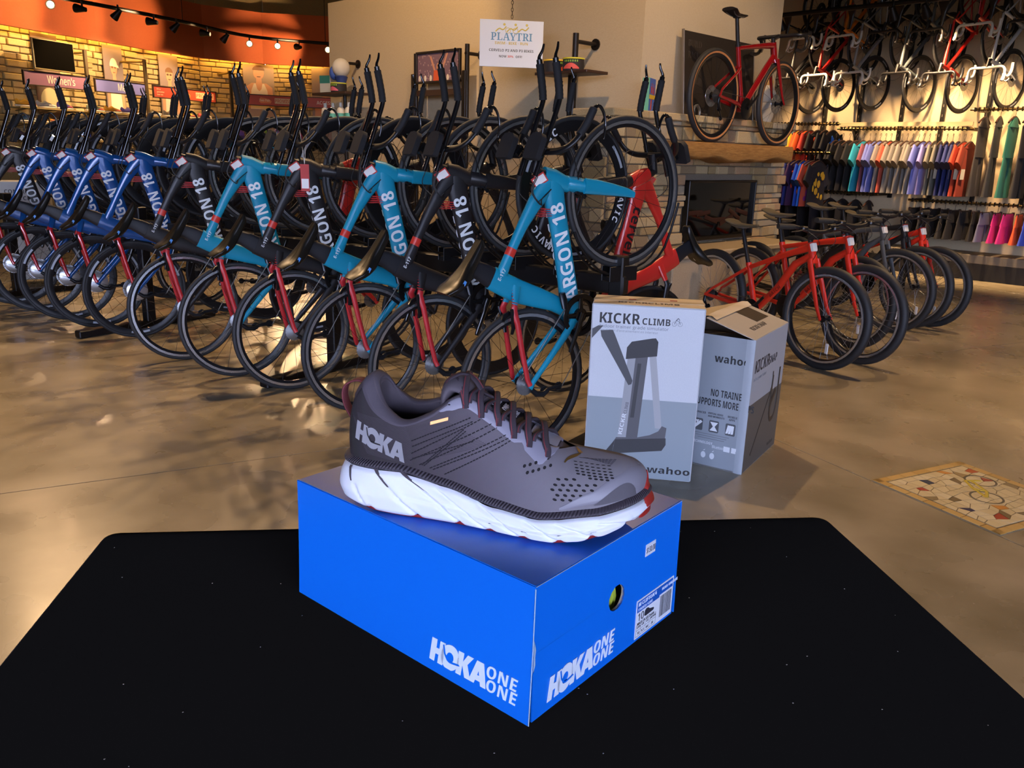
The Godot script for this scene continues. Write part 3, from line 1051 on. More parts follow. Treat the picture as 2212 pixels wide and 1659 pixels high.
func build_rack_bikes() -> void:
	var g := Vector3(0.8169, 0, -0.5768)
	var teal := mat("0b87a6", 0.38, 0.0, 0.15)
	var blk := mat("1b1a1d", 0.45, 0.0, 0.1)
	var blue := mat("0d4a8c", 0.22, 0.15, 0.8)
	var at := [[0.048, -3.518], [-0.388, -3.82], [-0.767, -4.098], [-1.23, -4.466], [-1.617, -4.704], [-2.067, -5.056], [-2.639, -5.642], [-3.049, -5.92], [-3.38, -6.156], [-3.76, -6.44], [-4.12, -6.71]]
	var ms := [teal, blk, teal, blk, teal, blk, blue, blue, blue, blue, blk]
	var said := ["teal triathlon bike with red seat stays, nearest of the rack", "matt black triathlon bike with a white-lettered down tube between the two nearest teal bikes", "teal triathlon bike, second teal one from the near end of the rack", "matt black triathlon bike with a red hang tag, behind the second teal bike", "teal triathlon bike farthest from the near end, before the blue bikes", "matt black triathlon bike standing between the last teal and the first blue bike", "glossy blue triathlon bike next to the black one, first of the four blue bikes", "glossy blue triathlon bike, second blue one from the black bike", "glossy blue triathlon bike, third blue one from the black bike", "glossy blue triathlon bike, farthest left of the blue ones", "black triathlon bike at the far left end of the rack"]
	for i in at.size():
		var o := put_bike("triathlon_bike", v3(at[i][0], 0.338, at[i][1]), g, 0.9942, said[i], "triathlon bikes on the near side of the rack")
		var cfg := {}
		if i >= 6:
			cfg = {"rear": "dark", "front": "dark", "disc": true, "band": i == 10, "stay": mat("b01820", 0.18, 0.1, 0.8)}
			if i == 7:
				cfg.disc = true
		tt_bike(o, ms[i], cfg)
		if i == 3:
			var m := MB.new()
			m.box(v3(0, -0.07, 0), v3(0.045, 0.14, 0.002), 0.0)
			var q := o.transform.basis.inverse()
			var hg := part("hang_tag", m, mat("b5302a", 0.6), o, Transform3D(q * Basis(Vector3.UP, 0.2), v3(0.8, 0.42, 0.05)))
			m = MB.new()
			m.box(v3(0, -0.1, 0.0015), v3(0.037, 0.05, 0.001))
			part("tag_print", m, mat("e6e2dc", 0.6), hg)
			m = MB.new()
			m.tube([v3(0, 0, 0), v3(-0.02, 0.2, 0.0)], 0.0012, 4)
			m.tube([v3(0, 0, 0), v3(0.015, 0.14, 0.0)], 0.0012, 4)
			part("tag_string", m, mat("d8d6d0", 0.8), hg)
	# the far side: the same bikes turned the other way, half a place along
	var fr := [["red", "far"], ["black", "alloy"], ["black", "deep"], ["black", "far"], ["red", "alloy"], ["black", "far"], ["black", "deep"], ["black", "far"], ["black", "alloy"], ["black", "deep"]]
	var fs := ["black and red triathlon bike with gold brake pads, nearest of the far side of the rack", "black triathlon bike behind the nearest black bike, second on the far side", "black deep-rimmed triathlon bike, third on the far side of the rack", "black triathlon bike, fourth on the far side of the rack", "triathlon bike with a red lettered down tube, fifth on the far side behind the black frame", "black triathlon bike, sixth on the far side behind the last teal bike", "black deep-rimmed triathlon bike, seventh on the far side of the rack", "black triathlon bike, eighth on the far side behind the blue bikes", "black triathlon bike, ninth on the far side behind the blue bikes", "black triathlon bike, last on the far side at the left"]
	for i in 10:
		var a := v3(at[i][0], 0.338, at[i][1])
		var b := v3(at[i + 1][0], 0.338, at[i + 1][1])
		var front := (a + b) / 2.0 + g * 0.5365
		var o := put_bike("triathlon_bike", front + g * 0.5365, -g, 0.9942, fs[i], "triathlon bikes on the far side of the rack")
		var cfg := {"text": false, "tag": i == 0, "rear": fr[i][1], "front": fr[i][1], "band": false, "stay": blk, "fork": blk}
		tt_bike(o, mat("c32a24", 0.3, 0.0, 0.4) if fr[i][0] == "red" else blk, cfg)
		if i == 0:
			part("lettering", words("cervelo", 0.06, true, 0.0012), mat("17171a", 0.5), o.get_node("frame"), Transform3D(Basis(v3(-0.672, -0.74, 0), v3(-0.74, 0.672, 0), v3(0, 0, -1)), v3(0.7, 0.29, -0.0262)))
			part("lettering", words("cervelo", 0.06, true, 0.0012), mat("17171a", 0.5), o.get_node("frame"), Transform3D(Basis(v3(0.672, 0.74, 0), v3(-0.74, 0.672, 0), v3(0, 0, 1)), v3(0.46, 0.02, 0.0262)))
			var fw: Node3D = o.get_node("front_wheel")
			for q in [0.5, 2.1, 4.1]:
				for s in [1.0, -1.0]:
					ring_words("MAVIC" if q > 1.0 else "COSMIC", 0.034, 0.291, q, 0.0118 * s, mat("e4e6ea", 0.5), fw)
	# the rack: a beam between the rows, posts with feet, and a wire cradle under each raised wheel
	var r := v3(-0.83, 0, -0.5576).normalized()
	var c0 := v3(0.27, 0, -3.98) - r * 0.30
	var across := Vector3.UP.cross(r)
	var rb := Basis(r, Vector3.UP, r.cross(Vector3.UP))
	var ln := 5.9
	var steel := mat("121214", 0.4, 0.3)
	var k := MB.new()
	k.box(v3(ln / 2, 0.745, 0), v3(ln, 0.09, 0.06), 0.006)
	var rack := thing("bike_rack", "long black steel rack holding the triathlon bikes by their front wheels", "bike rack", Transform3D(rb, c0))
	part("beam", k, steel, rack)
	for q in [0.04, 1.95, 3.9, 5.86]:
		k = MB.new()
		k.box(v3(q, 0.45, 0), v3(0.07, 0.86, 0.07), 0.006)
		part("post", k, steel, rack)
		k = MB.new()
		k.box(v3(q, 0.03, 0), v3(0.07, 0.05, 1.1), 0.006)
		for s in [-1.0, 1.0]:
			k.lathe([Vector2(0, 0), Vector2(0.03, 0), Vector2(0.03, 0.02), Vector2(0, 0.02)], 10)
		part("foot", k, steel, rack)
	var inv := rack.transform.affine_inverse()
	for i in 21:
		var a := v3(at[i / 2][0], 0, at[i / 2][1])
		var f := a + g * 0.5365
		if i % 2 == 1:
			f = (a + v3(at[i / 2 + 1][0], 0, at[i / 2 + 1][1])) / 2.0 + g * 0.5365
		k = MB.new()
		for s in [-0.024, 0.024]:
			var w: Vector3 = v3(g.z, 0, -g.x) * s * -1.0
			k.tube(smooth_path([f + w + g * 0.33 + Vector3.UP * 1.12, f + w + g * 0.25 + Vector3.UP * 0.9, f + w + g * 0.1 + Vector3.UP * 0.81, f + w - g * 0.12 + Vector3.UP * 0.81, f + w - g * 0.26 + Vector3.UP * 0.93, f + w - g * 0.3 + Vector3.UP * 1.0], 16), 0.006, 5)
		k.x = Transform3D(Basis(g, Vector3.UP, g.cross(Vector3.UP)), f)
		k.box(v3(0, 0.8, 0.028), v3(0.17, 0.07, 0.006), 0.002)
		k.box(v3(0, 0.8, -0.028), v3(0.17, 0.07, 0.006), 0.002)
		k.box(v3(0, 0.777, 0), v3(0.16, 0.025, 0.06), 0.003)
		part("wheel_cradle", k, steel, rack, inv)

# letters set round a wheel's rim (the wheel's own axes: y along the axle)
func ring_words(s: String, cap: float, r: float, a0: float, y: float, m: Material, parent: Node) -> void:
	var k := MB.new()
	var step := cap * 0.98 / r
	var sg := signf(y)
	for i in s.length():
		var q := a0 + step * i * sg
		var outv := v3(cos(q), 0, sin(q))
		var along := v3(-sin(q), 0, cos(q)) * sg
		k.add(words(s[i], cap, true, 0.0006, true), Transform3D(Basis(along, outv, along.cross(outv)), outv * r + v3(0, y, 0)))
	part("rim_lettering", k, m, parent)
# ---- road, gravel and flat-bar bikes ------------------------------------------------------
func cycle_meshes(kind: String) -> Dictionary:
	var key := "cycle " + kind
	if meshes.has(key):
		return meshes[key]
	var g := {"wb": 0.985, "bb": Vector2(0.405, -0.07), "st": Vector2(0.285, 0.38), "sj": Vector2(0.292, 0.355), "ht": Vector2(0.805, 0.45), "hb": Vector2(0.84, 0.335), "sad": Vector2(0.245, 0.605), "r": 0.018, "post": 0.0155, "bar": "drop", "stem": Vector2(0.89, 0.5), "stay": Vector2(0.295, 0.32)}
	match kind:
		"gravel":
			g.merge({"wb": 1.02, "bb": Vector2(0.425, -0.075), "st": Vector2(0.283, 0.4), "sj": Vector2(0.29, 0.375), "ht": Vector2(0.825, 0.475), "hb": Vector2(0.866, 0.35), "sad": Vector2(0.225, 0.63), "r": 0.022, "stem": Vector2(0.9, 0.53), "stay": Vector2(0.325, 0.24)}, true)
		"hybrid":
			g.merge({"wb": 1.06, "bb": Vector2(0.44, -0.05), "st": Vector2(0.29, 0.4), "sj": Vector2(0.3, 0.375), "ht": Vector2(0.85, 0.505), "hb": Vector2(0.895, 0.385), "sad": Vector2(0.225, 0.62), "r": 0.021, "bar": "flat", "stem": Vector2(0.9, 0.58), "stay": Vector2(0.31, 0.34)}, true)
		"low":
			g.merge({"wb": 1.05, "bb": Vector2(0.44, -0.05), "st": Vector2(0.33, 0.27), "sj": Vector2(0.336, 0.245), "ht": Vector2(0.85, 0.47), "hb": Vector2(0.888, 0.37), "sad": Vector2(0.225, 0.55), "r": 0.021, "bar": "flat", "stem": Vector2(0.9, 0.55), "stay": Vector2(0.335, 0.24)}, true)
	var d := {"g": g}
	var bb: Vector2 = g.bb
	var st: Vector2 = g.st
	var sj: Vector2 = g.sj
	var ht: Vector2 = g.ht
	var hb: Vector2 = g.hb
	var r: float = g.r
	var ax := (ht - hb).normalized()
	var m := MB.new()
	var dt0 := hb + ax * 0.03
	var bend := Vector2.ZERO
	if g.bar == "flat":
		bend = Vector2(-0.02, 0.035)
	m.strip([[dt0.x, dt0.y, r * 1.05, r], [lerpf(dt0.x, bb.x, 0.25) + bend.x, lerpf(dt0.y, bb.y, 0.25) + bend.y, r * 1.3, r * 1.05], [lerpf(dt0.x, bb.x, 0.6), lerpf(dt0.y, bb.y, 0.6), r * 1.3, r * 1.05], [bb.x, bb.y, r * 1.15, r * 1.3]], 0.0, 12)
	var tt0 := ht - ax * 0.025
	m.strip([[tt0.x, tt0.y, r * 1.25, r], [lerpf(tt0.x, sj.x, 0.3), lerpf(tt0.y, sj.y, 0.3) + 0.004, r * 1.0, r * 0.9], [lerpf(tt0.x, sj.x, 0.8), lerpf(tt0.y, sj.y, 0.8) + 0.002, r * 0.75, r * 0.72], [sj.x, sj.y, r * 0.8, r * 0.7]], 0.0, 12)
	m.strip([[st.x, st.y, r * 0.95, r * 0.9], [lerpf(st.x, bb.x, 0.5), lerpf(st.y, bb.y, 0.5), r * 0.95, r * 0.85], [bb.x, bb.y, r, r]], 0.0, 12)
	m.strip([[ht.x, ht.y, r * 1.12, r * 1.12], [hb.x, hb.y, r * 1.3, r * 1.25]], 0.0, 14)
	for s in [-1.0, 1.0]:
		m.strip([[bb.x - 0.01, bb.y, r * 0.9, 0.011], [bb.x * 0.7, bb.y * 0.55, r * 0.75, 0.009], [0.03, -0.004, r * 0.6, 0.007], [-0.015, 0.0, r * 0.6, 0.005]], 0.03 * s, 8, 0.064 * s)
		var sy: Vector2 = g.stay
		m.strip([[sy.x, sy.y, r * 0.6, 0.009], [sy.x * 0.8, sy.y * 0.8, r * 0.55, 0.008], [0.04, 0.05, r * 0.5, 0.007], [-0.005, 0.0, r * 0.5, 0.006]], 0.018 * s, 8, 0.064 * s)
	m.x = Transform3D(Basis(Vector3.RIGHT, PI / 2), v3(bb.x, bb.y, 0))
	m.lathe([Vector2(0, -0.036), Vector2(0.024, -0.036), Vector2(0.026, -0.03), Vector2(0.026, 0.03), Vector2(0.024, 0.036), Vector2(0, 0.036)], 16)
	m.x = Transform3D()
	d.frame = m.mesh()
	m = MB.new()
	var wb: float = g.wb
	var cr := hb - ax * 0.02
	for s in [-1.0, 1.0]:
		m.strip([[hb.x, hb.y, r * 1.1, 0.016], [cr.x + 0.004, cr.y - 0.012, r, 0.013], [lerpf(cr.x, wb, 0.35), lerpf(cr.y, 0, 0.4), r * 0.92, 0.011], [lerpf(cr.x, wb, 0.75), lerpf(cr.y, 0, 0.82), r * 0.65, 0.008], [wb + 0.004, -0.008, r * 0.5, 0.006]], 0.03 * s, 10, 0.054 * s)
	m.strip([[hb.x, hb.y + 0.005, r * 1.25, r * 1.2], [cr.x, cr.y - 0.01, r * 1.2, 0.044]], 0.0, 12)
	d.fork = m.mesh()
	var sd: Vector2 = g.sad
	m = MB.new()
	m.tube([v3(st.x + 0.004, st.y - 0.02, 0), v3(sd.x + 0.008, sd.y - 0.04, 0)], g.post, 10)
	m.box(v3(sd.x + 0.006, sd.y - 0.035, 0), v3(0.05, 0.014, 0.044), 0.004)
	d.post = m.mesh()
	m = MB.new()
	m.tube([v3(st.x - 0.002, st.y + 0.008, 0), v3(st.x + 0.003, st.y - 0.012, 0)], g.post + 0.006, 12)
	d.collar = m.mesh()
	var rows := []
	for i in 15:
		var t := i / 14.0
		var hw := lut([[0.0, 0.012], [0.1, 0.02], [0.5, 0.03], [0.75, 0.056], [0.92, 0.07], [1.0, 0.056]], t)
		var yt := 0.012 * t + 0.012 * smoothstep(0.7, 1.0, t) - 0.008 * sin(t * PI)
		var th := lut([[0.0, 0.014], [0.15, 0.026], [0.6, 0.032], [1.0, 0.026]], t)
		var ring := []
		for k in 14:
			var q := TAU * k / 14
			ring.append(v3(sd.x + 0.15 - t * 0.275, sd.y + yt + th * (sin(q) * 0.5 - 0.5), cos(q) * hw))
		rows.append(ring)
	m = MB.new()
	m.grid(rows, true)
	m.face(rows[0], Vector3.RIGHT)
	m.face(rows[14], Vector3.LEFT)
	d.saddle = m.mesh()
	m = MB.new()
	for s in [-1.0, 1.0]:
		m.tube(smooth_path([v3(sd.x + 0.1, sd.y - 0.012, 0.012 * s), v3(sd.x + 0.06, sd.y - 0.03, 0.018 * s), v3(sd.x - 0.05, sd.y - 0.028, 0.024 * s), v3(sd.x - 0.1, sd.y - 0.005, 0.036 * s)], 10), 0.0035, 6)
	d.rails = m.mesh()
	var sc: Vector2 = g.stem
	m = MB.new()
	m.tube([v3(ht.x - ax.x * 0.02, ht.y - ax.y * 0.02, 0), v3(ht.x + ax.x * 0.035, ht.y + ax.y * 0.035, 0)], 0.017, 10)
	m.tube([v3(ht.x + ax.x * 0.028, ht.y + ax.y * 0.028, 0), v3(sc.x, sc.y, 0)], [0.019, 0.018], 10)
	d.stem = m.mesh()
	m = MB.new()
	if g.bar == "drop":
		for s in [-1.0, 1.0]:
			m = MB.new()
			m.tube(smooth_path([v3(sc.x, sc.y, 0.0), v3(sc.x, sc.y, 0.08 * s), v3(sc.x, sc.y, 0.17 * s), v3(sc.x + 0.03, sc.y, 0.2 * s), v3(sc.x + 0.075, sc.y - 0.005, 0.205 * s), v3(sc.x + 0.1, sc.y - 0.045, 0.206 * s), v3(sc.x + 0.075, sc.y - 0.1, 0.207 * s), v3(sc.x + 0.02, sc.y - 0.125, 0.209 * s), v3(sc.x - 0.05, sc.y - 0.125, 0.21 * s)], 26), 0.0155, 8)
			d["bar" + str(int(s))] = m.mesh()
			m = MB.new()
			m.tube(smooth_path([v3(sc.x + 0.07, sc.y + 0.004, 0.205 * s), v3(sc.x + 0.12, sc.y + 0.01, 0.206 * s), v3(sc.x + 0.15, sc.y + 0.035, 0.206 * s)], 8), [0.016, 0.018, 0.018, 0.018, 0.019, 0.019, 0.018, 0.016, 0.01], 8)
			m.tube(smooth_path([v3(sc.x + 0.14, sc.y + 0.01, 0.207 * s), v3(sc.x + 0.15, sc.y - 0.04, 0.21 * s), v3(sc.x + 0.12, sc.y - 0.1, 0.212 * s)], 8), [0.009, 0.009, 0.008, 0.008, 0.007, 0.007, 0.006, 0.006, 0.005], 6)
			d["hood" + str(int(s))] = m.mesh()
	else:
		m.tube(smooth_path([v3(sc.x - 0.05, sc.y + 0.03, -0.31), v3(sc.x - 0.03, sc.y + 0.028, -0.2), v3(sc.x, sc.y, -0.06), v3(sc.x, sc.y, 0.06), v3(sc.x - 0.03, sc.y + 0.028, 0.2), v3(sc.x - 0.05, sc.y + 0.03, 0.31)], 24), 0.0135, 8)
		d.bar1 = m.mesh()
		for s in [-1.0, 1.0]:
			m = MB.new()
			m.tube([v3(sc.x - 0.052, sc.y + 0.03, 0.325 * s), v3(sc.x - 0.05, sc.y + 0.03, 0.31 * s), v3(sc.x - 0.032, sc.y + 0.028, 0.2 * s)], [0.017, 0.019, 0.018], 10)
			d["grip" + str(int(s))] = m.mesh()
			m = MB.new()
			m.box(v3(sc.x + 0.0, sc.y + 0.02, 0.15 * s), v3(0.05, 0.03, 0.05), 0.008)
			m.tube([v3(sc.x + 0.02, sc.y + 0.016, 0.16 * s), v3(sc.x + 0.03, sc.y + 0.005, 0.22 * s), v3(sc.x + 0.02, sc.y + 0.0, 0.28 * s)], 0.007, 6, 0.7)
			d["hood" + str(int(s))] = m.mesh()
	m = MB.new()
	m.x = Transform3D(Basis(Vector3.RIGHT, PI / 2), v3(bb.x, bb.y, 0.048))
	m.lathe([Vector2(0, -0.002), Vector2(0.08, -0.002), Vector2(0.086, 0.0), Vector2(0.08, 0.002), Vector2(0.03, 0.008), Vector2(0, 0.008)], 28)
	m.x = Transform3D()
	d.ring = m.mesh()
	m = MB.new()
	m.strip([[bb.x - 0.008, bb.y + 0.004, 0.016, 0.008], [bb.x + 0.08, bb.y + 0.07, 0.012, 0.007], [bb.x + 0.13, bb.y + 0.12, 0.011, 0.006]], 0.064, 8, 0.07)
	m.strip([[bb.x + 0.008, bb.y - 0.004, 0.016, 0.008], [bb.x - 0.08, bb.y - 0.07, 0.012, 0.007], [bb.x - 0.13, bb.y - 0.12, 0.011, 0.006]], -0.064, 8, -0.07)
	d.cranks = m.mesh()
	m = MB.new()
	m.tube([v3(0.0, 0.04, 0.034), v3(bb.x, bb.y + 0.084, 0.048)], 0.004, 4, 0.6)
	m.tube([v3(bb.x - 0.01, bb.y - 0.084, 0.048), v3(0.07, -0.16, 0.036), v3(0.03, -0.1, 0.036)], 0.004, 4, 0.6)
	d.chain = m.mesh()
	m = MB.new()
	for q in [[0.03, 0.3], [-0.03, 0.24]]:
		m.tube(smooth_path([v3(sc.x + 0.02, sc.y, q[0] * 4), v3(sc.x + 0.08, sc.y - 0.06, q[0] * 2.5), v3(sc.x + 0.03, sc.y - q[1] * 0.55, q[0] * 1.4), v3(hb.x + 0.01, hb.y, q[0] * 0.8)], 12), 0.0023, 5)
	d.cables = m.mesh()
	m = MB.new()
	m.box(v3(0.0, 0.0, 0.0), v3(0.032, 0.055, 0.044), 0.003)
	d.label = m.mesh()
	meshes[key] = d
	return d

func cycle(o: Node3D, kind: String, frame_m: Material, cfg: Dictionary) -> void:
	var d := cycle_meshes(kind)
	var t := tt_meshes()
	var g: Dictionary = d.g
	var black := mat("17171a", 0.4)
	var fr := part("frame", d.frame, frame_m, o)
	part("fork", d.fork, cfg.get("fork", frame_m), o)
	part("seatpost", d.post, black, o)
	part("seat_collar", d.collar, frame_m if g.bar == "flat" else black, o)
	var sd := part("saddle", d.saddle, cfg.get("saddle", mat("17161a", 0.4)), o)
	part("saddle_rails", d.rails, mat("9a9ca0", 0.3, 0.8), sd)
	part("stem", d.stem, black, o)
	for s in [1, -1]:
		if d.has("bar" + str(s)):
			part("handlebar", d["bar" + str(s)], cfg.get("tape", black), o)
		if d.has("grip" + str(s)):
			part("grip", d["grip" + str(s)], mat("2b2823", 0.8), o)
		part("brake_lever", d["hood" + str(s)], cfg.get("hood", black), o)
	part("chainring", d.ring, mat("1a1a1c", 0.3, 0.5), o)
	part("cranks", d.cranks, mat("222226", 0.25, 0.5), o)
	part("chain", d.chain, mat("7b7973", 0.35, 0.85), o)
	part("cassette", t.cassette, mat("777a7d", 0.3, 0.9), o)
	part("derailleur", t.mech, mat("26282b", 0.25, 0.6), o)
	part("cables", d.cables, black, o)
	add_wheel(o, "rear_wheel", Vector3.ZERO, cfg.get("wheel", "dark"))
	add_wheel(o, "front_wheel", v3(g.wb, 0, 0), cfg.get("wheel", "dark"), cfg.get("steer", 0.0))
	if cfg.get("rotor", false):
		part("brake_rotor", t.rotor, mat("b3b6ba", 0.25, 0.9), o)
		part("brake_rotor", t.rotor, mat("b3b6ba", 0.25, 0.9), o, Transform3D(Basis(), v3(g.wb, 0, -0.004)))
	if cfg.has("text"):
		var bb: Vector2 = g.bb
		var hb: Vector2 = g.hb
		var e := (hb - bb).normalized()
		var c: Vector2 = bb + (hb - bb) * 0.3
		part("lettering", words(cfg.text, cfg.get("cap", 0.03), true, 0.001), cfg.ink, fr, Transform3D(Basis(v3(e.x, e.y, 0), v3(-e.y, e.x, 0), v3(0, 0, 1)), v3(c.x, c.y, g.r * 1.06)))
		var c2: Vector2 = bb + (hb - bb) * 0.78
		part("lettering", words(cfg.text, cfg.get("cap", 0.03), true, 0.001), cfg.ink, fr, Transform3D(Basis(v3(-e.x, -e.y, 0), v3(-e.y, e.x, 0), v3(0, 0, -1)), v3(c2.x, c2.y, -g.r * 1.06)))
	if cfg.get("label", false):
		var h: Vector2 = (g.ht + g.hb) / 2.0
		part("price_tag", d.label, mat("e4e2dd", 0.6), o, Transform3D(Basis(Vector3.BACK, 0.36), v3(h.x + 0.006, h.y + 0.024, 0)))
		var tg := MB.new()
		tg.box(v3(0.0, 0.032, 0.0), v3(0.033, 0.009, 0.045), 0.002)
		part("tag_border", tg, mat("b63a32", 0.6), o, Transform3D(Basis(Vector3.BACK, 0.36), v3(h.x + 0.006, h.y + 0.024, 0)))
	if cfg.get("reflector", false):
		var rf := MB.new()
		rf.box(v3(g.wb + 0.05, -0.19, 0.008), v3(0.025, 0.07, 0.01), 0.004)
		part("spoke_reflector", rf, mat("cfcdc8", 0.2), o)

func build_cycles() -> void:
	# red gravel bike on the mantel
	var o := put_bike("gravel_bike", v3(1.506, 1.802, -6.769), v3(cos(0.779), 0, -sin(0.779)), 0.0, "dark red gravel bike with tan-walled tyres standing on the wooden mantel", "")
	cycle(o, "gravel", mat("8e1219", 0.16, 0.2, 0.8), {"wheel": "gravel", "rotor": true})
	# flat-bar bikes before the fireplace
	var u := v3(0.509, 0, 0.861)
	var red := mat("cc2a16", 0.4, 0.0, 0.15)
	var gry := mat("4a4d4f", 0.42)
	var blk := mat("1a1a1c", 0.4)
	var seat := mat("57503f", 0.55)
	var lst := [[2.039, 5.289, "low", red, "red flat-bar bike with a low sloping frame, nearest before the fireplace", 0.05], [2.361, 5.484, "hybrid", red, "taller red flat-bar bike, second in the row before the fireplace", 0.0], [2.52, 5.98, "low", blk, "black flat-bar bike between the two red bikes and the grey one", -0.05], [3.082, 6.62, "hybrid", gry, "grey flat-bar bike with a grey fork, third from the near end of the row", 0.1], [3.363, 6.864, "hybrid", blk, "black flat-bar bike with a white head-tube tag behind the grey bike", 0.0], [3.538, 6.915, "low", red, "small red flat-bar bike at the far end by the clothes rails", 0.0]]
	for i in lst.size():
		var q: Array = lst[i]
		var wb := 1.05 if q[2] == "low" else 1.06
		var b := put_bike("flat_bar_bike", v3(q[0], 0.34, -q[1]) - u * wb, u, 0.0, q[4], "flat-bar bikes before the fireplace", -0.02)
		cycle(b, q[2], q[3], {"wheel": "hybrid", "saddle": seat, "label": true, "reflector": true, "steer": q[5], "text": "BATCH", "cap": 0.026, "ink": mat("7a1a10", 0.5) if q[3] == red else mat("101010", 0.5)})
	# road bikes hung nose down on the clothes wall
	var hang := NR.rotated(Vector3.UP, -0.23)
	var silver := mat("8d8f90", 0.35, 0.4)
	var slate := mat("4b5357", 0.4)
	var white := mat("b9bcbf", 0.35)
	var org := mat("d9761a", 0.35, 0.0, 0.3)
	var wt := mat("c9c3b8", 0.6)
	var rows := [[0.151, 2.3, blk, "all black road bike beside the bar of the red mantel bike", blk], [0.536, 2.32, mat("b5211d", 0.35, 0.0, 0.3), "red road bike with white bar tape hung left of the silver one", wt], [0.994, 2.33, silver, "silver and dark road bike with white brake hoods", wt], [1.573, 2.3, slate, "slate grey road bike before the brightest patch of wall", blk], [2.073, 2.28, mat("c5231c", 0.35, 0.0, 0.3), "bright red road bike between the slate grey and the white ones", blk], [2.581, 2.31, white, "white lettered road bike at the right edge", wt], [0.3, 2.78, blk, "black road bike in the upper row at the left", wt], [0.82, 2.77, org, "orange road bike in the upper row", wt], [1.35, 2.78, blk, "black road bike in the upper row right of the orange one", blk], [1.86, 2.76, slate, "grey lettered road bike in the upper row under the two lit spots", blk], [2.38, 2.78, mat("b9241c", 0.35, 0.0, 0.3), "red road bike in the upper row at the right", wt], [2.9, 2.78, slate, "dark grey road bike in the upper row at the right edge", blk]]
	for i in rows.size():
		var q: Array = rows[i]
		var hub := on_r(q[0], q[1] + 0.985, 0.36)
		var b := thing("road_bike", q[3] + ", hung nose down", "bike", Transform3D(Basis(Vector3.DOWN, hang, Vector3.DOWN.cross(hang)), hub), "road bikes hung on the wall")
		var cfg := {"wheel": "dark", "tape": q[4], "hood": q[4], "rotor": true, "steer": 0.0}
		if i == 5 or i == 9:
			cfg.text = "BMC"
			cfg.cap = 0.04
			cfg.ink = mat("1a1a1c", 0.5)
		cycle(b, "road", q[2], cfg)
	# slotted uprights and hooks that carry them
	for i in 6:
		var s: float = [0.23, 0.72, 1.28, 1.79, 2.3, 2.85][i]
		var k := MB.new()
		k.box(v3(0, 2.55, 0.02), v3(0.05, 3.3, 0.04), 0.003)
		var up := thing("wall_upright", "black slotted steel upright carrying the hung bikes, " + ["left of the rails", "behind the silver bike", "behind the slate bike", "behind the right red bike", "behind the white bike", "at the right edge"][i], "upright", Transform3D(Basis(ER, Vector3.UP, NR), on_r(s, 0, 0.002)), "slotted uprights on the clothes wall")
		part("channel", k, mat("1b1917", 0.4, 0.5), up)
		k = MB.new()
		for j in 14:
			k.box(v3(0, 1.7 + j * 0.12, 0.0405), v3(0.01, 0.03, 0.002))
		part("slots", k, mat("8a8276", 0.3, 0.8), up)
		k = MB.new()
		k.tube([v3(0.0, 3.62, 0.04), v3(0.0, 3.62, 0.36), v3(0.0, 3.68, 0.4)], 0.01, 6)
		part("hook", k, mat("1b1917", 0.4, 0.5), up)
# ---- the black table, the shoe box and the two trainer boxes ----------------------------
func quadp(k: MB, a: Array, z0: float, z1: float) -> void:
	k.prism(pts2(a), z0, z1)

func round_rect(x0: float, y0: float, x1: float, y1: float, r: float, seg := 5) -> PackedVector2Array:
	var p := PackedVector2Array()
	var cs := [[x1 - r, y1 - r, 0.0], [x0 + r, y1 - r, PI / 2], [x0 + r, y0 + r, PI], [x1 - r, y0 + r, PI * 1.5]]
	for c in cs:
		for i in seg + 1:
			var a: float = c[2] + PI / 2 * i / seg
			p.append(Vector2(c[0] + cos(a) * r, c[1] + sin(a) * r))
	return p

# heavy slanted capitals with a bird cut across the round letter; unit = cap height
func bird_logo(cap: float, z: float) -> MB:
	var k := MB.new()
	k.x = Transform3D(Basis(v3(cap, 0, 0), v3(0.16 * cap, cap, 0), v3(0, 0, 1)), v3(0, 0, z))
	quadp(k, [0, 0, 0.27, 0, 0.27, 0.37, 0.44, 0.37, 0.44, 0, 0.71, 0, 0.71, 1, 0.44, 1, 0.44, 0.63, 0.27, 0.63, 0.27, 1, 0, 1], 0, 0.0004)
	for h in 2:
		var p := PackedVector2Array()
		for i in 13:
			var a := PI * h + PI * i / 12.0 + 0.3
			p.append(Vector2(1.02 + cos(a) * 0.47, 0.5 + sin(a) * 0.56))
		for i in 13:
			var a := PI * h + PI * (12 - i) / 12.0 + 0.3
			p.append(Vector2(1.02 + cos(a) * 0.19, 0.5 + sin(a) * 0.23))
		k.prism(p, 0, 0.0004)
	quadp(k, [1.4, 0, 1.67, 0, 1.67, 1, 1.4, 1], 0, 0.0004)
	quadp(k, [1.6, 0.48, 1.8, 0.42, 2.16, 1, 1.86, 1], 0.00005, 0.00041)
	quadp(k, [1.62, 0.62, 1.9, 0.6, 2.16, 0, 1.86, 0], 0.0001, 0.00042)
	quadp(k, [2.06, 0, 2.34, 0, 2.56, 1, 2.32, 1], 0.00005, 0.00041)
	quadp(k, [2.66, 0, 2.93, 0, 2.66, 1, 2.36, 1], 0.0001, 0.00042)
	quadp(k, [2.3, 0.17, 2.7, 0.17, 2.66, 0.4, 2.38, 0.4], 0.00015, 0.00043)
	return k

func bird(cap: float, z: float) -> MB:
	var k := MB.new()
	k.x = Transform3D(Basis(v3(cap, 0, 0), v3(0.16 * cap, cap, 0), v3(0, 0, 1)), v3(0, 0, z))
	quadp(k, [0.66, 0.94, 0.78, 0.6, 0.98, 0.36, 1.1, 0.36, 1.5, 0.42, 1.56, 0.36, 1.24, 0.3, 1.06, 0.28, 0.9, 0.34, 0.72, 0.56, 0.6, 0.92], 0, 0.0005)
	return k

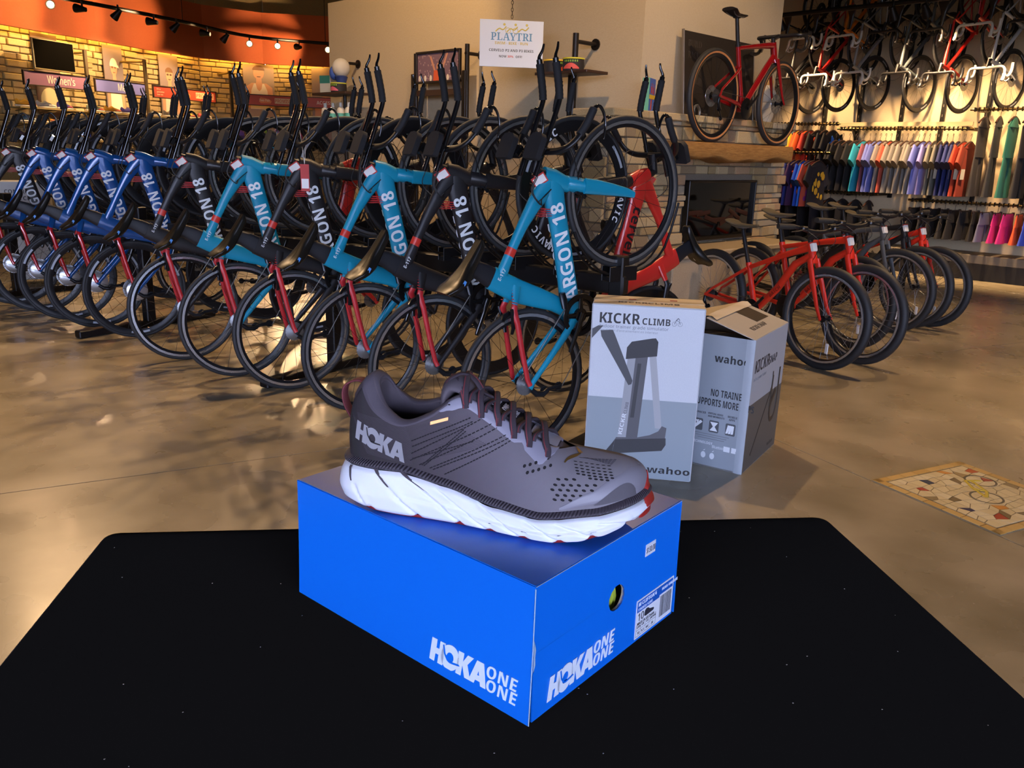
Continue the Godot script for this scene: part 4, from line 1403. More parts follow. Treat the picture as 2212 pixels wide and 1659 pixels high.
func bird_brand(parent: Node, at: Transform3D, cap: float, ink: Material, ground: Material) -> void:
	part("brand_lettering", bird_logo(cap, 0.0), ink, parent, at)
	part("bird_mark", bird(cap, 0.0003), ground, parent, at)
	for i in 2:
		part("brand_lettering", words("ONE", cap * 0.5, true, 0.0006), ink, parent, at * Transform3D(Basis(v3(1.0, 0, 0), v3(0.16, 1, 0), v3(0, 0, 1)), v3(cap * 2.93, cap * (0.79 - 0.56 * i), 0.0003)))

func build_front() -> void:
	# table
	var tx := v3(0.993, 0, -0.1184).normalized()
	var tb := Basis(tx, Vector3.UP, tx.cross(Vector3.UP))
	var tbl := thing("display_table", "matt black rectangular display table under the blue shoe box", "table", Transform3D(tb, v3(-0.518, 0, -0.961)))
	var k := MB.new()
	k.x = Transform3D(Basis(Vector3.RIGHT, -PI / 2), v3(0, 0.836, 0.0))
	var top := round_rect(0, -0.72, 0.976, 0, 0.018, 5)
	var inner := round_rect(0.003, -0.717, 0.973, -0.003, 0.016, 5)
	k.prism(top, -0.028, -0.003, true)
	var rows := []
	for q in [[top, -0.003], [inner, 0.0]]:
		var r := []
		for p in q[0]:
			r.append(v3(p.x, p.y, q[1]))
		rows.append(r)
	k.grid(rows, true)
	k.prism(inner, 0.0, 0.0)
	var tm := StandardMaterial3D.new()
	tm.albedo_texture = noise_tex(0.035, Color("3d3b39"), Color("454341"), 3, 5, 512)
	tm.roughness_texture = noise_tex(0.02, Color(0.8, 0.8, 0.8), Color(1, 1, 1), 4, 4, 512)
	tm.roughness = 0.62
	tm.uv1_triplanar = true
	tm.uv1_scale = Vector3.ONE * 3.0
	tm.normal_enabled = true
	tm.normal_texture = noise_tex(0.25, Color.BLACK, Color.WHITE, 9, 3, 512, FastNoiseLite.TYPE_SIMPLEX_SMOOTH, 4.0)
	tm.normal_scale = 0.25
	part("tabletop", k, mat("77716a", 0.5), tbl)
	for p in [[0.06, 0.06], [0.916, 0.06], [0.06, 0.66], [0.916, 0.66]]:
		k = MB.new()
		k.box(v3(p[0], 0.404, p[1]), v3(0.05, 0.808, 0.05), 0.004)
		part("leg", k, mat("1b1a19", 0.5), tbl)
	k = MB.new()
	k.box(v3(0.488, 0.77, 0.36), v3(0.86, 0.07, 0.6), 0.002)
	part("apron", k, mat("1b1a19", 0.5), tbl)
	var lint := mat("a9a49a", 0.9)
	k = MB.new()
	for i in 60:
		var p := v3(rng.randf_range(0.02, 0.95), 0.8362, rng.randf_range(0.02, 0.55))
		k.box(p, v3(rng.randf_range(0.0005, 0.0014), 0.0003, rng.randf_range(0.0005, 0.0012)))
	part("lint", k, lint, tbl).set_meta("kind", "stuff")
	# shoe box
	var yaw := 0.6975
	var vx := v3(sin(yaw), 0, -cos(yaw))
	var bb := Basis(vx, Vector3.UP, vx.cross(Vector3.UP))
	var L := 0.335
	var W := 0.2478
	var H := 0.1351
	var blue := StandardMaterial3D.new()
	blue.albedo_color = Color("0a6fe0")
	blue.roughness = 0.36
	blue.normal_enabled = true
	blue.normal_texture = noise_tex(0.12, Color.BLACK, Color.WHITE, 15, 4, 512, FastNoiseLite.TYPE_SIMPLEX_SMOOTH, 3.0)
	blue.normal_scale = 0.06
	blue.uv1_triplanar = true
	blue.uv1_scale = Vector3.ONE * 8.0
	var box := thing("shoe_box", "bright blue lidded shoe box on the black table under the grey running shoe", "shoe box", Transform3D(bb, v3(0.0253, 0.8362, -0.616)))
	var fl := 0.004
	k = MB.new()
	k.box(v3(W / 2, H - 0.001, -L / 2), v3(W, 0.002, L), 0.0009)
	part("lid_top", k, blue, box)
	k = MB.new()   # long faces: flared a little at the foot
	for s in 2:
		var x0 := -0.0005 if s == 0 else W + 0.0005
		var dx := -fl if s == 0 else fl
		k = MB.new()
		rows = []
		for i in 7:
			var t := i / 6.0
			rows.append([v3(x0 + dx * pow(1.0 - t, 1.6), H * t - 0.0004, 0.0002), v3(x0 + dx * pow(1.0 - t, 1.6), H * t - 0.0004, -L)])
		k.grid(rows)
		var r2 := []
		for r in rows:
			r2.append([r[0] + v3(0.0016 if s == 0 else -0.0016, 0, 0), r[1] + v3(0.0016 if s == 0 else -0.0016, 0, 0)])
		k.grid(r2)
		k.face([rows[0][0], rows[0][1], r2[0][1], r2[0][0]])
		for e in 2:
			var ed := []
			for i in 7:
				ed.append([rows[i][e], r2[i][e]])
			k.grid(ed)
		part("lid_side", k, blue, box)
	# end faces; the near one has a round pull hole
	var hp := PackedVector2Array([Vector2(0.0012, 0), Vector2(W - 0.001, 0), Vector2(W, H - 0.001), Vector2(0, H - 0.001), Vector2(0.0004, 0.0693)])
	for i in 25:
		var a := PI - TAU * i / 24.0
		hp.append(Vector2(0.13 + cos(a) * 0.0138, 0.0692 + sin(a) * 0.0138 * (1.0 + 0.04 * sin(a * 5.0))))
	hp.append(Vector2(0.0004, 0.0691))
	k = MB.new()
	k.prism(hp, -0.0016, 0.0)
	part("lid_end", k, blue, box)
	k = MB.new()
	k.box(v3(W / 2, H / 2, -L), v3(W, H - 0.001, 0.0016))
	part("lid_end", k, blue, box)
	var ring := []
	var ring2 := []
	for i in 25:
		var a := TAU * i / 24.0
		var q := v3(0.13 + cos(a) * 0.0138, 0.0692 + sin(a) * 0.0138 * (1.0 + 0.04 * sin(a * 5.0)), 0)
		ring.append(q)
		ring2.append(q - v3(0, 0, 0.0036))
	k = MB.new()
	k.grid([ring, ring2])
	part("hole_rim", k, mat("a79a86", 0.9), box)
	k = MB.new()
	k.box(v3(W / 2, 0.003, -L / 2), v3(W - 0.01, 0.002, L - 0.012))
	for s in [0.005, W - 0.005]:
		k.box(v3(s, 0.05, -L / 2), v3(0.002, 0.1, L - 0.012))
	part("base_tray", k, mat("4b463e", 0.9), box)
	k = MB.new()
	for i in 3:
		k.tube(smooth_path([v3(0.09 + i * 0.02, 0.02, -0.02), v3(0.135 + i * 0.006, 0.06, -0.016), v3(0.142, 0.1, -0.03)], 10), 0.006, 6, 0.4)
	part("wrapping_paper", k, mat("a6b32a", 0.7), box)
	k = MB.new()
	k.tube([v3(-0.0006, H - 0.002, 0.0004), v3(-0.0015, H * 0.55, 0.0006), v3(-0.0042, 0.0, 0.001)], 0.0006, 5)
	k.tube([v3(0.0, H - 0.0005, 0.0002), v3(W, H - 0.0005, 0.0002)], 0.0004, 5)
	k.prism(pts2([0.0003, 0.052, 0.0028, 0.058, 0.0022, 0.066, 0.003, 0.073, 0.0002, 0.083]), 0.0001, 0.0005)
	part("worn_edge", k, mat("9db4cb", 0.8), box)
	var ink := mat("dfe8f4", 0.5)
	bird_brand(box, Transform3D(Basis(v3(0.988, 0.01, 0), v3(0, 1, 0), v3(0, 0, 1)), v3(0.022, 0.0092, 0.0003)), 0.0247, ink, blue)
	# on the long face: the brand runs towards the near corner
	bird_brand(box, Transform3D(Basis(v3(0, 0.02, 1.0), v3(0.02, 1, 0), v3(-1, 0, 0)), v3(-0.0036, 0.0105, -0.1245)), 0.0252, ink, blue)
	var lab := MB.new()
	quadp(lab, [0.1695, 0.003, 0.2445, 0.003, 0.2445, 0.048, 0.1695, 0.048], 0.0001, 0.0005)
	var lb := part("size_label", lab, mat("dbe0ea", 0.55), box)
	k = MB.new()
	quadp(k, [0.171, 0.0335, 0.2155, 0.0335, 0.2155, 0.0462, 0.171, 0.0462], 0.0004, 0.0006)
	quadp(k, [0.2155, 0.036, 0.243, 0.036, 0.243, 0.0462, 0.2155, 0.0462], 0.0004, 0.0006)
	part("label_header", k, mat("0f56b8", 0.5), lb)
	part("label_print", words("M CLIFTON 6", 0.0042, true, 0.0003), ink, lb, Transform3D(Basis(), v3(0.1725, 0.0425, 0.0007)))
	part("label_print", words("1102872 / GDBS", 0.0028, false, 0.0003), ink, lb, Transform3D(Basis(), v3(0.1725, 0.0365, 0.0007)))
	part("label_print", words("HOKA ONE ONE", 0.0032, true, 0.0003), ink, lb, Transform3D(Basis(), v3(0.2195, 0.0415, 0.0007)))
	var dk := mat("1d1d28", 0.6)
	part("label_print", words("10", 0.0085, false, 0.0003), dk, lb, Transform3D(Basis(), v3(0.1725, 0.027, 0.0006)))
	for q in [["USA", 0.1725, 0.016], ["UK", 0.182, 0.016], ["EU", 0.1912, 0.016], ["JAPAN", 0.199, 0.016], ["10", 0.174, 0.0085], ["9.5", 0.182, 0.0085], ["44", 0.1912, 0.0085], ["28", 0.2015, 0.0085], ["MADE IN VIETNAM", 0.1725, 0.0198]]:
		part("label_print", words(q[0], 0.0026 if q[0].length() < 8 else 0.0014, false, 0.0003), dk, lb, Transform3D(Basis(), v3(q[1], q[2], 0.0006)))
	k = MB.new()
	for xx in [0.1712, 0.1803, 0.1893, 0.1975, 0.2102]:
		quadp(k, [xx, 0.005, xx + 0.0003, 0.005, xx + 0.0003, 0.0185, xx, 0.0185], 0.0004, 0.0006)
	for yy in [0.005, 0.0122, 0.0185]:
		quadp(k, [0.1712, yy, 0.2102, yy, 0.2102, yy + 0.0003, 0.1712, yy + 0.0003], 0.0004, 0.0006)
	var xx := 0.218
	while xx < 0.2415:
		var w := rng.randf_range(0.0003, 0.0011)
		quadp(k, [xx, 0.008, xx + w, 0.008, xx + w, 0.0335, xx, 0.0335], 0.0004, 0.0006)
		xx += w + rng.randf_range(0.0004, 0.0009)
	quadp(k, [0.186, 0.0245, 0.189, 0.0232, 0.204, 0.0236, 0.2058, 0.0252, 0.2045, 0.0268, 0.197, 0.0286, 0.1935, 0.0312, 0.1895, 0.0318, 0.1885, 0.0298, 0.187, 0.0304], 0.0004, 0.0006)
	part("label_rules", k, mat("2b2b38", 0.6), lb)
	k = MB.new()
	quadp(k, [0.179, 0.0947, 0.198, 0.0947, 0.198, 0.108, 0.179, 0.108], 0.0001, 0.0005)
	var stk := part("price_sticker", k, mat("d6dbe4", 0.6), box)
	part("price_print", words("$130.00", 0.0062, false, 0.0003), mat("3a3f55", 0.7), stk, Transform3D(Basis(v3(0.56, 0, 0), v3(0, 1, 0), v3(0, 0, 1)), v3(0.1803, 0.1008, 0.0006)))

	# tall white trainer box
	var card := stuffed("white card", "c3c9d0", "cbd1d7", 0.5, 6.0, 0.05, 0.05, true)
	var cdir := v3(0.9878, 0, 0.156).normalized()
	var cb := thing("trainer_box", "tall white carton printed with a grey bike climbing trainer", "carton", Transform3D(Basis(cdir, Vector3.UP, cdir.cross(Vector3.UP)), v3(0.318, 0, -3.304)))
	k = MB.new()
	k.box(v3(0.228, 0.373, -0.11), v3(0.456, 0.744, 0.22), 0.005)
	part("carton", k, card, cb)
	k = MB.new()
	k.box(v3(0.228, 0.745, -0.11), v3(0.45, 0.003, 0.214), 0.001)
	var tp := part("top_flap", k, mat("b7a88e", 0.6), cb)
	k = MB.new()
	k.box(v3(0.228, 0.747, -0.11), v3(0.456, 0.0012, 0.05))
	part("packing_tape", k, mat("c2b59c", 0.25), tp)
	var tb2 := Basis(v3(1, 0, 0), v3(0, 0, -1), v3(0, 1, 0))
	part("lettering", words("KICKRCLIMB", 0.03, true, 0.0005), mat("3b2f22", 0.6), tp, Transform3D(tb2, v3(0.1, 0.7475, -0.055)))
	k = MB.new()
	for q in [[0.16, -0.13], [0.33, -0.15]]:
		k.box(v3(q[0], 0.7475, q[1]), v3(0.03, 0.001, 0.02))
	part("red_mark", k, mat("8c2a1c", 0.6), tp)
	k = MB.new()
	quadp(k, [0.004, 0.004, 0.452, 0.004, 0.452, 0.352, 0.004, 0.352], 0.0001, 0.0006)
	part("grey_panel", k, mat("8e9aa1", 0.5), cb)
	var g1 := mat("2e2f33", 0.5)
	k = MB.new()
	# trainer: two legs, a bridge on top, a foot
	quadp(k, [0.137, 0.175, 0.172, 0.175, 0.19, 0.53, 0.158, 0.53], 0.0006, 0.0011)
	part("printed_leg", k, mat("9a9da2", 0.5), cb)
	k = MB.new()
	quadp(k, [0.172, 0.175, 0.22, 0.18, 0.24, 0.545, 0.19, 0.53], 0.0008, 0.0012)
	part("printed_leg", k, mat("55565b", 0.5), cb)
	k = MB.new()
	k.prism(pts2([0.184, 0.27, 0.2, 0.27, 0.215, 0.505, 0.2, 0.505]), 0.0012, 0.0015)
	part("printed_slot", k, mat("38393d", 0.5), cb)
	k = MB.new()
	quadp(k, [0.29, 0.23, 0.318, 0.23, 0.272, 0.55, 0.244, 0.55], 0.0006, 0.0011)
	part("printed_leg", k, mat("a4a7ab", 0.5), cb)
	k = MB.new()
	quadp(k, [0.15, 0.52, 0.276, 0.54, 0.277, 0.6, 0.266, 0.615, 0.25, 0.613, 0.17, 0.595, 0.152, 0.57], 0.0012, 0.0016)
	part("printed_bridge", k, g1, cb)
	k = MB.new()
	quadp(k, [0.11, 0.14, 0.334, 0.175, 0.338, 0.235, 0.318, 0.242, 0.305, 0.218, 0.27, 0.198, 0.22, 0.184, 0.132, 0.178], 0.0012, 0.0016)
	part("printed_foot", k, mat("57585d", 0.5), cb)
	k = MB.new()
	quadp(k, [0.118, 0.103, 0.325, 0.133, 0.34, 0.16, 0.338, 0.19, 0.128, 0.168], 0.0016, 0.0019)
	quadp(k, [0.088, 0.11, 0.118, 0.103, 0.126, 0.165], 0.0016, 0.0019)
	part("printed_foot", k, mat("333438", 0.5), cb)
	k = MB.new()
	quadp(k, [0.168, 0.41, 0.18, 0.415, 0.184, 0.43, 0.1, 0.62, 0.09, 0.64, 0.04, 0.635, 0.045, 0.61], 0.002, 0.0023)
	quadp(k, [0.006, 0.6, 0.05, 0.655, 0.03, 0.655, 0.006, 0.64], 0.002, 0.0023)
	part("printed_fork", k, mat("47494e", 0.5), cb)
	part("printed_lettering", words("KICKR", 0.026, true, 0.0004), mat("d8dde0", 0.5), cb, Transform3D(Basis(v3(0.14, 0.99, 0), v3(-0.99, 0.14, 0), v3(0, 0, 1)) * Basis.from_scale(v3(0.9, 0.62, 1)), v3(0.146, 0.19, 0.0014)))
	part("printed_lettering", words("CLIMB", 0.018, false, 0.0004), mat("4c4d52", 0.5), cb, Transform3D(Basis(v3(0.14, 0.99, 0), v3(-0.99, 0.14, 0), v3(0, 0, 1)) * Basis.from_scale(v3(0.7, 0.7, 1)), v3(0.162, 0.285, 0.0014)))
	part("lettering", words("KICKR", 0.042, true, 0.0005), mat("17181c", 0.5), cb, Transform3D(Basis.from_scale(v3(0.98, 1, 1)), v3(0.028, 0.688, 0.0006)))
	part("lettering", words("CLIMB", 0.027, true, 0.0005), mat("2b2c31", 0.5), cb, Transform3D(Basis.from_scale(v3(0.98, 1, 1)), v3(0.205, 0.6815, 0.0006)))
	part("lettering", words("Indoor trainer grade simulator", 0.0125, false, 0.0004), mat("77808c", 0.5), cb, Transform3D(Basis.from_scale(v3(1.17, 1, 1)), v3(0.033, 0.654, 0.0006)))
	part("lettering", words("Simulateur d'entrainement en interieur", 0.009, false, 0.0004), mat("8a929d", 0.5), cb, Transform3D(Basis.from_scale(v3(1.08, 1, 1)), v3(0.033, 0.637, 0.0006)))
	part("lettering", words("wahoo", 0.03, true, 0.0005), mat("1b1c20", 0.5), cb, Transform3D(Basis.from_scale(v3(1.35, 1, 1)), v3(0.27, 0.045, 0.0008)))
	k = MB.new()
	for c in [[0.335, 0.678], [0.358, 0.678]]:
		var cc := []
		for i in 17:
			var a := TAU * i / 16.0
			cc.append(v3(c[0] + cos(a) * 0.009, c[1] + sin(a) * 0.009, 0.0008))
		k.tube(cc, 0.0005, 4)
	k.tube([v3(0.335, 0.678, 0.0008), v3(0.341, 0.692, 0.0008), v3(0.353, 0.69, 0.0008), v3(0.358, 0.678, 0.0008)], 0.0012, 4)
	k.tube([v3(0.341, 0.692, 0.0008), v3(0.35, 0.702, 0.0008), v3(0.355, 0.694, 0.0008)], 0.0018, 4)
	part("rider_mark", k, mat("6f7680", 0.5), cb)

	# grey trainer box with its flaps lifted
	var sdir := v3(0.29, 0, -0.45).normalized()
	var sb := thing("trainer_box", "grey carton with lifted top flaps standing right of the tall white carton", "carton", Transform3D(Basis(sdir, Vector3.UP, sdir.cross(Vector3.UP)), v3(1.012, 0, -3.342)))
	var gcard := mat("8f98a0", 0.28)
	var SW := 0.46
	var SL := 0.5
	var SH := 0.6
	k = MB.new()
	k.box(v3(0.002, SH / 2, -SW / 2), v3(0.004, SH, SW), 0.001)
	var lf := part("left_face", k, gcard, sb)
	k = MB.new()
	k.box(v3(SL / 2, SH / 2, -0.002), v3(SL, SH, 0.004), 0.001)
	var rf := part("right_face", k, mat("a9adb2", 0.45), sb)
	k = MB.new()
	k.box(v3(SL - 0.002, SH / 2, -SW / 2), v3(0.004, SH, SW), 0.001)
	k.box(v3(SL / 2, SH / 2, -SW + 0.002), v3(SL, SH, 0.004), 0.001)
	k.box(v3(SL / 2, 0.004, -SW / 2), v3(SL, 0.006, SW), 0.001)
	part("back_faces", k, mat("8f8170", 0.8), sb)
	# flaps: the right one rises inwards, the far one meets it
	var brown := mat("a89b86", 0.55)
	k = MB.new()
	k.x = Transform3D(Basis(Vector3.RIGHT, 0.3), v3(0, SH, -0.002))
	k.box(v3(SL / 2, 0.0, -0.115), v3(SL, 0.004, 0.23), 0.001)
	var f1 := part("top_flap", k, mat("b4aea2", 0.3), sb)
	k = MB.new()
	k.x = Transform3D(Basis(Vector3.RIGHT, -0.3), v3(0, SH, -SW + 0.002))
	k.box(v3(SL / 2, 0.0, 0.115), v3(SL, 0.004, 0.23), 0.001)
	part("top_flap", k, brown, sb)
	k = MB.new()
	k.x = Transform3D(Basis(Vector3.BACK, -0.12), v3(0.002, SH - 0.002, -SW / 2))
	k.box(v3(0.1, 0.0, 0), v3(0.2, 0.004, SW - 0.02), 0.001)
	part("end_flap", k, mat("3d3a36", 0.7), sb)
	var ft := Transform3D(Basis(Vector3.RIGHT, 0.3), v3(0, SH, -0.002))
	k = MB.new()
	k.box(v3(0.36, 0.003, -0.15), v3(0.17, 0.001, 0.13))
	part("dark_print", k, mat("3c342b", 0.35), f1, ft)
	part("lettering", words("KICKR SNAP", 0.025, true, 0.0005), mat("33302c", 0.5), f1, ft * Transform3D(tb2, v3(0.12, 0.0026, -0.06)))
	k = MB.new()
	var cr := []
	for i in 9:
		cr.append([v3(0.02 + 0.06 * i, 0.004 + rng.randf_range(0.0, 0.004), -0.19), v3(0.02 + 0.06 * i, 0.006 + rng.randf_range(0.0, 0.008), -0.215), v3(0.02 + 0.06 * i, 0.003 + rng.randf_range(0.0, 0.005), -0.24)])
	k.grid(cr)
	part("torn_tape", k, mat("d8ccb4", 0.12), f1, ft)
	var lt := Basis(v3(0, 0, 1), v3(0, 1, 0), v3(-1, 0, 0))
	for q in [["wahoo", 0.034, true, -0.168, 0.5, "1d1f23", 1.02], ["NO TRAINER", 0.031, true, -0.172, 0.345, "23262b", 0.6], ["SUPPORTS MORE APPS", 0.031, true, -0.243, 0.3, "23262b", 0.58], ["TECHNOLOGY", 0.012, true, -0.235, 0.112, "d5dbe0", 0.85], ["Bluetooth", 0.013, false, -0.142, 0.1, "d5dbe0", 0.8], ["ADVANCED", 0.009, true, -0.243, 0.248, "3a3d42", 0.9], ["VIRTUAL RIDES", 0.008, true, -0.173, 0.25, "3a3d42", 0.85], ["AND WORKOUTS", 0.008, true, -0.173, 0.237, "3a3d42", 0.85], ["MOBILE", 0.009, true, -0.085, 0.25, "3a3d42", 0.9], ["APPS", 0.009, true, -0.078, 0.237, "3a3d42", 0.9]]:
		part("lettering", words(q[0], q[1], q[2], 0.0005), mat(q[5], 0.5), lf, Transform3D(lt * Basis.from_scale(v3(q[6], 1, 1)), v3(-0.0006, q[4], q[3])))
	for i in 3:
		var c := Vector2([-0.215, -0.142, -0.068][i], 0.192)
		k = MB.new()
		k.x = Transform3D(lt, v3(-0.0002, 0, 0))
		k.prism(round_rect(c.x - 0.022, c.y - 0.027, c.x + 0.022, c.y + 0.027, 0.006), 0.0, 0.0005)
		var ic := part("app_icon", k, mat("4d5257", 0.5), lf)
		k = MB.new()
		k.x = Transform3D(lt, v3(-0.0007, 0, 0))
		if i == 0:
			quadp(k, [c.x - 0.012, c.y - 0.02, c.x + 0.02, c.y + 0.012, c.x + 0.012, c.y + 0.02, c.x - 0.02, c.y - 0.008], 0.0, 0.0004)
			quadp(k, [c.x - 0.004, c.y + 0.004, c.x + 0.006, c.y + 0.02, c.x - 0.01, c.y + 0.018], 0.0, 0.0004)
		elif i == 1:
			quadp(k, [c.x - 0.018, c.y + 0.02, c.x + 0.018, c.y + 0.02, c.x + 0.004, c.y, c.x + 0.018, c.y - 0.02, c.x - 0.018, c.y - 0.02, c.x - 0.004, c.y], 0.0, 0.0004)
		else:
			for a in 3:
				quadp(k, [c.x - 0.02 + a * 0.012, c.y - 0.02, c.x - 0.01 + a * 0.012, c.y - 0.018, c.x + a * 0.008, c.y + 0.018, c.x - 0.012 + a * 0.009, c.y + 0.02], 0.0, 0.0004)
		part("icon_mark", k, mat("dde2e6", 0.5), ic)
	k = MB.new()
	k.x = Transform3D(lt, v3(-0.0004, 0, 0))
	for q in [[-0.178, 0.055], [-0.138, 0.055]]:
		var p := PackedVector2Array()
		for i in 14:
			var a := TAU * i / 14.0
			p.append(Vector2(q[0] + cos(a) * 0.011, q[1] + sin(a) * 0.015 - (0.006 if absf(cos(a)) < 0.2 else 0.0)))
		k.prism(p, 0.0, 0.0004)
		quadp(k, [q[0] - 0.002, q[1] + 0.02, q[0] + 0.008, q[1] + 0.028, q[0] + 0.004, q[1] + 0.02], 0.0, 0.0004)
	for q in [[-0.075, 0.1], [-0.04, 0.1]]:
		quadp(k, [q[0] - 0.014, q[1] - 0.012, q[0] + 0.014, q[1] - 0.012, q[0] + 0.014, q[1] + 0.012, q[0] - 0.014, q[1] + 0.012], 0.0, 0.0004)
	part("badges", k, mat("d8dee3", 0.5), lf)
	k = MB.new()
	k.x = Transform3D(lt, v3(-0.0004, 0, 0))
	for j in 3:
		quadp(k, [-0.23 + 0.01 * j, 0.152 - j * 0.01, -0.07 - 0.01 * j, 0.152 - j * 0.01, -0.07 - 0.01 * j, 0.1545 - j * 0.01, -0.23 + 0.01 * j, 0.1545 - j * 0.01], 0.0, 0.0003)
	part("small_print", k, mat("6f757b", 0.6), lf)
	# clear tape down the corner, creased
	k = MB.new()
	cr = []
	for i in 25:
		var yy := SH * i / 24.0
		cr.append([v3(-0.0004, yy, -0.036), v3(-0.0016 - rng.randf_range(0.0, 0.004), yy, -0.018), v3(-0.0014, yy, 0.001), v3(0.004, yy, 0.0012)])
	k.grid(cr)
	part("corner_tape", k, mat("a3acb4", 0.12), sb)
	k = MB.new()
	quadp(k, [0.004, 0.004, SL - 0.004, 0.004, SL - 0.004, 0.31, 0.004, 0.31], 0.0001, 0.0006)
	part("grey_panel", k, mat("5d5a55", 0.5), rf)
	part("lettering", words("KICKR", 0.055, true, 0.0005), mat("33353a", 0.5), rf, Transform3D(Basis.from_scale(v3(0.95, 1, 1)), v3(0.03, 0.475, 0.0006)))
	part("lettering", words("SNAP", 0.036, true, 0.0005), mat("3c3f44", 0.5), rf, Transform3D(Basis(), v3(0.235, 0.468, 0.0006)))
	part("lettering", words("Indoor power trainer", 0.014, false, 0.0005), mat("8b8f95", 0.5), rf, Transform3D(Basis(), v3(0.03, 0.42, 0.0006)))
	part("lettering", words("wahoo", 0.02, true, 0.0005), mat("3b3a38", 0.5), rf, Transform3D(Basis(), v3(0.36, 0.04, 0.0008)))
	k = MB.new()
	k.tube(smooth_path([v3(0.1, 0.06, 0.001), v3(0.26, 0.24, 0.001), v3(0.33, 0.33, 0.001), v3(0.33, 0.4, 0.001)], 12), 0.007, 6, 0.15, false, Vector3.BACK)
	k.tube(smooth_path([v3(0.34, 0.38, 0.001), v3(0.33, 0.22, 0.001), v3(0.37, 0.16, 0.001), v3(0.43, 0.2, 0.001), v3(0.44, 0.4, 0.001)], 14), 0.012, 6, 0.1, false, Vector3.BACK)
	k.tube([v3(0.33, 0.24, 0.001), v3(0.4, 0.3, 0.001)], 0.02, 6, 0.08, false, Vector3.BACK)
	part("printed_trainer", k, mat("37332e", 0.5), rf)
# ---- what stands on and hangs from the walls ----------------------------------------------
func panel(nm: String, w: float, h: float, th: float, m: Material, t: Transform3D, label: String, category: String, group := "") -> Node3D:
	var o := thing(nm, label, category, t, group)
	var k := MB.new()
	k.box(v3(0, 0, 0), v3(w, h, th), minf(0.002, th * 0.3))
	part("board", k, m, o)
	return o

func rect(k: MB, x0: float, y0: float, x1: float, y1: float, z: float, th := 0.001) -> void:
	k.prism(PackedVector2Array([Vector2(x0, y0), Vector2(x1, y0), Vector2(x1, y1), Vector2(x0, y1)]), z, z + th)

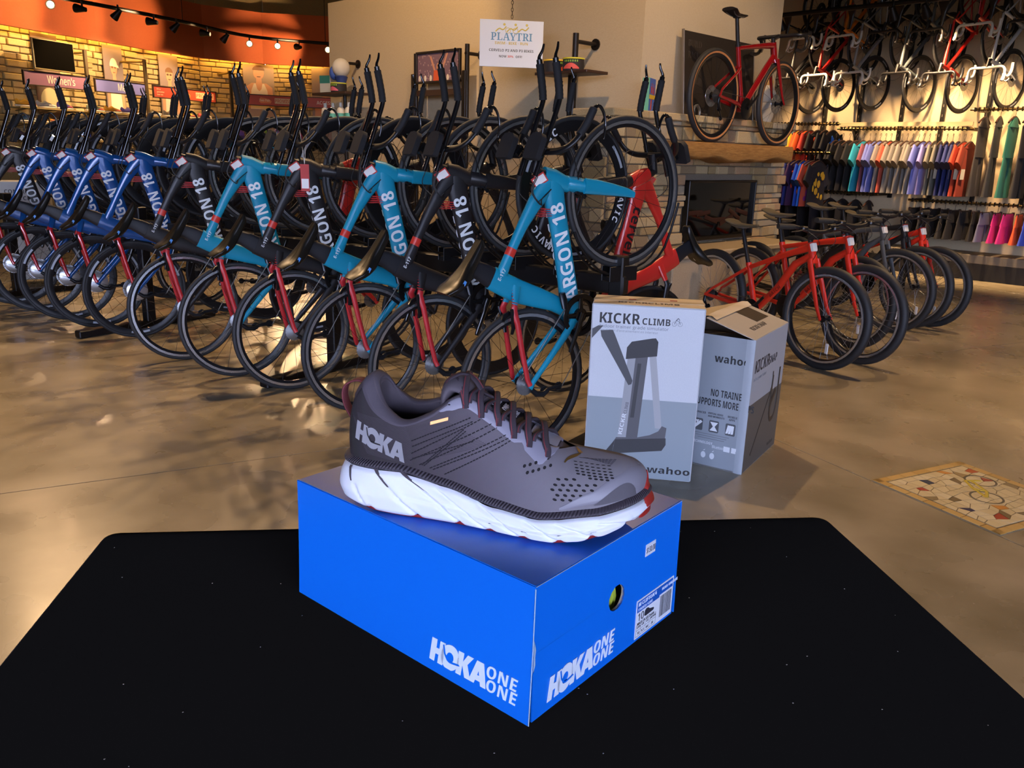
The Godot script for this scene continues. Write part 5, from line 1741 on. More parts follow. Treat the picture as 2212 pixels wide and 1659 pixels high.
func build_fireplace() -> void:
	var f := fire()
	var fp := thing("fireplace", "stone-clad fireplace projecting from the tan and grey wall corner", "fireplace", f)
	var mort := stuffed("fire mortar", "6e6455", "84796a", 0.95, 3.0, 0.06, 0.4)
	var k := MB.new()
	k.box(v3(-0.325, 0.8, -0.285), v3(2.55, 1.6, 0.33))
	part("core", k, mort, fp)
	var sm := []
	for i in 7:
		sm.append(stuffed("firestone%d" % i, ["96835f", "86734f", "a08d68", "8f8672", "a6946c", "7a6a4e", "9a7f5e"][i], ["b8a67e", "a8946c", "c4b28a", "b0a68e", "ccba90", "98866a", "bda07c"][i], 0.88, 4.0, 0.05, 0.9))
	var total := 0
	var rest := MB.new()
	for side in 2:
		var y := 0.1
		var x_end := 0.95 if side == 0 else 0.33
		while y < 1.6:
			var h := minf(rng.randf_range(0.04, 0.11), 1.605 - y)
			if h < 0.03:
				break
			var x := -1.6 if side == 0 else 0.0
			x -= rng.randf_range(0.0, 0.08)
			while x < x_end:
				var l := rng.randf_range(0.09, 0.27)
				var lo := -1.6 if side == 0 else 0.0
				var x0 := maxf(x, lo) + 0.003
				var x1 := minf(x + l, x_end) - 0.003
				x += l
				if x1 - x0 < 0.03:
					continue
				if side == 0 and x1 > -0.65 and x0 < 0.39 and y + h > 0.68 and y < 1.16:
					if x0 < -0.65:
						x1 = -0.655
					elif x1 > 0.39:
						x0 = 0.395
					else:
						continue
					if x1 - x0 < 0.03:
						continue
				var dp := rng.randf_range(0.01, 0.05)
				var q := MB.new() if total < 300 else rest
				if side == 0:
					q.box(v3((x0 + x1) / 2, y + h / 2, -0.12 + dp / 2), v3(x1 - x0, h - 0.007, dp), 0.006)
				else:
					q.box(v3(-1.6 - dp / 2, y + h / 2, -0.12 - (x0 + x1) / 2), v3(dp, h - 0.007, x1 - x0), 0.006)
				if total < 300:
					part("stone", q, sm[rng.randi() % 7], fp)
				total += 1
			y += h
	if rest.v.size():
		part("stones", rest, sm[1], fp).set_meta("kind", "stuff")
	var x := -1.64
	for i in 6:
		var l: float = [0.42, 0.5, 0.4, 0.47, 0.44, 0.42][i]
		k = MB.new()
		k.box(v3(x + l / 2, 1.627, -0.255), v3(l - 0.006, 0.055, 0.39), 0.008)
		part("cap_slab", k, sm[(i * 2) % 7], fp)
		x += l
	k = MB.new()
	k.box(v3(-0.3, 0.3, 0.08), v3(1.9, 0.6, 0.38), 0.01)
	k.box(v3(-0.3, 0.622, 0.08), v3(1.98, 0.045, 0.42), 0.01)
	part("hearth", k, stuffed("hearth", "9a8a70", "b0a085", 0.8, 3.0, 0.05, 0.4), fp)
	# glass-fronted insert
	k = MB.new()
	for q in [[-0.13, 1.15, 1.04, 0.02], [-0.13, 0.69, 1.04, 0.03]]:
		k.box(v3(q[0], q[1], -0.07), v3(q[2], q[3], 0.05), 0.004)
	for q in [-0.64, 0.38]:
		k.box(v3(q, 0.92, -0.07), v3(0.02, 0.48, 0.05), 0.004)
	part("insert_frame", k, mat("141312", 0.35, 0.3), fp)
	k = MB.new()
	k.box(v3(-0.13, 0.92, -0.08), v3(1.02, 0.46, 0.012))
	part("insert_glass", k, mat("050404", 0.05), fp)
	# embers and logs seen through dark glass read as dim rectangles
	k = MB.new()
	for i in 7:
		k.x = Transform3D(Basis(Vector3.BACK, rng.randf_range(-0.5, 0.5)), v3(-0.5 + i * 0.12, 0.8 + rng.randf_range(0, 0.1), -0.072))
		k.tube([v3(-0.1, 0, 0), v3(0.1, 0, 0)], 0.02, 7, 0.15, false, Vector3.BACK)
	part("log_print", k, mat("2c0f0a", 0.5), fp)
	# mantel
	k = MB.new()
	var rows := []
	for i in 34:
		var t := i / 33.0
		var xx := lerpf(-1.05, 0.6, t)
		var dn := 0.012 * sin(t * 9.0) + 0.01 * sin(t * 23.0 + 1.0)
		var fz := 0.008 * sin(t * 13.0 + 2.0)
		rows.append([v3(xx, 1.45, -0.11), v3(xx, 1.45, 0.128 + fz), v3(xx, 1.444, 0.138 + fz), v3(xx, 1.4, 0.142 + fz * 1.3), v3(xx, 1.34 + dn, 0.138 + fz), v3(xx, 1.322 + dn, 0.12 + fz), v3(xx, 1.31 + dn, -0.11)])
	k.grid(rows, true)
	k.face(rows[0], Vector3.LEFT)
	k.face(rows[33], Vector3.RIGHT)
	var wood := StandardMaterial3D.new()
	wood.albedo_texture = noise_tex(0.02, Color("7d5527"), Color("b58a4c"), 31, 5, 512)
	wood.uv1_triplanar = true
	wood.uv1_scale = v3(0.6, 7.0, 7.0)
	wood.roughness = 0.7
	wood.normal_enabled = true
	wood.normal_texture = noise_tex(0.05, Color.BLACK, Color.WHITE, 33, 5, 512, FastNoiseLite.TYPE_SIMPLEX_SMOOTH, 6.0)
	wood.normal_scale = 0.6
	var mb := thing("mantel_beam", "rough-hewn light brown wooden beam across the stone fireplace", "mantel", f)
	part("beam", k, wood, mb)
	k = MB.new()
	for q in [[0.36, 1.385], [-0.3, 1.35]]:
		k.ball(v3(q[0], q[1], 0.139), v3(0.014, 0.02, 0.004), 10)
	part("knot", k, mat("3a2612", 0.9), mb)
	# blackboard with faint chalk, leaning on the ledge
	var lean := Basis(Vector3.RIGHT, -0.09)
	var bt := f * Transform3D(lean, v3(0.13, 1.99, -0.36))
	var bb := panel("chalkboard", 1.08, 0.66, 0.02, mat("1e1a17", 0.6), bt, "dark chalkboard leaning against the grey wall behind the red mantel bike", "chalkboard")
	k = MB.new()
	for s in [-1.0, 1.0]:
		k.box(v3(0.545 * s, 0, 0), v3(0.012, 0.68, 0.024), 0.002)
	part("edge_strip", k, mat("7f7b74", 0.35, 0.7), bb)
	for q in [["BUILD", -0.49, 0.24, 0.05], ["RACE", -0.49, 0.15, 0.05], ["ACE", 0.2, 0.06, 0.11], ["LOVE", -0.2, -0.12, 0.05], ["RIDE", -0.44, -0.05, 0.05]]:
		part("chalk_writing", words(q[0], q[3], false, 0.0005), mat("352f2a", 0.9), bb, Transform3D(Basis(), v3(q[1], q[2], 0.0104)))
	# book on the ledge
	var bk := thing("book", "thick sports book with a green spine standing on the stone ledge", "book", f * turned(v3(-0.96, 1.655, -0.28), 20))
	k = MB.new()
	k.box(v3(0.0, 0.125, 0.0), v3(0.16, 0.25, 0.055), 0.003)
	part("cover", k, mat("3c62b5", 0.4), bk)
	k = MB.new()
	k.box(v3(-0.082, 0.125, 0.0), v3(0.006, 0.25, 0.057), 0.002)
	part("spine", k, mat("5fa287", 0.4), bk)
	k = MB.new()
	rect(k, -0.07, 0.1, 0.075, 0.13, 0.028)
	part("yellow_band", k, mat("c9a82c", 0.5), bk)
	k = MB.new()
	for q in [[-0.02, 0.17, 0.012], [0.03, 0.165, 0.011]]:
		k.ball(v3(q[0], q[1] + 0.035, 0.028), v3(q[2] * 0.8, q[2], 0.001), 8)
		quadp(k, [q[0] - 0.018, q[1] - 0.03, q[0] + 0.018, q[1] - 0.03, q[0] + 0.016, q[1] + 0.022, q[0] - 0.016, q[1] + 0.022], 0.0276, 0.0286)
	part("athletes", k, mat("9c3d4b", 0.6), bk)
	k = MB.new()
	quadp(k, [-0.03, 0.02, -0.005, 0.02, 0.0, 0.1, -0.025, 0.1], 0.0276, 0.0286)
	part("runner", k, mat("b04428", 0.6), bk)
	# small metal clamp on the ledge
	var cl := thing("clamp", "small grey clamp lying on the stone ledge beside the book", "clamp", f * turned(v3(-0.44, 1.655, -0.18), 10))
	k = MB.new()
	k.tube(smooth_path([v3(-0.06, 0.01, 0), v3(-0.06, 0.06, 0), v3(0.0, 0.085, 0), v3(0.05, 0.05, 0), v3(0.05, 0.01, 0)], 12), 0.012, 8, 0.7)
	part("jaw", k, mat("8b8a86", 0.35, 0.6), cl)
	k = MB.new()
	k.tube([v3(0.05, 0.03, 0), v3(0.15, 0.02, 0.01)], 0.006, 6)
	k.ball(v3(0.16, 0.02, 0.01), v3(0.012, 0.012, 0.012), 8)
	part("screw", k, mat("6f6e6b", 0.3, 0.8), cl)
	# white lantern with a wooden top behind the front wheel
	var ln := thing("lantern", "white rounded lantern with a wooden top behind the front wheel of the mantel bike", "lantern", f * turned(v3(0.82, 1.655, -0.3), 0))
	k = MB.new()
	k.lathe([Vector2(0, 0), Vector2(0.06, 0), Vector2(0.085, 0.06), Vector2(0.1, 0.18), Vector2(0.09, 0.27), Vector2(0.05, 0.33), Vector2(0, 0.33)], 20)
	part("shade", k, mat("b9b4a6", 0.6), ln)
	k = MB.new()
	k.lathe([Vector2(0, 0.33), Vector2(0.052, 0.33), Vector2(0.06, 0.36), Vector2(0.03, 0.42), Vector2(0, 0.42)], 16)
	part("wooden_top", k, mat("b08a4e", 0.6), ln)

func pipe_flange(k: MB, at: Vector3, nn: Vector3, ln: float) -> void:
	k.tube([at, at + nn * 0.012], 0.045, 14)
	k.tube([at, at + nn * ln], 0.016, 10)

func headband(at: Transform3D, label: String, a: String, b: String) -> void:
	var o := thing("headband_roll", label, "headband", at, "rolled headbands on the pipe shelves")
	var k := MB.new()
	k.lathe([Vector2(0.075, 0), Vector2(0.083, 0.0), Vector2(0.086, 0.045), Vector2(0.083, 0.09), Vector2(0.075, 0.09), Vector2(0.075, 0.0)], 24)
	part("band", k, mat("1d1a1c", 0.7), o)
	k = MB.new()
	k.lathe([Vector2(0.084, 0.084), Vector2(0.088, 0.086), Vector2(0.086, 0.096), Vector2(0.074, 0.096), Vector2(0.074, 0.088)], 24)
	part("yellow_edge", k, mat(a, 0.6), o)
	k = MB.new()
	var rows := []
	for i in 9:
		var q := lerpf(0.3, 1.9, i / 8.0)
		rows.append([v3(cos(q) * 0.0868, 0.012, sin(q) * 0.0868), v3(cos(q) * 0.0876, 0.02 + 0.035 * sin(i / 8.0 * PI), sin(q) * 0.0876)])
	k.grid(rows)
	part("pink_print", k, mat(b, 0.6), o)
	k = MB.new()
	for i in 7:
		var q := lerpf(0.5, 1.7, i / 6.0)
		k.x = Transform3D(Basis(v3(-sin(q), 0, cos(q)), Vector3.UP, v3(-cos(q), 0, -sin(q))), v3(cos(q) * 0.088, 0.07, sin(q) * 0.088))
		k.box(v3(0, 0, 0), v3(0.009, 0.014, 0.001))
	part("print", k, mat("7fae3a", 0.6), o)

func build_tan_wall() -> void:
	var ba := Basis(-EA, Vector3.UP, NA)   # x to the right along the wall, z out of it
	# hanging paper sign on a chain, turned a little towards the door
	var sd := v3(0.993, 0, -0.12).normalized()
	var sg := panel("hanging_sign", 0.51, 0.35, 0.006, mat("c9d3e0", 0.6), Transform3D(Basis(sd, Vector3.UP, sd.cross(Vector3.UP)), v3(-0.085, 2.167, -7.03)), "white sale sign hung on a chain before the tan wall", "sign")
	part("sale_lettering", words("PLAYTRI", 0.062, true, 0.0006, true, "Droid Serif"), mat("5a8ab0", 0.6), sg, Transform3D(Basis.from_scale(v3(0.86, 0.9, 1)), v3(0, 0.052, 0.0034)))
	part("sale_lettering", words("SWIM · BIKE · RUN", 0.022, true, 0.0006, true), mat("b9a63f", 0.6), sg, Transform3D(Basis.from_scale(v3(1.0, 0.9, 1)), v3(0, 0.004, 0.0034)))
	part("sale_lettering", words("CERVELO P2 AND P3 BIKES", 0.021, true, 0.0006, true), mat("44484f", 0.6), sg, Transform3D(Basis.from_scale(v3(0.98, 0.9, 1)), v3(0, -0.05, 0.0034)))
	part("sale_lettering", words("NOW", 0.019, true, 0.0006), mat("44484f", 0.6), sg, Transform3D(Basis.from_scale(v3(0.95, 0.9, 1)), v3(-0.1, -0.095, 0.0034)))
	part("sale_lettering", words("30%", 0.019, true, 0.0006), mat("c3635c", 0.6), sg, Transform3D(Basis.from_scale(v3(0.92, 0.9, 1)), v3(-0.03, -0.095, 0.0034)))
	part("sale_lettering", words("OFF!", 0.019, true, 0.0006), mat("44484f", 0.6), sg, Transform3D(Basis.from_scale(v3(0.95, 0.9, 1)), v3(0.035, -0.095, 0.0034)))
	var k := MB.new()
	for i in 3:
		var c := v3(-0.09 + 0.09 * i, 0.108, 0.0034)
		if i == 1:
			for q in [-0.03, 0.03]:
				var cc := []
				for j in 15:
					cc.append(c + v3(q + cos(TAU * j / 14.0) * 0.02, -0.01 + sin(TAU * j / 14.0) * 0.02, 0))
				k.tube(cc, 0.002, 4)
		k.tube(smooth_path([c + v3(-0.04, -0.02, 0), c + v3(-0.01, 0.005, 0), c + v3(0.02, -0.005, 0), c + v3(0.045, 0.02, 0)], 8), 0.005, 5, 0.2, false, Vector3.BACK)
		k.ball(c + v3(0.03, 0.034, 0), v3(0.01, 0.01, 0.001), 8)
	part("athletes_mark", k, mat("c4b552", 0.6), sg)
	var ch := MB.new()
	for i in 90:
		var y := 0.2 + i * 0.026
		var ring := []
		for j in 9:
			var a := TAU * j / 8.0
			ring.append(v3(cos(a) * 0.008 if i % 2 == 0 else 0.0, y + sin(a) * 0.016, 0.0 if i % 2 == 0 else cos(a) * 0.008))
		ch.tube(ring, 0.0025, 4)
	part("chain", ch, mat("4d4335", 0.4, 0.7), sg)
	# left shelf: cap, headband, boxes, bottles
	var pipe := mat("1c1714", 0.4, 0.4)
	var wood := stuffed("shelf wood", "2e1d14", "3a261a", 0.5, 3.0, 0.05)
	var t0 := Transform3D(ba, on_a(3.9, 0, 0.0))
	var s0 := thing("pipe_shelf", "dark pipe shelf with a cap and bottles at the left end of the tan wall", "shelf", t0)
	k = MB.new()
	k.box(v3(0.02, 1.895, 0.26), v3(0.66, 0.025, 0.3), 0.003)
	part("shelf_board", k, wood, s0)
	k = MB.new()
	k.box(v3(0.02, 1.565, 0.26), v3(0.66, 0.025, 0.3), 0.003)
	part("shelf_board", k, wood, s0)
	k = MB.new()
	k.tube([v3(0.1, 0.0, 0.25), v3(0.1, 1.9, 0.25)], 0.02, 10)
	part("post", k, pipe, s0)
	k = MB.new()
	pipe_flange(k, v3(0.0, 2.225, 0.0), v3(0, 0, 1), 0.12)
	part("wall_flange", k, pipe, s0)
	var hat := thing("cap_stand", "white and blue running cap on a blue head stand on the left pipe shelf", "cap", t0 * turned(v3(0.07, 1.91, 0.27), 0))
	k = MB.new()
	k.lathe([Vector2(0, 0.0), Vector2(0.05, 0.0), Vector2(0.045, 0.03), Vector2(0.05, 0.1), Vector2(0.07, 0.16), Vector2(0, 0.2)], 16)
	part("stand", k, mat("24366f", 0.5), hat)
	k = MB.new()
	k.ball(v3(0.0, 0.25, 0.0), v3(0.085, 0.1, 0.1), 18)
	part("crown", k, mat("b8b3a6", 0.75), hat)
	k = MB.new()
	k.ball(v3(-0.07, 0.2, 0.04), v3(0.05, 0.075, 0.06), 14)
	part("peak", k, mat("2f4c93", 0.6), hat)
	headband(t0 * turned(v3(0.09, 1.908, 0.32), -20), "black, pink and yellow headband roll on the left pipe shelf", "a8b02f", "c25a6c")
	var gb := thing("gel_box", "white and green carton on the left pipe shelf beside the cap", "carton", t0 * turned(v3(-0.17, 1.908, 0.28), 15))
	k = MB.new()
	k.box(v3(0, 0.09, 0), v3(0.15, 0.18, 0.12), 0.002)
	part("carton", k, mat("a9aa9f", 0.5), gb)
	k = MB.new()
	rect(k, -0.075, 0.1, 0.075, 0.18, 0.0605)
	part("green_print", k, mat("2c6a61", 0.5), gb)
	for i in 4:
		var bo := thing("bottle", "white bottle with a teal label under the left pipe shelf, " + ["first from the left", "second from the left", "third from the left", "rightmost of the four"][i], "bottle", t0 * turned(v3(-0.22 + 0.155 * i, 1.579, 0.3), 0), "white bottles under the left pipe shelf")
		k = MB.new()
		k.lathe([Vector2(0, 0), Vector2(0.042, 0), Vector2(0.044, 0.01), Vector2(0.044, 0.14), Vector2(0.036, 0.165), Vector2(0.018, 0.18), Vector2(0.018, 0.19), Vector2(0, 0.19)], 18)
		part("bottle_body", k, mat("c4c0b2", 0.35), bo)
		k = MB.new()
		k.lathe([Vector2(0, 0.185), Vector2(0.02, 0.185), Vector2(0.017, 0.225), Vector2(0, 0.228)], 14)
		part("cap", k, mat("cfcabb", 0.4), bo)
		k = MB.new()
		k.lathe([Vector2(0.0445, 0.06), Vector2(0.0449, 0.06), Vector2(0.0449, 0.115), Vector2(0.0445, 0.115)], 18)
		part("label", k, mat("4e9d8e", 0.5), bo)
	# middle rack: two posts, rails, a photograph in a frame
	var t1 := Transform3D(ba, on_a(2.25, 0, 0.0))
	var s1 := thing("pipe_rack", "dark ladder-like pipe rack with a race photograph on the tan wall", "rack", t1)
	for xx in [-0.385, 0.38]:
		k = MB.new()
		k.tube([v3(xx, 0.0, 0.18), v3(xx, 2.28 if xx > 0 else 2.24, 0.18)], 0.022, 10)
		k.box(v3(xx, 1.1, 0.215), v3(0.05, 1.9, 0.02), 0.003)
		part("post", k, pipe, s1)
	for yy in [1.87, 1.55]:
		k = MB.new()
		k.box(v3(0.01, yy, 0.19), v3(0.72, 0.055, 0.025), 0.003)
		part("crossbar", k, wood, s1)
	k = MB.new()
	pipe_flange(k, v3(0.38, 2.2, 0.0), v3(0, 0, 1), 0.2)
	part("wall_flange", k, pipe, s1)
	var ph := thing("framed_photo", "framed photograph of a person in orange raising both arms on the pipe rack", "photo", t1 * Transform3D(Basis(), v3(0.0, 2.1, 0.215)))
	k = MB.new()
	for s in [-1.0, 1.0]:
		k.box(v3(0, 0.135 * s, 0), v3(0.66, 0.02, 0.03), 0.003)
		k.box(v3(0.32 * s, 0, 0), v3(0.02, 0.29, 0.03), 0.003)
	part("frame", k, mat("1b120d", 0.5), ph)
	k = MB.new()
	k.box(v3(0, 0, -0.004), v3(0.63, 0.26, 0.008))
	part("print", k, mat("6d5563", 0.5), ph)
	k = MB.new()
	for i in 70:
		k.ball(v3(rng.randf_range(-0.3, 0.3), rng.randf_range(-0.12, 0.12), 0.0005), v3(0.008, 0.009, 0.0006), 6)
	part("crowd", k, mat("9a7f80", 0.6), ph)
	k = MB.new()
	for i in 8:
		k.ball(v3(-0.28 + i * 0.085, -0.1, 0.001), v3(0.02, 0.03, 0.0008), 8)
	part("bottles_print", k, mat("cfc4b2", 0.6), ph)
	k = MB.new()
	quadp(k, [-0.07, -0.13, 0.06, -0.13, 0.075, -0.03, -0.06, -0.03], 0.001, 0.0018)
	part("orange_shirt", k, mat("c4512c", 0.6), ph)
	k = MB.new()
	k.ball(v3(0.0, 0.0, 0.0015), v3(0.025, 0.033, 0.001), 10)
	quadp(k, [0.04, -0.035, 0.075, -0.03, 0.15, 0.115, 0.13, 0.12], 0.001, 0.0016)
	quadp(k, [-0.06, -0.035, -0.035, -0.03, -0.1, 0.1, -0.125, 0.095], 0.001, 0.0016)
	part("arms_and_face", k, mat("b8836a", 0.6), ph)
	# right post with a small shelf and two headbands
	var t2 := Transform3D(ba, on_a(0.478, 0, 0.0))
	var s2 := thing("pipe_shelf", "dark pipe stand with a small shelf of headbands at the right of the tan wall", "shelf", t2)
	k = MB.new()
	k.tube([v3(0, 0.0, 0.25), v3(0, 2.26, 0.25)], 0.025, 10)
	k.box(v3(-0.02, 1.0, 0.25), v3(0.07, 1.9, 0.03), 0.004)
	part("post", k, pipe, s2)
	k = MB.new()
	pipe_flange(k, v3(0.0, 2.2, 0.0), v3(0, 0, 1), 0.25)
	part("wall_flange", k, pipe, s2)
	k = MB.new()
	k.box(v3(-0.01, 1.955, 0.28), v3(0.56, 0.022, 0.26), 0.003)
	part("shelf_board", k, wood, s2)
	headband(t2 * turned(v3(0.06, 1.966, 0.33), 0), "black headband roll with a yellow edge on the right pipe stand", "b5b22c", "c74e45")
	headband(t2 * turned(v3(-0.17, 1.966, 0.31), 90), "orange and purple headband roll on the right pipe stand", "d8b02a", "d5542c")

func build_shoe_wall() -> void:
	var pipe := mat("4a3c22", 0.5, 0.4)
	var post_at := [-0.041, 1.423, 2.585, 4.337, 5.517]
	for i in 5:
		var t := on_l(post_at[i], 0, 0.0)
		var o := thing("display_post", "brown steel display post at the shoe wall, " + ["left of the plum sign", "between the plum and the blue signs", "between the blue and the first red signs", "left of the second red sign", "right of the second red sign"][i], "post", t, "display posts at the shoe wall")
		var k := MB.new()
		k.box(v3(0, 1.27, 0.2), v3(0.05, 2.6, 0.04), 0.005)
		part("upright", k, pipe, o)
		k = MB.new()
		pipe_flange(k, v3(-0.02, 2.53, -0.26), v3(0, 0, 1), 0.44)
		part("wall_flange", k, mat("7d6836", 0.5, 0.4), o)
	# signs between the posts
	var signs := [[-1.3, -0.16, "", "7d5468", "plum blank shop sign at the left edge"], [0.03, 1.33, "Women's", "7d5468", "plum shop sign lettered for women"], [1.52, 2.5, "Men's", "6a6aa5", "blue shop sign lettered for men"], [2.65, 4.05, "PROMISE", "b9452a", "red promise sign at the bend of the shoe wall"], [4.42, 5.45, "PROMISE", "b9452a", "second red promise sign farther right"], [5.6, 6.25, "ACCESSORIES", "b9452a", "red accessories sign partly behind the tan wall"]]
	for q in signs:
		var a := on_l(q[0], 2.11, 0.25)
		var b := on_l(q[1], 2.11, 0.25)
		var w := a.origin.distance_to(b.origin)
		var e := (b.origin - a.origin).normalized()
		var t := Transform3D(Basis(e, Vector3.UP, v3(-e.z, 0, e.x)), (a.origin + b.origin) / 2.0)
		var o := panel("shop_sign", w, 0.165, 0.02, mat(q[3], 0.5), t, q[4], "sign", "signs over the shoe shelves")
		var k := MB.new()
		for s in [-1.0, 1.0]:
			k.box(v3(0, 0.088 * s, 0.004), v3(w, 0.014, 0.034), 0.002)
			k.box(v3(w / 2 * s, 0, 0.004), v3(0.014, 0.19, 0.034), 0.002)
		part("frame", k, mat("3a2a1a", 0.5, 0.3), o)
		if q[2] == "Women's" or q[2] == "Men's":
			part("lettering", words(q[2], 0.085, false, 0.001, true, "Droid Sans"), mat("e3d3b5", 0.5), o, Transform3D(Basis.from_scale(v3(0.95, 1.15, 1)), v3(0.08, 0.0, 0.0108)))
		elif q[2] == "PROMISE":
			k = MB.new()
			rect(k, w * 0.16, -0.045, w * 0.46, 0.045, 0.0105, 0.001)
			part("cream_plate", k, mat("d9b98a", 0.5), o)
			part("lettering", words("PROMISE", 0.06, true, 0.001, true), mat("c05a34", 0.5), o, Transform3D(Basis.from_scale(v3(w * 0.27 / 0.33, 1, 1)), v3(w * 0.31, 0.0, 0.0118)))
			k = MB.new()
			k.prism(pts2([-0.12, -0.02, -0.09, 0.05, -0.02, 0.04, 0.06, 0.02, 0.1, -0.01, 0.08, -0.05, -0.09, -0.05]), 0.0105, 0.0115)
			part("shoe_mark", k, mat("dd7a3c", 0.5), o)
			part("lettering", words("Two Pair", 0.04, true, 0.001, true), mat("e8c79a", 0.5), o, Transform3D(Basis.from_scale(v3(0.8, 1, 1)), v3(-0.02, 0.0, 0.0118)))
			for j in 3:
				part("small_lettering", words(["fit's a", "guarantee", "love 'em"][j], 0.022, true, 0.001), mat("e8c79a", 0.5), o, Transform3D(Basis(), v3(-w * 0.45, 0.04 - 0.04 * j, 0.0108)))
		elif q[2] == "ACCESSORIES":
			part("lettering", words("ACCESSORIES", 0.06, true, 0.001), mat("e0bfa0", 0.5), o, Transform3D(Basis.from_scale(v3(0.95, 1, 1)), v3(-w * 0.33, 0.0, 0.0108)))
	# posters of runners on the stones
	var posters := [[0.8, 1.33, "a dark blank top", 0], [2.27, 2.6, "a runner in a white cap and bib 522", 1], [3.25, 3.63, "a smiling runner in sunglasses", 2], [4.72, 5.13, "a runner in a white singlet", 3], [5.72, 6.12, "a runner in an orange top", 4]]
	for q in posters:
		var a := on_l(q[0], 0, -0.235)
		var b := on_l(q[1], 0, -0.235)
		var w := a.origin.distance_to(b.origin)
		var e := (b.origin - a.origin).normalized()
		var t := Transform3D(Basis(e, Vector3.UP, v3(-e.z, 0, e.x)), (a.origin + b.origin) / 2.0 + v3(0, 2.12, 0))
		var o := panel("poster", w, 1.26, 0.012, mat(["5d4836", "7a6c68", "80706a", "8d7a68", "85766e"][q[3]], 0.6), t, "tall printed wall panel showing " + q[2], "poster", "tall panels on the stone wall")
		if q[3] == 0:
			var k := MB.new()
			k.ball(v3(0.0, -0.25, 0.0066), v3(0.16, 0.17, 0.001), 20)
			part("pale_circle", k, mat("a79a70", 0.6), o)
			continue
		runner_print(o, w, q[3])
	# television on an arm
	var tv := thing("television", "dark flat television mounted above the plum sign for women", "television", Transform3D(Basis(v3(0.2983, 0.0, -0.9545), Vector3.UP, v3(0.9545, 0, 0.2983)), v3(-6.32, 2.42, -11.78)))
	var k := MB.new()
	k.box(v3(0, 0, 0), v3(0.68, 0.385, 0.03), 0.004)
	part("casing", k, mat("a08d5c", 0.4, 0.3), tv)
	k = MB.new()
	k.box(v3(0.004, 0.002, 0.0145), v3(0.655, 0.36, 0.004), 0.001)
	part("screen", k, mat("0a0907", 0.08), tv)
	k = MB.new()
	k.box(v3(0, 0, -0.09), v3(0.1, 0.2, 0.16), 0.004)
	k.box(v3(0, 0.0, -0.2), v3(0.2, 0.3, 0.1), 0.004)
	part("arm", k, mat("2a241a", 0.5), tv)
	# shelves of shoes; each shoe is a copy of one small pair of meshes in its own colours
	var sm := small_shoe()
	var cols := [["4d6a7e", "b9c6cc"], ["3c2430", "c8b9a9"], ["5a4fa0", "c46a78"], ["7a8a7c", "c05a3a"], ["c5563c", "b7b1a4"], ["8f8c86", "c7c1b5"], ["d7a22e", "c06a4c"], ["4b55a4", "bfb8ac"], ["9aa0a2", "d0c9bc"], ["2e3a5c", "c5beb0"], ["a8433c", "d1c9bb"], ["6a8a3c", "c9c2b4"]]
	var nshoe := 0
	var f_spans := [[-1.7, -0.1], [0.0, 1.38], [1.47, 2.55], [2.63, 4.25]]
	for r in 5:
		var y: float = [1.745, 1.55, 1.335, 1.12, 0.9][r]
		for si in f_spans.size():
			if si == 3 and r > 1:
				continue
			var sp: Array = f_spans[si]
			var ff: float = sp[0]
			var a := on_l(sp[0], y, 0.02)
			var b := on_l(sp[1], y, 0.02)
			var w := a.origin.distance_to(b.origin)
			var e := (b.origin - a.origin).normalized()
			var bs := Basis(e, Vector3.UP, v3(-e.z, 0, e.x))
			var sh := thing("shoe_shelf", "narrow shelf on the shoe wall, %s row %s" % [["top", "second", "third", "fourth", "fifth"][r], ["left of the first post", "under the plum sign", "under the blue sign", "under the first red sign"][si]], "shelf", Transform3D(bs, a.origin), "shelves on the shoe wall")
			k = MB.new()
			k.box(v3(w / 2, -0.012, 0.0), v3(w, 0.018, 0.3), 0.003)
			part("board", k, mat("8a7748", 0.55), sh)
			k = MB.new()
			for p in [0.15, 0.5, 0.85]:
				k.tube([v3(w * p, -0.02, 0.1), v3(w * p, -0.05, -0.13)], 0.009, 6)
			part("bracket", k, mat("6b5a34", 0.5, 0.4), sh)
			var x := 0.2
			while x < w - 0.12:
				var c: Array = cols[rng.randi() % cols.size()]
				var pos := a.origin + e * x + bs.z * 0.03 + v3(0, 0.0, 0)
				var sn := thing("display_shoe", "%s running shoe on the %s row of the shoe wall, %s" % [shade(c[0]), ["top", "second", "third", "fourth", "fifth"][r], ["left of the first post", "under the plum sign", "under the blue sign", "under the first red sign"][si]], "shoe", Transform3D(bs * Basis(Vector3.UP, rng.randf_range(-0.25, 0.1)), pos), "running shoes on the shoe wall")
				part("upper", sm.upper, mat(c[0], 0.7), sn)
				part("toe_overlay", sm.toe, mat(c[1], 0.7), sn)
				part("sole", sm.sole, mat("d2c9b6", 0.7), sn)
				x += rng.randf_range(0.31, 0.37)
				nshoe += 1
	# racks of bags and bottles low on the far right of the wall
	for i in 9:
		var t := on_l(4.5 + i * 0.17, 1.38 + 0.06 * (i % 3), 0.12)
		var o := thing("hanging_pack", "%s hydration pack on the far shelf, %s" % [["purple", "pink", "black", "green", "violet"][i % 5], ["first by the second red sign", "second from the left", "third from the left", "fourth from the left", "middle one", "sixth from the left", "seventh from the left", "eighth from the left", "last beside the tan wall"][i]], "pack", t, "packs under the second red sign")
		k = MB.new()
		k.ball(v3(0, 0.1, 0), v3(0.06, 0.13, 0.05), 12)
		part("bag", k, mat(["5a3f96", "b23a6a", "252126", "4e7f33", "6f5bb0"][i % 5], 0.6), o)
		k = MB.new()
		k.box(v3(0, 0.08, 0.045), v3(0.07, 0.08, 0.02), 0.006)
		part("pocket", k, mat(["3d2c69", "8c2c52", "3b363c", "375b24", "c9c3b5"][i % 5], 0.6), o)
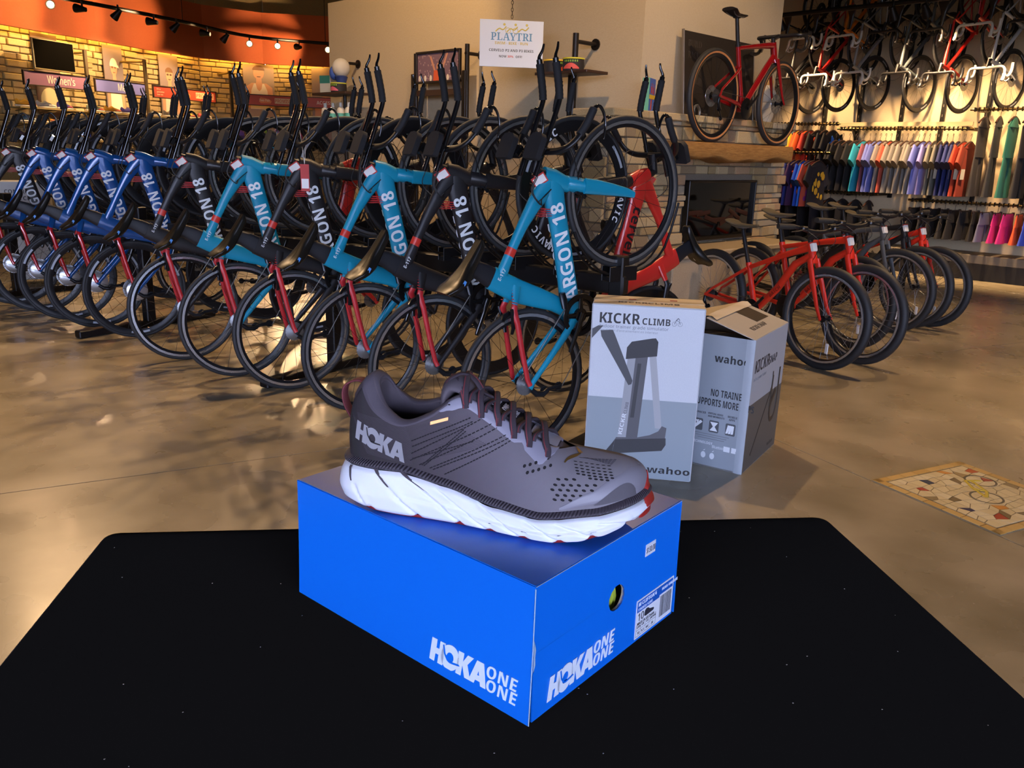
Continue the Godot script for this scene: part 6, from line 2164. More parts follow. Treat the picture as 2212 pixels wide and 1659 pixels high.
	for i in 2:
		var a := on_l(4.4, 1.36 - 0.42 * i, 0.0)
		var b := on_l(6.0, 1.36 - 0.42 * i, 0.0)
		var w := a.origin.distance_to(b.origin)
		var e := (b.origin - a.origin).normalized()
		var sh := thing("shoe_shelf", "narrow shelf at the far right of the shoe wall, " + ["upper", "lower"][i] + " one", "shelf", Transform3D(Basis(e, Vector3.UP, v3(-e.z, 0, e.x)), a.origin), "shelves on the shoe wall")
		k = MB.new()
		k.box(v3(w / 2, -0.012, 0.1), v3(w, 0.02, 0.4), 0.003)
		part("board", k, mat("8a7748", 0.55), sh)
	# carton on the floor at the left
	var bx := thing("climate_box", "white carton lettered about climate on the floor behind the blue bikes", "carton", Transform3D(Basis(v3(0.9, 0, -0.43).normalized(), Vector3.UP, v3(0.43, 0, 0.9).normalized()), v3(-4.72, 0.0, -7.6)))
	k = MB.new()
	k.box(v3(0.2, 0.5, -0.15), v3(0.4, 0.9, 0.3), 0.004)
	part("carton", k, mat("a9a8a2", 0.5), bx)
	part("lettering", words("CONTROL", 0.035, true, 0.0006), mat("26272b", 0.5), bx, Transform3D(Basis(), v3(0.04, 0.86, 0.0006)))
	part("lettering", words("YOUR CLIMATE", 0.035, true, 0.0006), mat("26272b", 0.5), bx, Transform3D(Basis(), v3(0.04, 0.8, 0.0006)))

func shade(h: String) -> String:
	var c := Color(h)
	if c.s < 0.15:
		return "grey" if c.v < 0.75 else "white"
	var u := c.h * 360.0
	if u < 18 or u > 340:
		return "red"
	if u < 50:
		return "orange"
	if u < 75:
		return "yellow"
	if u < 160:
		return "green"
	if u < 230:
		return "blue"
	return "purple"

func runner_print(o: Node3D, w: float, kind: int) -> void:
	var skin := mat("c08d68", 0.6)
	var k := MB.new()
	var s := w / 0.42
	var cy := 0.3 if kind != 3 else 0.48
	k.ball(v3(0.0, cy, 0.0065), v3(0.075 * s, 0.11, 0.001), 16)
	quadp(k, [-0.04 * s, cy - 0.18, 0.04 * s, cy - 0.18, 0.035 * s, cy - 0.08, -0.035 * s, cy - 0.08], 0.006, 0.0072)
	quadp(k, [-0.19 * s, cy - 0.6, 0.19 * s, cy - 0.6, 0.18 * s, cy - 0.24, 0.1 * s, cy - 0.17, -0.1 * s, cy - 0.17, -0.18 * s, cy - 0.24], 0.006, 0.0069)
	part("skin_print", k, skin, o)
	k = MB.new()
	quadp(k, [-0.13 * s, cy - 0.62, 0.13 * s, cy - 0.62, 0.11 * s, cy - 0.3, 0.07 * s, cy - 0.18, 0.045 * s, cy - 0.18, 0.03 * s, cy - 0.27, 0.0, cy - 0.31, -0.03 * s, cy - 0.27, -0.045 * s, cy - 0.18, -0.07 * s, cy - 0.18, -0.11 * s, cy - 0.3], 0.0072, 0.0079)
	part("singlet_print", k, mat("d2c6ae" if kind != 4 else "c9714a", 0.6), o)
	k = MB.new()
	if kind == 1 or kind == 4:
		for i in 1:
			var p := PackedVector2Array()
			for j in 11:
				var a := PI * j / 10.0
				p.append(Vector2(cos(a) * 0.085 * s, cy + 0.03 + sin(a) * 0.12))
			k.prism(p, 0.0074, 0.0082)
		quadp(k, [-0.02, cy + 0.03, 0.12 * s, cy + 0.01, 0.1 * s, cy + 0.05, 0.0, cy + 0.06], 0.0076, 0.0084)
		part("cap_print", k, mat("d8ceb6", 0.6), o)
	else:
		var p := PackedVector2Array()
		for j in 11:
			var a := PI * j / 10.0
			p.append(Vector2(cos(a) * 0.085 * s, cy + 0.05 + sin(a) * 0.08))
		k.prism(p, 0.0074, 0.0082)
		part("hair_print", k, mat("6b4a2c", 0.6), o)
	k = MB.new()
	if kind != 3:
		for q in [-0.032, 0.032]:
			k.ball(v3(q * s, cy + 0.015, 0.0078), v3(0.026 * s, 0.016, 0.0008), 10)
	quadp(k, [-0.03 * s, cy - 0.055, 0.03 * s, cy - 0.055, 0.02 * s, cy - 0.068, -0.02 * s, cy - 0.068], 0.0076, 0.0084)
	part("face_print", k, mat("4a2f22" if kind != 1 else "7a4f38", 0.5), o)
	if kind == 1:
		k = MB.new()
		rect(k, -0.11 * s, -0.62, 0.11 * s, -0.44, 0.0076)
		part("bib_print", k, mat("d8ccb2", 0.6), o)
		part("bib_number", words("522", 0.075, false, 0.0006, true), mat("3a3330", 0.6), o, Transform3D(Basis(), v3(0, -0.54, 0.0088)))
	if kind == 2:
		k = MB.new()
		for j in 4:
			k.ball(v3(0.02 * j - 0.03, -0.5, 0.0078), v3(0.014, 0.06, 0.001), 8)
		part("hand_print", k, skin, o)

# a small plain running shoe for the far shelves: x forward
func small_shoe() -> Dictionary:
	if meshes.has("small shoe"):
		return meshes["small shoe"]
	var d := {}
	for w in 3:
		var rows := []
		var m := MB.new()
		for i in 15:
			var t := i / 14.0
			var x := lerpf(-0.14, 0.14, t)
			var hw := lut([[0.0, 0.012], [0.06, 0.03], [0.25, 0.034], [0.5, 0.036], [0.75, 0.048], [0.93, 0.036], [1.0, 0.01]], t)
			var hi := lut([[0.0, 0.09], [0.08, 0.105], [0.22, 0.075], [0.36, 0.085], [0.44, 0.105], [0.6, 0.08], [0.8, 0.062], [0.95, 0.05], [1.0, 0.035]], t)
			var lo := 0.03 - 0.008 * t
			var ring := []
			for k in 12:
				var q := TAU * k / 12
				var cy := cos(q)
				var sy := sin(q)
				if w == 0:
					ring.append(v3(x, lo + (hi - lo) * (0.5 + 0.5 * sy), cy * hw * (1.0 - 0.35 * maxf(sy, 0))))
				elif w == 1:
					ring.append(v3(x, lo + (hi - lo) * (0.5 + 0.5 * sy) * (0.5 + 0.5 * smoothstep(0.5, 0.75, t)), cy * hw * 1.03 * (1.0 - 0.3 * maxf(sy, 0))))
				else:
					var up := 0.012 * pow(t, 4.0) + 0.006 * pow(1.0 - t, 5.0)
					ring.append(v3(x * 1.04, up + (lo - up) * (0.5 + 0.5 * sy), signf(cy) * pow(absf(cy), 0.6) * hw * 1.12))
			rows.append(ring)
		if w == 1:
			rows = rows.slice(8, 15)
		m.grid(rows, true)
		m.face(rows[0], Vector3.LEFT)
		m.face(rows[rows.size() - 1], Vector3.RIGHT)
		d[["upper", "toe", "sole"][w]] = m.mesh()
	meshes["small shoe"] = d
	return d
# ---- clothes rails -----------------------------------------------------------------------
# a garment hung edge-on: x is across the shoulders, y down from the hook, z its thickness
func garment_meshes(kind: String, sd: int) -> Dictionary:
	var key := "garment %s %d" % [kind, sd]
	if meshes.has(key):
		return meshes[key]
	var g := RandomNumberGenerator.new()
	g.seed = 100 + sd
	var d := {}
	var k := MB.new()
	var len := 0.68
	var sh := 0.21
	if kind == "shorts":
		len = 0.4
	elif kind == "suit":
		len = 0.95
		sh = 0.19
	elif kind == "jersey":
		len = 0.62
	var ph := g.randf_range(0, 6.0)
	var body := func(x0a: float, x1a: float, x0b: float, x1b: float, y0: float, y1: float, th: float, sag: float) -> void:
		var rows := []
		for i in 11:
			var t := i / 10.0
			var a := lerpf(x0a, x0b, t)
			var b := lerpf(x1a, x1b, t)
			var ring := []
			for j in 16:
				var q := TAU * j / 16
				var u := cos(q)
				var xx := (a + b) / 2 + (b - a) / 2 * u
				var drop := sag * u * u * (1.0 - t)
				var wv := 0.006 * sin(u * 7.0 + ph + t * 2.0) * t
				ring.append(v3(xx, lerpf(y0, y1, t) - drop, sin(q) * th * (0.55 + 0.6 * t) + wv))
			rows.append(ring)
		k.grid(rows, true)
		k.face(rows[0], Vector3.UP)
		k.face(rows[10], Vector3.DOWN)
	if kind == "shorts":
		body.call(-0.17, 0.17, -0.19, 0.19, -0.06, -0.2, 0.025, 0.0)
		body.call(-0.19, -0.005, -0.23, -0.02, -0.19, -len, 0.03, 0.0)
		body.call(0.005, 0.19, 0.02, 0.23, -0.19, -len, 0.03, 0.0)
	elif kind == "suit":
		body.call(-0.07, 0.07, -sh, sh, -0.05, -0.16, 0.022, 0.0)
		body.call(-sh, sh, -0.16, 0.16, -0.15, -0.5, 0.03, 0.0)
		body.call(-0.16, -0.005, -0.17, -0.03, -0.48, -len, 0.032, 0.0)
		body.call(0.005, 0.16, 0.03, 0.17, -0.48, -len, 0.032, 0.0)
	else:
		body.call(-0.08, 0.08, -sh, sh, -0.05, -0.12, 0.022, 0.0)
		body.call(-sh, sh, -0.235, 0.235, -0.115, -len, 0.03, 0.0)
		for s in [-1.0, 1.0]:
			var rows := []
			for i in 6:
				var t := i / 5.0
				var c := v3((sh - 0.02 + 0.085 * t) * s, -0.13 - 0.2 * t, 0)
				var ring := []
				for j in 10:
					var q := TAU * j / 10
					ring.append(c + v3(cos(q) * 0.07 * s, sin(q) * 0.0 + cos(q) * 0.05, sin(q) * (0.022 + 0.01 * t)))
				rows.append(ring)
			k.grid(rows, true)
			k.face(rows[5], Vector3.DOWN)
	d.cloth = k.mesh()
	k = MB.new()
	k.tube(smooth_path([v3(0.02, 0.02, 0), v3(0.015, 0.045, 0), v3(-0.012, 0.05, 0), v3(-0.016, 0.02, 0), v3(0, 0.0, 0), v3(0, -0.05, 0)], 12), 0.0028, 5)
	if kind == "shorts":
		k.tube([v3(-0.16, -0.055, 0), v3(0.16, -0.055, 0)], 0.006, 6)
		for s in [-1.0, 1.0]:
			k.box(v3(0.14 * s, -0.06, 0), v3(0.02, 0.035, 0.03), 0.003)
	else:
		k.tube(smooth_path([v3(-0.2, -0.115, 0), v3(-0.12, -0.075, 0), v3(0, -0.042, 0), v3(0.12, -0.075, 0), v3(0.2, -0.115, 0)], 12), 0.011, 6)
	d.hanger = k.mesh()
	k = MB.new()
	k.box(v3(0, 0, 0), v3(0.06, 0.12, 0.002))
	d.tag = k.mesh()
	meshes[key] = d
	return d

func hang_clothes(a: Vector3, b: Vector3, kind: String, cols: Array, group: String, what: String, where: String, tags := 0) -> void:
	var n := cols.size()
	var e := (b - a).normalized()
	for i in n:
		var p := a.lerp(b, (i + 0.5) / n)
		var d := garment_meshes(kind, i % 3)
		var ang := rng.randf_range(-0.12, 0.12)
		var across := e.cross(Vector3.UP).rotated(Vector3.UP, ang)
		var t := Transform3D(Basis(across, Vector3.UP, across.cross(Vector3.UP)), p + v3(0, -0.042, 0))
		var nth := ["first", "second", "third", "fourth", "fifth", "sixth", "seventh", "eighth", "ninth", "tenth", "eleventh", "twelfth", "thirteenth", "fourteenth", "fifteenth", "sixteenth", "seventeenth", "eighteenth", "nineteenth", "twentieth"]
		var o := thing(kind if kind != "shirt" else "hung_shirt", "%s %s, %s from the left %s" % [cname(cols[i]), what, nth[i] if i < 20 else "%dth" % (i + 1), where], "shirt" if kind == "shirt" or kind == "jersey" else kind, t, group)
		var cl := part("cloth", d.cloth, mat(cols[i], 0.85), o)
		part("hanger", d.hanger, mat("2a1510", 0.45), o)
		if kind == "jersey":
			var k := MB.new()
			for s in [-1.0, 1.0]:
				for j in 12:
					k.ball(v3(rng.randf_range(-0.18, 0.18), rng.randf_range(-0.55, -0.15), 0.03 * s), v3(rng.randf_range(0.02, 0.05), rng.randf_range(0.02, 0.06), 0.006), 8)
			part("print", k, mat(["c2401f", "d9662a", "2a6fd0", "8e2f8a", "d0a52a"][i % 5], 0.85), cl)
		if tags > 0 and i >= n - tags:
			for s in [-1.0, 1.0]:
				part("paper_tag", d.tag, mat("c9c0a8", 0.6), o, Transform3D(Basis(Vector3.UP, 0.4 * s), v3(0.2, -0.42, 0.04 * s)))

func cname(h: String) -> String:
	var c := Color(h)
	if c.v < 0.22:
		return "black"
	if c.s < 0.2:
		return "dark grey" if c.v < 0.35 else "grey"
	var u := c.h * 360.0
	var dk := "dark " if c.v < 0.4 else ""
	if u < 16 or u > 345:
		return dk + "red"
	if u < 42:
		return dk + "orange"
	if u < 70:
		return dk + "yellow"
	if u < 165:
		return dk + "green"
	if u < 200:
		return dk + "teal"
	if u < 232:
		return dk + "blue"
	if u < 290:
		return dk + "violet"
	return dk + "pink"

func rail(nm_label: String, a: Vector3, b: Vector3, board: bool) -> void:
	var e := (b - a).normalized()
	var l := a.distance_to(b)
	var o := thing("clothes_rail", nm_label, "clothes rail", Transform3D(Basis(e, Vector3.UP, e.cross(Vector3.UP)), a))
	var k := MB.new()
	k.tube([v3(-0.02, 0, 0), v3(l + 0.02, 0, 0)], 0.014, 8)
	part("bar", k, mat("6e5a34", 0.25, 0.8), o)
	k = MB.new()
	for i in int(l / 0.05):
		k.box(v3(0.03 + i * 0.05, 0.0, 0), v3(0.012, 0.05, 0.034))
	part("notches", k, mat("231d14", 0.3, 0.6), o)
	k = MB.new()
	for x in [0.04, l - 0.04]:
		k.box(v3(x, 0.0, -0.2), v3(0.02, 0.04, 0.44), 0.002)
	part("bracket", k, mat("1d1915", 0.4, 0.4), o)
	if board:
		k = MB.new()
		k.box(v3(l / 2, 0.055, 0), v3(l, 0.05, 0.02), 0.002)
		part("sign_strip", k, mat("b8a67c", 0.5), o)

func build_clothes() -> void:
	rail("upper left clothes rail of red and orange tops", on_r(-0.5, 1.83, 0.45), on_r(0.66, 1.83, 0.45), false)
	hang_clothes(on_r(-0.05, 1.83, 0.45), on_r(0.3, 1.83, 0.45), "shirt", ["5e1d1c", "4f6c74", "c8a92a", "c8481c", "cc5a1c", "b43326"], "tops on the upper left rail", "long top", "on the upper left rail")
	hang_clothes(on_r(0.32, 1.83, 0.45), on_r(0.64, 1.83, 0.45), "jersey", ["151417", "17161a", "141317"], "black tops on the upper left rail", "top", "in the black group of the upper left rail", 1)
	rail("front left clothes rail of printed jerseys", on_r(0.1, 1.45, 0.95), on_r(0.8, 1.45, 0.95), false)
	hang_clothes(on_r(0.02, 1.43, 0.95), on_r(0.72, 1.43, 0.95), "jersey", ["2b5a3e", "3a2410", "5a3214", "1d2250", "27307a", "3a1d4a", "1c4fc0", "2f6fd8", "c0503a", "23222a"], "printed jerseys on the front left rail", "jersey", "on the front left rail")
	rail("long middle clothes rail of shirts under the hung bikes", on_r(0.66, 1.767, 0.45), on_r(2.3, 1.767, 0.45), true)
	hang_clothes(on_r(0.5, 1.7, 0.45), on_r(1.06, 1.7, 0.45), "shirt", ["151316", "161518", "141316", "18171b", "151417", "1e93ae"], "dark shirts on the middle rail", "shirt", "in the dark group of the middle rail")
	hang_clothes(on_r(1.06, 1.7, 0.45), on_r(2.0, 1.7, 0.45), "shirt", ["7d4450", "6670b4", "5d68b0", "7f7a74", "b7503e", "78746e", "726e68", "7b766f", "706c66", "7d786f", "6a74bc", "8a84c4", "7a776c", "6e6c62"], "tee shirts on the middle rail", "tee shirt", "in the coloured group of the middle rail", 1)
	hang_clothes(on_r(2.0, 1.7, 0.45), on_r(2.34, 1.7, 0.45), "shirt", ["232a5c", "26306a", "1f2858", "a5391f", "8c3420"], "navy and rust shirts on the middle rail", "shirt", "in the navy and rust group of the middle rail", 2)
	rail("right clothes rail of dark triathlon suits", on_r(2.28, 1.98, 0.5), on_r(3.6, 1.98, 0.5), false)
	hang_clothes(on_r(2.36, 1.98, 0.5), on_r(3.3, 1.98, 0.5), "suit", ["34302f", "2b2a2c", "2a6a5a", "252427", "39353a", "1f1e21"], "triathlon suits on the right rail", "suit", "on the right rail")
	rail("lower clothes rail of shorts beside the flat-bar bikes", on_r(1.7, 0.905, 0.42), on_r(3.6, 0.905, 0.42), false)
	hang_clothes(on_r(1.72, 0.905, 0.42), on_r(2.55, 0.905, 0.42), "shorts", ["18171a", "1c1b1e", "151417", "1a191c", "17161a", "1d1c20", "161519"], "black shorts on the lower rail", "shorts", "in the black group of the lower rail")
	hang_clothes(on_r(2.55, 0.905, 0.42), on_r(3.5, 0.905, 0.42), "shorts", ["5c5f7a", "c02478", "c42a80", "d0502a", "2f48b8", "1c1e2a", "23242e", "c9c12a"], "coloured shorts on the lower rail", "shorts", "in the coloured group of the lower rail")
	rail("lower left clothes rail of dark tights", on_r(-0.3, 0.95, 0.5), on_r(1.3, 0.95, 0.5), false)
	hang_clothes(on_r(-0.1, 0.95, 0.5), on_r(1.3, 0.95, 0.5), "suit", ["17171b", "1b1a1f", "161519", "1e1c22", "18171b", "151419", "1a1a1f", "17161a"], "dark tights on the lower left rail", "suit", "on the lower left rail")
	var k := MB.new()
	var o := thing("base_plinth", "low grey display plinth with a black foot under the clothes rails", "plinth", Transform3D(Basis(ER, Vector3.UP, NR), on_r(0, 0, 0)))
	k.box(v3(2.0, 0.25, 0.25), v3(6.6, 0.1, 0.5), 0.004)
	part("top_panel", k, mat("6e6657", 0.6), o)
	k = MB.new()
	k.box(v3(2.0, 0.1, 0.25), v3(6.6, 0.2, 0.5), 0.004)
	part("foot", k, mat("141210", 0.6), o)

func build_mosaic() -> void:
	var e1 := v3(0.89, 0, -0.456)
	var e2 := v3(0.456, 0, 0.89)
	var o := thing("floor_mosaic", "square tile mosaic of a yellow bicycle set in the concrete floor", "mosaic", Transform3D(Basis(e1, Vector3.UP, e2), e1 * 2.915 + e2 * -2.235))
	var S := 0.58
	var k := MB.new()
	k.box(v3(S / 2, 0.001, S / 2), v3(S, 0.003, S))
	part("grout", k, mat("7d705a", 0.85), o)
	var bdr := mat("c8a766", 0.35)
	for i in 4:
		for j in 7:
			k = MB.new()
			k.box(v3(j * 0.083 + 0.04, 0.003, 0.02), v3(0.08, 0.004, 0.036), 0.001)
			part("border_tile", k, bdr if (i + j) % 3 else mat("bf9c58", 0.35), o, Transform3D(Basis(Vector3.UP, -PI / 2 * i), [v3(0, 0, 0), v3(S, 0, 0), v3(S, 0, S), v3(0, 0, S)][i]))
	# broken tiles: a jittered net of quadrilaterals
	var n := 11
	var P := []
	for i in n + 1:
		var row := []
		for j in n + 1:
			var jx := 0.0 if i == 0 or i == n else rng.randf_range(-0.016, 0.016)
			var jy := 0.0 if j == 0 or j == n else rng.randf_range(-0.016, 0.016)
			row.append(Vector2(0.045 + (S - 0.09) * i / n + jx, 0.045 + (S - 0.09) * j / n + jy))
		P.append(row)
	var ch := ["d8c9a0", "d2c298", "dccfaa", "d6c79c", "cfbf94"]
	var odd := {"1,2": "a5402c", "3,1": "2f3a55", "2,5": "7b6a48", "4,8": "c98a3a", "6,2": "7b6a4c", "8,1": "a08a60", "9,3": "9a3f2c", "1,7": "2c2e52", "2,9": "a5402c", "9,8": "2c2e52", "8,9": "a5402c", "10,5": "8a7a58", "5,10": "7b6a48", "7,0": "c98a3a", "0,4": "8d7c58", "10,9": "c9b23a", "3,9": "7b6a48", "10,1": "b5552c"}
	for i in n:
		for j in n:
			var a: Vector2 = P[i][j]
			var b: Vector2 = P[i + 1][j]
			var c: Vector2 = P[i + 1][j + 1]
			var d: Vector2 = P[i][j + 1]
			var m := (a + b + c + d) / 4.0
			var poly := []
			for q in [a, b, c, d]:
				poly.append(m + (q - m) * (1.0 - 0.0025 / (q - m).length()))
			k = MB.new()
			k.x = Transform3D(Basis(Vector3.RIGHT, Vector3(0, 0, 1), Vector3.UP), Vector3.ZERO)
			k.prism(PackedVector2Array(poly), 0.001, 0.0044 + rng.randf_range(0, 0.0006))
			var key := "%d,%d" % [i, j]
			part("tile", k, mat(odd[key] if odd.has(key) else ch[rng.randi() % 5], 0.3), o)
	# the bicycle: dark wheels and a yellow frame laid over the pale pieces
	for q in [[0.29, 0.33], [0.44, 0.2]]:
		k = MB.new()
		var cc := []
		for i in 25:
			var a := TAU * i / 24.0
			cc.append(v3(q[0] + cos(a) * 0.062, 0.0048, q[1] + sin(a) * 0.062))
		k.tube(cc, 0.005, 5, 0.2, false, Vector3.UP)
		part("wheel_tile", k, mat("5f5744", 0.4), o)
	k = MB.new()
	for q in [[0.29, 0.33, 0.33, 0.24], [0.33, 0.24, 0.38, 0.17], [0.35, 0.29, 0.4, 0.19], [0.29, 0.33, 0.35, 0.29], [0.33, 0.24, 0.35, 0.29], [0.38, 0.17, 0.44, 0.2]]:
		k.tube([v3(q[0], 0.005, q[1]), v3(q[2], 0.005, q[3])], 0.008, 5, 0.15, false, Vector3.UP)
	part("yellow_frame_tile", k, mat("c9b33a", 0.35), o)
# ---- the running shoe: x from heel to toe, y up, z towards its outer side -------------------
var so := [Vector2(0.3135, -0.006), Vector2(0.307, 0.017), Vector2(0.293, 0.0345), Vector2(0.27, 0.0465), Vector2(0.24, 0.0515), Vector2(0.21, 0.0505), Vector2(0.18, 0.0458), Vector2(0.155, 0.0418), Vector2(0.13, 0.0388), Vector2(0.1, 0.0372), Vector2(0.065, 0.0372), Vector2(0.036, 0.034), Vector2(0.015, 0.0235), Vector2(0.0085, 0.0), Vector2(0.015, -0.0235), Vector2(0.036, -0.034), Vector2(0.065, -0.036), Vector2(0.1, -0.034), Vector2(0.13, -0.033), Vector2(0.155, -0.0345), Vector2(0.18, -0.0385), Vector2(0.21, -0.0455), Vector2(0.24, -0.0495), Vector2(0.27, -0.0475), Vector2(0.293, -0.0385), Vector2(0.307, -0.024)]
# the upper's top edge for the same stations: ridge of the toe box, throat, collar
var st := [v3(0.302, 0.0665, -0.005), v3(0.299, 0.069, -0.0045), v3(0.287, 0.0735, -0.003), v3(0.266, 0.0765, -0.0015), v3(0.2435, 0.0795, 0.0), v3(0.222, 0.081, 0.017), v3(0.196, 0.0935, 0.0185), v3(0.168, 0.1075, 0.0195), v3(0.133, 0.123, 0.0235), v3(0.1045, 0.1045, 0.0305), v3(0.077, 0.0935, 0.033), v3(0.05, 0.105, 0.03), v3(0.034, 0.1255, 0.0175), v3(0.0315, 0.131, 0.0), v3(0.034, 0.126, -0.0175), v3(0.047, 0.108, -0.029), v3(0.07, 0.0975, -0.0315), v3(0.1, 0.105, -0.03), v3(0.133, 0.124, -0.0235), v3(0.168, 0.1075, -0.0195), v3(0.196, 0.0935, -0.0185), v3(0.222, 0.081, -0.017), v3(0.2435, 0.0795, 0.0), v3(0.266, 0.0765, -0.0015), v3(0.287, 0.0735, -0.003), v3(0.299, 0.069, -0.0045)]
const RT := [[0.0, 0.054], [0.02, 0.0525], [0.0735, 0.0535], [0.121, 0.0442], [0.17, 0.0329], [0.2165, 0.0275], [0.268, 0.0362], [0.303, 0.0445], [0.32, 0.048]]
const RBOT := [[0.0, 0.047], [0.02, 0.0462], [0.075, 0.0472], [0.1227, 0.0383], [0.1714, 0.0263], [0.2175, 0.0228], [0.2686, 0.0312], [0.3038, 0.038], [0.32, 0.041]]
const BY := [[0.0, 0.0125], [0.015, 0.0065], [0.05, 0.001], [0.08, 0.0], [0.23, 0.0], [0.255, 0.0035], [0.275, 0.0095], [0.295, 0.018], [0.312, 0.028], [0.322, 0.036]]

func s_out(t: float) -> Vector2:
	var m := so.size()
	var f := fposmod(t, 1.0) * m
	var i := int(f)
	var u := f - i
	return so[i % m].cubic_interpolate(so[(i + 1) % m], so[(i - 1 + m) % m], so[(i + 2) % m], u)

func s_norm(t: float) -> Vector2:
	var d := s_out(t + 0.004) - s_out(t - 0.004)
	return Vector2(-d.y, d.x).normalized() * -1.0

func s_top(t: float) -> Vector3:
	var m := st.size()
	var f := fposmod(t, 1.0) * m
	var i := int(f)
	var u := f - i
	return st[i % m].cubic_interpolate(st[(i + 1) % m], st[(i - 1 + m) % m], st[(i + 2) % m], u)

func s_upper(t: float, v: float, off := 0.0) -> Vector3:
	var p := s_up0(t, v)
	if off == 0.0:
		return p
	var du := s_up0(t + 0.004, v) - s_up0(t - 0.004, v)
	var dv := s_up0(t, minf(v + 0.03, 1.0)) - s_up0(t, maxf(v - 0.03, 0.0))
	return p + dv.cross(du).normalized() * off

func s_up0(t: float, v: float) -> Vector3:
	var o := s_out(t)
	var nn := s_norm(t)
	o -= nn * 0.0035
	var p0 := v3(o.x, lut(RT, o.x) - 0.004, o.y)
	var p1 := s_top(t)
	var dy := p1.y - p0.y
	var hz := Vector2(p1.x - p0.x, p1.z - p0.z).length()
	var q := Vector2(p0.x - p1.x, p0.z - p1.z).normalized()
	var c0 := p0 + v3(nn.x * 0.004, dy * 0.62, nn.y * 0.004)
	var c1 := p1 + v3(q.x * hz * 0.55, -0.1 * dy + 0.002, q.y * hz * 0.55)
	return p0.bezier_interpolate(c0, c1, p1, v)

# the point of the outer side seen at (x, y) in the shoe's side view
func s_at(x: float, y: float, off := 0.0) -> Vector3:
	var t := 0.25
	var v := 0.5
	var lo := 0.01
	var hi := 0.5
	for k in 7:
		lo = 0.005
		hi = 0.5
		for i in 16:
			t = (lo + hi) / 2
			if s_up0(t, v).x > x:
				lo = t
			else:
				hi = t
		var a := 0.0
		var b := 1.0
		for i in 12:
			v = (a + b) / 2
			if s_up0(t, v).y < y:
				a = v
			else:
				b = v
	return s_upper(t, v, off)

func s_tube(k: MB, x0: float, y0: float, x1: float, y1: float, r: float, n := 14, dash := false) -> void:
	var p := []
	for i in n + 1:
		var u := float(i) / n
		p.append(s_at(lerpf(x0, x1, u), lerpf(y0, y1, u), r * 0.3))
	if not dash:
		k.tube(p, r, 5)
		return
	for i in n:
		k.tube([p[i], p[i].lerp(p[i + 1], 0.72)], r, 4)

func tong(x: float) -> float:
	return lut([[0.1315, 0.131], [0.143, 0.1225], [0.168, 0.1075], [0.196, 0.0925], [0.222, 0.0795], [0.238, 0.0745]], x)

func ramp(c: Array, x: float) -> Color:
	for i in c.size() - 1:
		if x <= c[i + 1][0]:
			return Color(c[i][1]).lerp(Color(c[i + 1][1]), clampf((x - c[i][0]) / (c[i + 1][0] - c[i][0]), 0.0, 1.0)).srgb_to_linear()
	return Color(c[c.size() - 1][1]).srgb_to_linear()

func weave(n: int, kind: int) -> ImageTexture:
	var im := Image.create(n, n, false, Image.FORMAT_RGB8)
	for y in n:
		for x in n:
			var h := 0.0
			if kind == 0:   # small knit dots
				var a := fposmod(x / 16.0 + (0.5 if (y / 16) % 2 == 0 else 0.0), 1.0) - 0.5
				var b := fposmod(y / 16.0, 1.0) - 0.5
				h = exp(-(a * a * 9.0 + b * b * 16.0))
			elif kind == 1:   # fine ribs
				h = 0.5 + 0.5 * sin(TAU * y / 16.0 + 0.4 * sin(TAU * x / 64.0))
			else:   # twisted cord
				h = 0.5 + 0.5 * sin(TAU * (x + y * 0.55) / 32.0)
			im.set_pixel(x, y, Color(h, h, h))
	im.bump_map_to_normal_map(5.0 if kind != 2 else 8.0)
	return ImageTexture.create_from_image(im)

func fabric(hex: String, kind: int, su: float, sv: float, strength: float, vc := false, rough := 0.8) -> StandardMaterial3D:
	var m := StandardMaterial3D.new()
	m.albedo_color = Color(hex)
	m.roughness = rough
	m.vertex_color_use_as_albedo = vc
	m.normal_enabled = true
	var key := "weave%d" % kind
	if not meshes.has(key):
		meshes[key] = weave(128, kind)
	m.normal_texture = meshes[key]
	m.normal_scale = strength
	m.uv1_scale = v3(su, sv, 1)
	return m

const GROOVES := [[0.0292, 0.0296, 0.0402, 0.0039, 0.0022], [0.07, 0.0236, 0.0932, 0.0051, 0.003], [0.1149, 0.0197, 0.138, 0.0049, 0.003], [0.1087, 0.0371, 0.1715, 0.0, 0.0026], [0.152, 0.029, 0.2047, 0.0, 0.0026], [0.203, 0.0202, 0.2379, 0.004, 0.0026], [0.2319, 0.0208, 0.267, 0.0123, 0.0024], [0.2703, 0.024, 0.298, 0.0236, 0.0022], [0.05, 0.044, 0.076, 0.02, 0.0018], [0.078, 0.044, 0.125, 0.016, 0.0018]]

func groove(x: float, y: float) -> float:
	var d := 0.0
	for g in GROOVES:
		var a := Vector2(g[0], g[1])
		var b := Vector2(g[2], g[3])
		var p := Vector2(x, y)
		var u := clampf((p - a).dot(b - a) / (b - a).length_squared(), 0.0, 1.0)
		var q := a + (b - a) * u
		var nrm := Vector2(-(b - a).y, (b - a).x).normalized()
		var e := (p - q).length()
		var side := (p - q).dot(nrm)
		var fade := smoothstep(0.0, 0.15, u) * (1.0 - 0.0 * u)
		d += g[4] * fade * exp(-pow(e / 0.0017, 2.0))
		# one lip stands a little proud of the other
		if side > 0.0 and side < 0.012 and u > 0.02 and u < 0.999:
			d -= 0.0012 * fade * exp(-pow((side - 0.003) / 0.0035, 2.0))
	return d

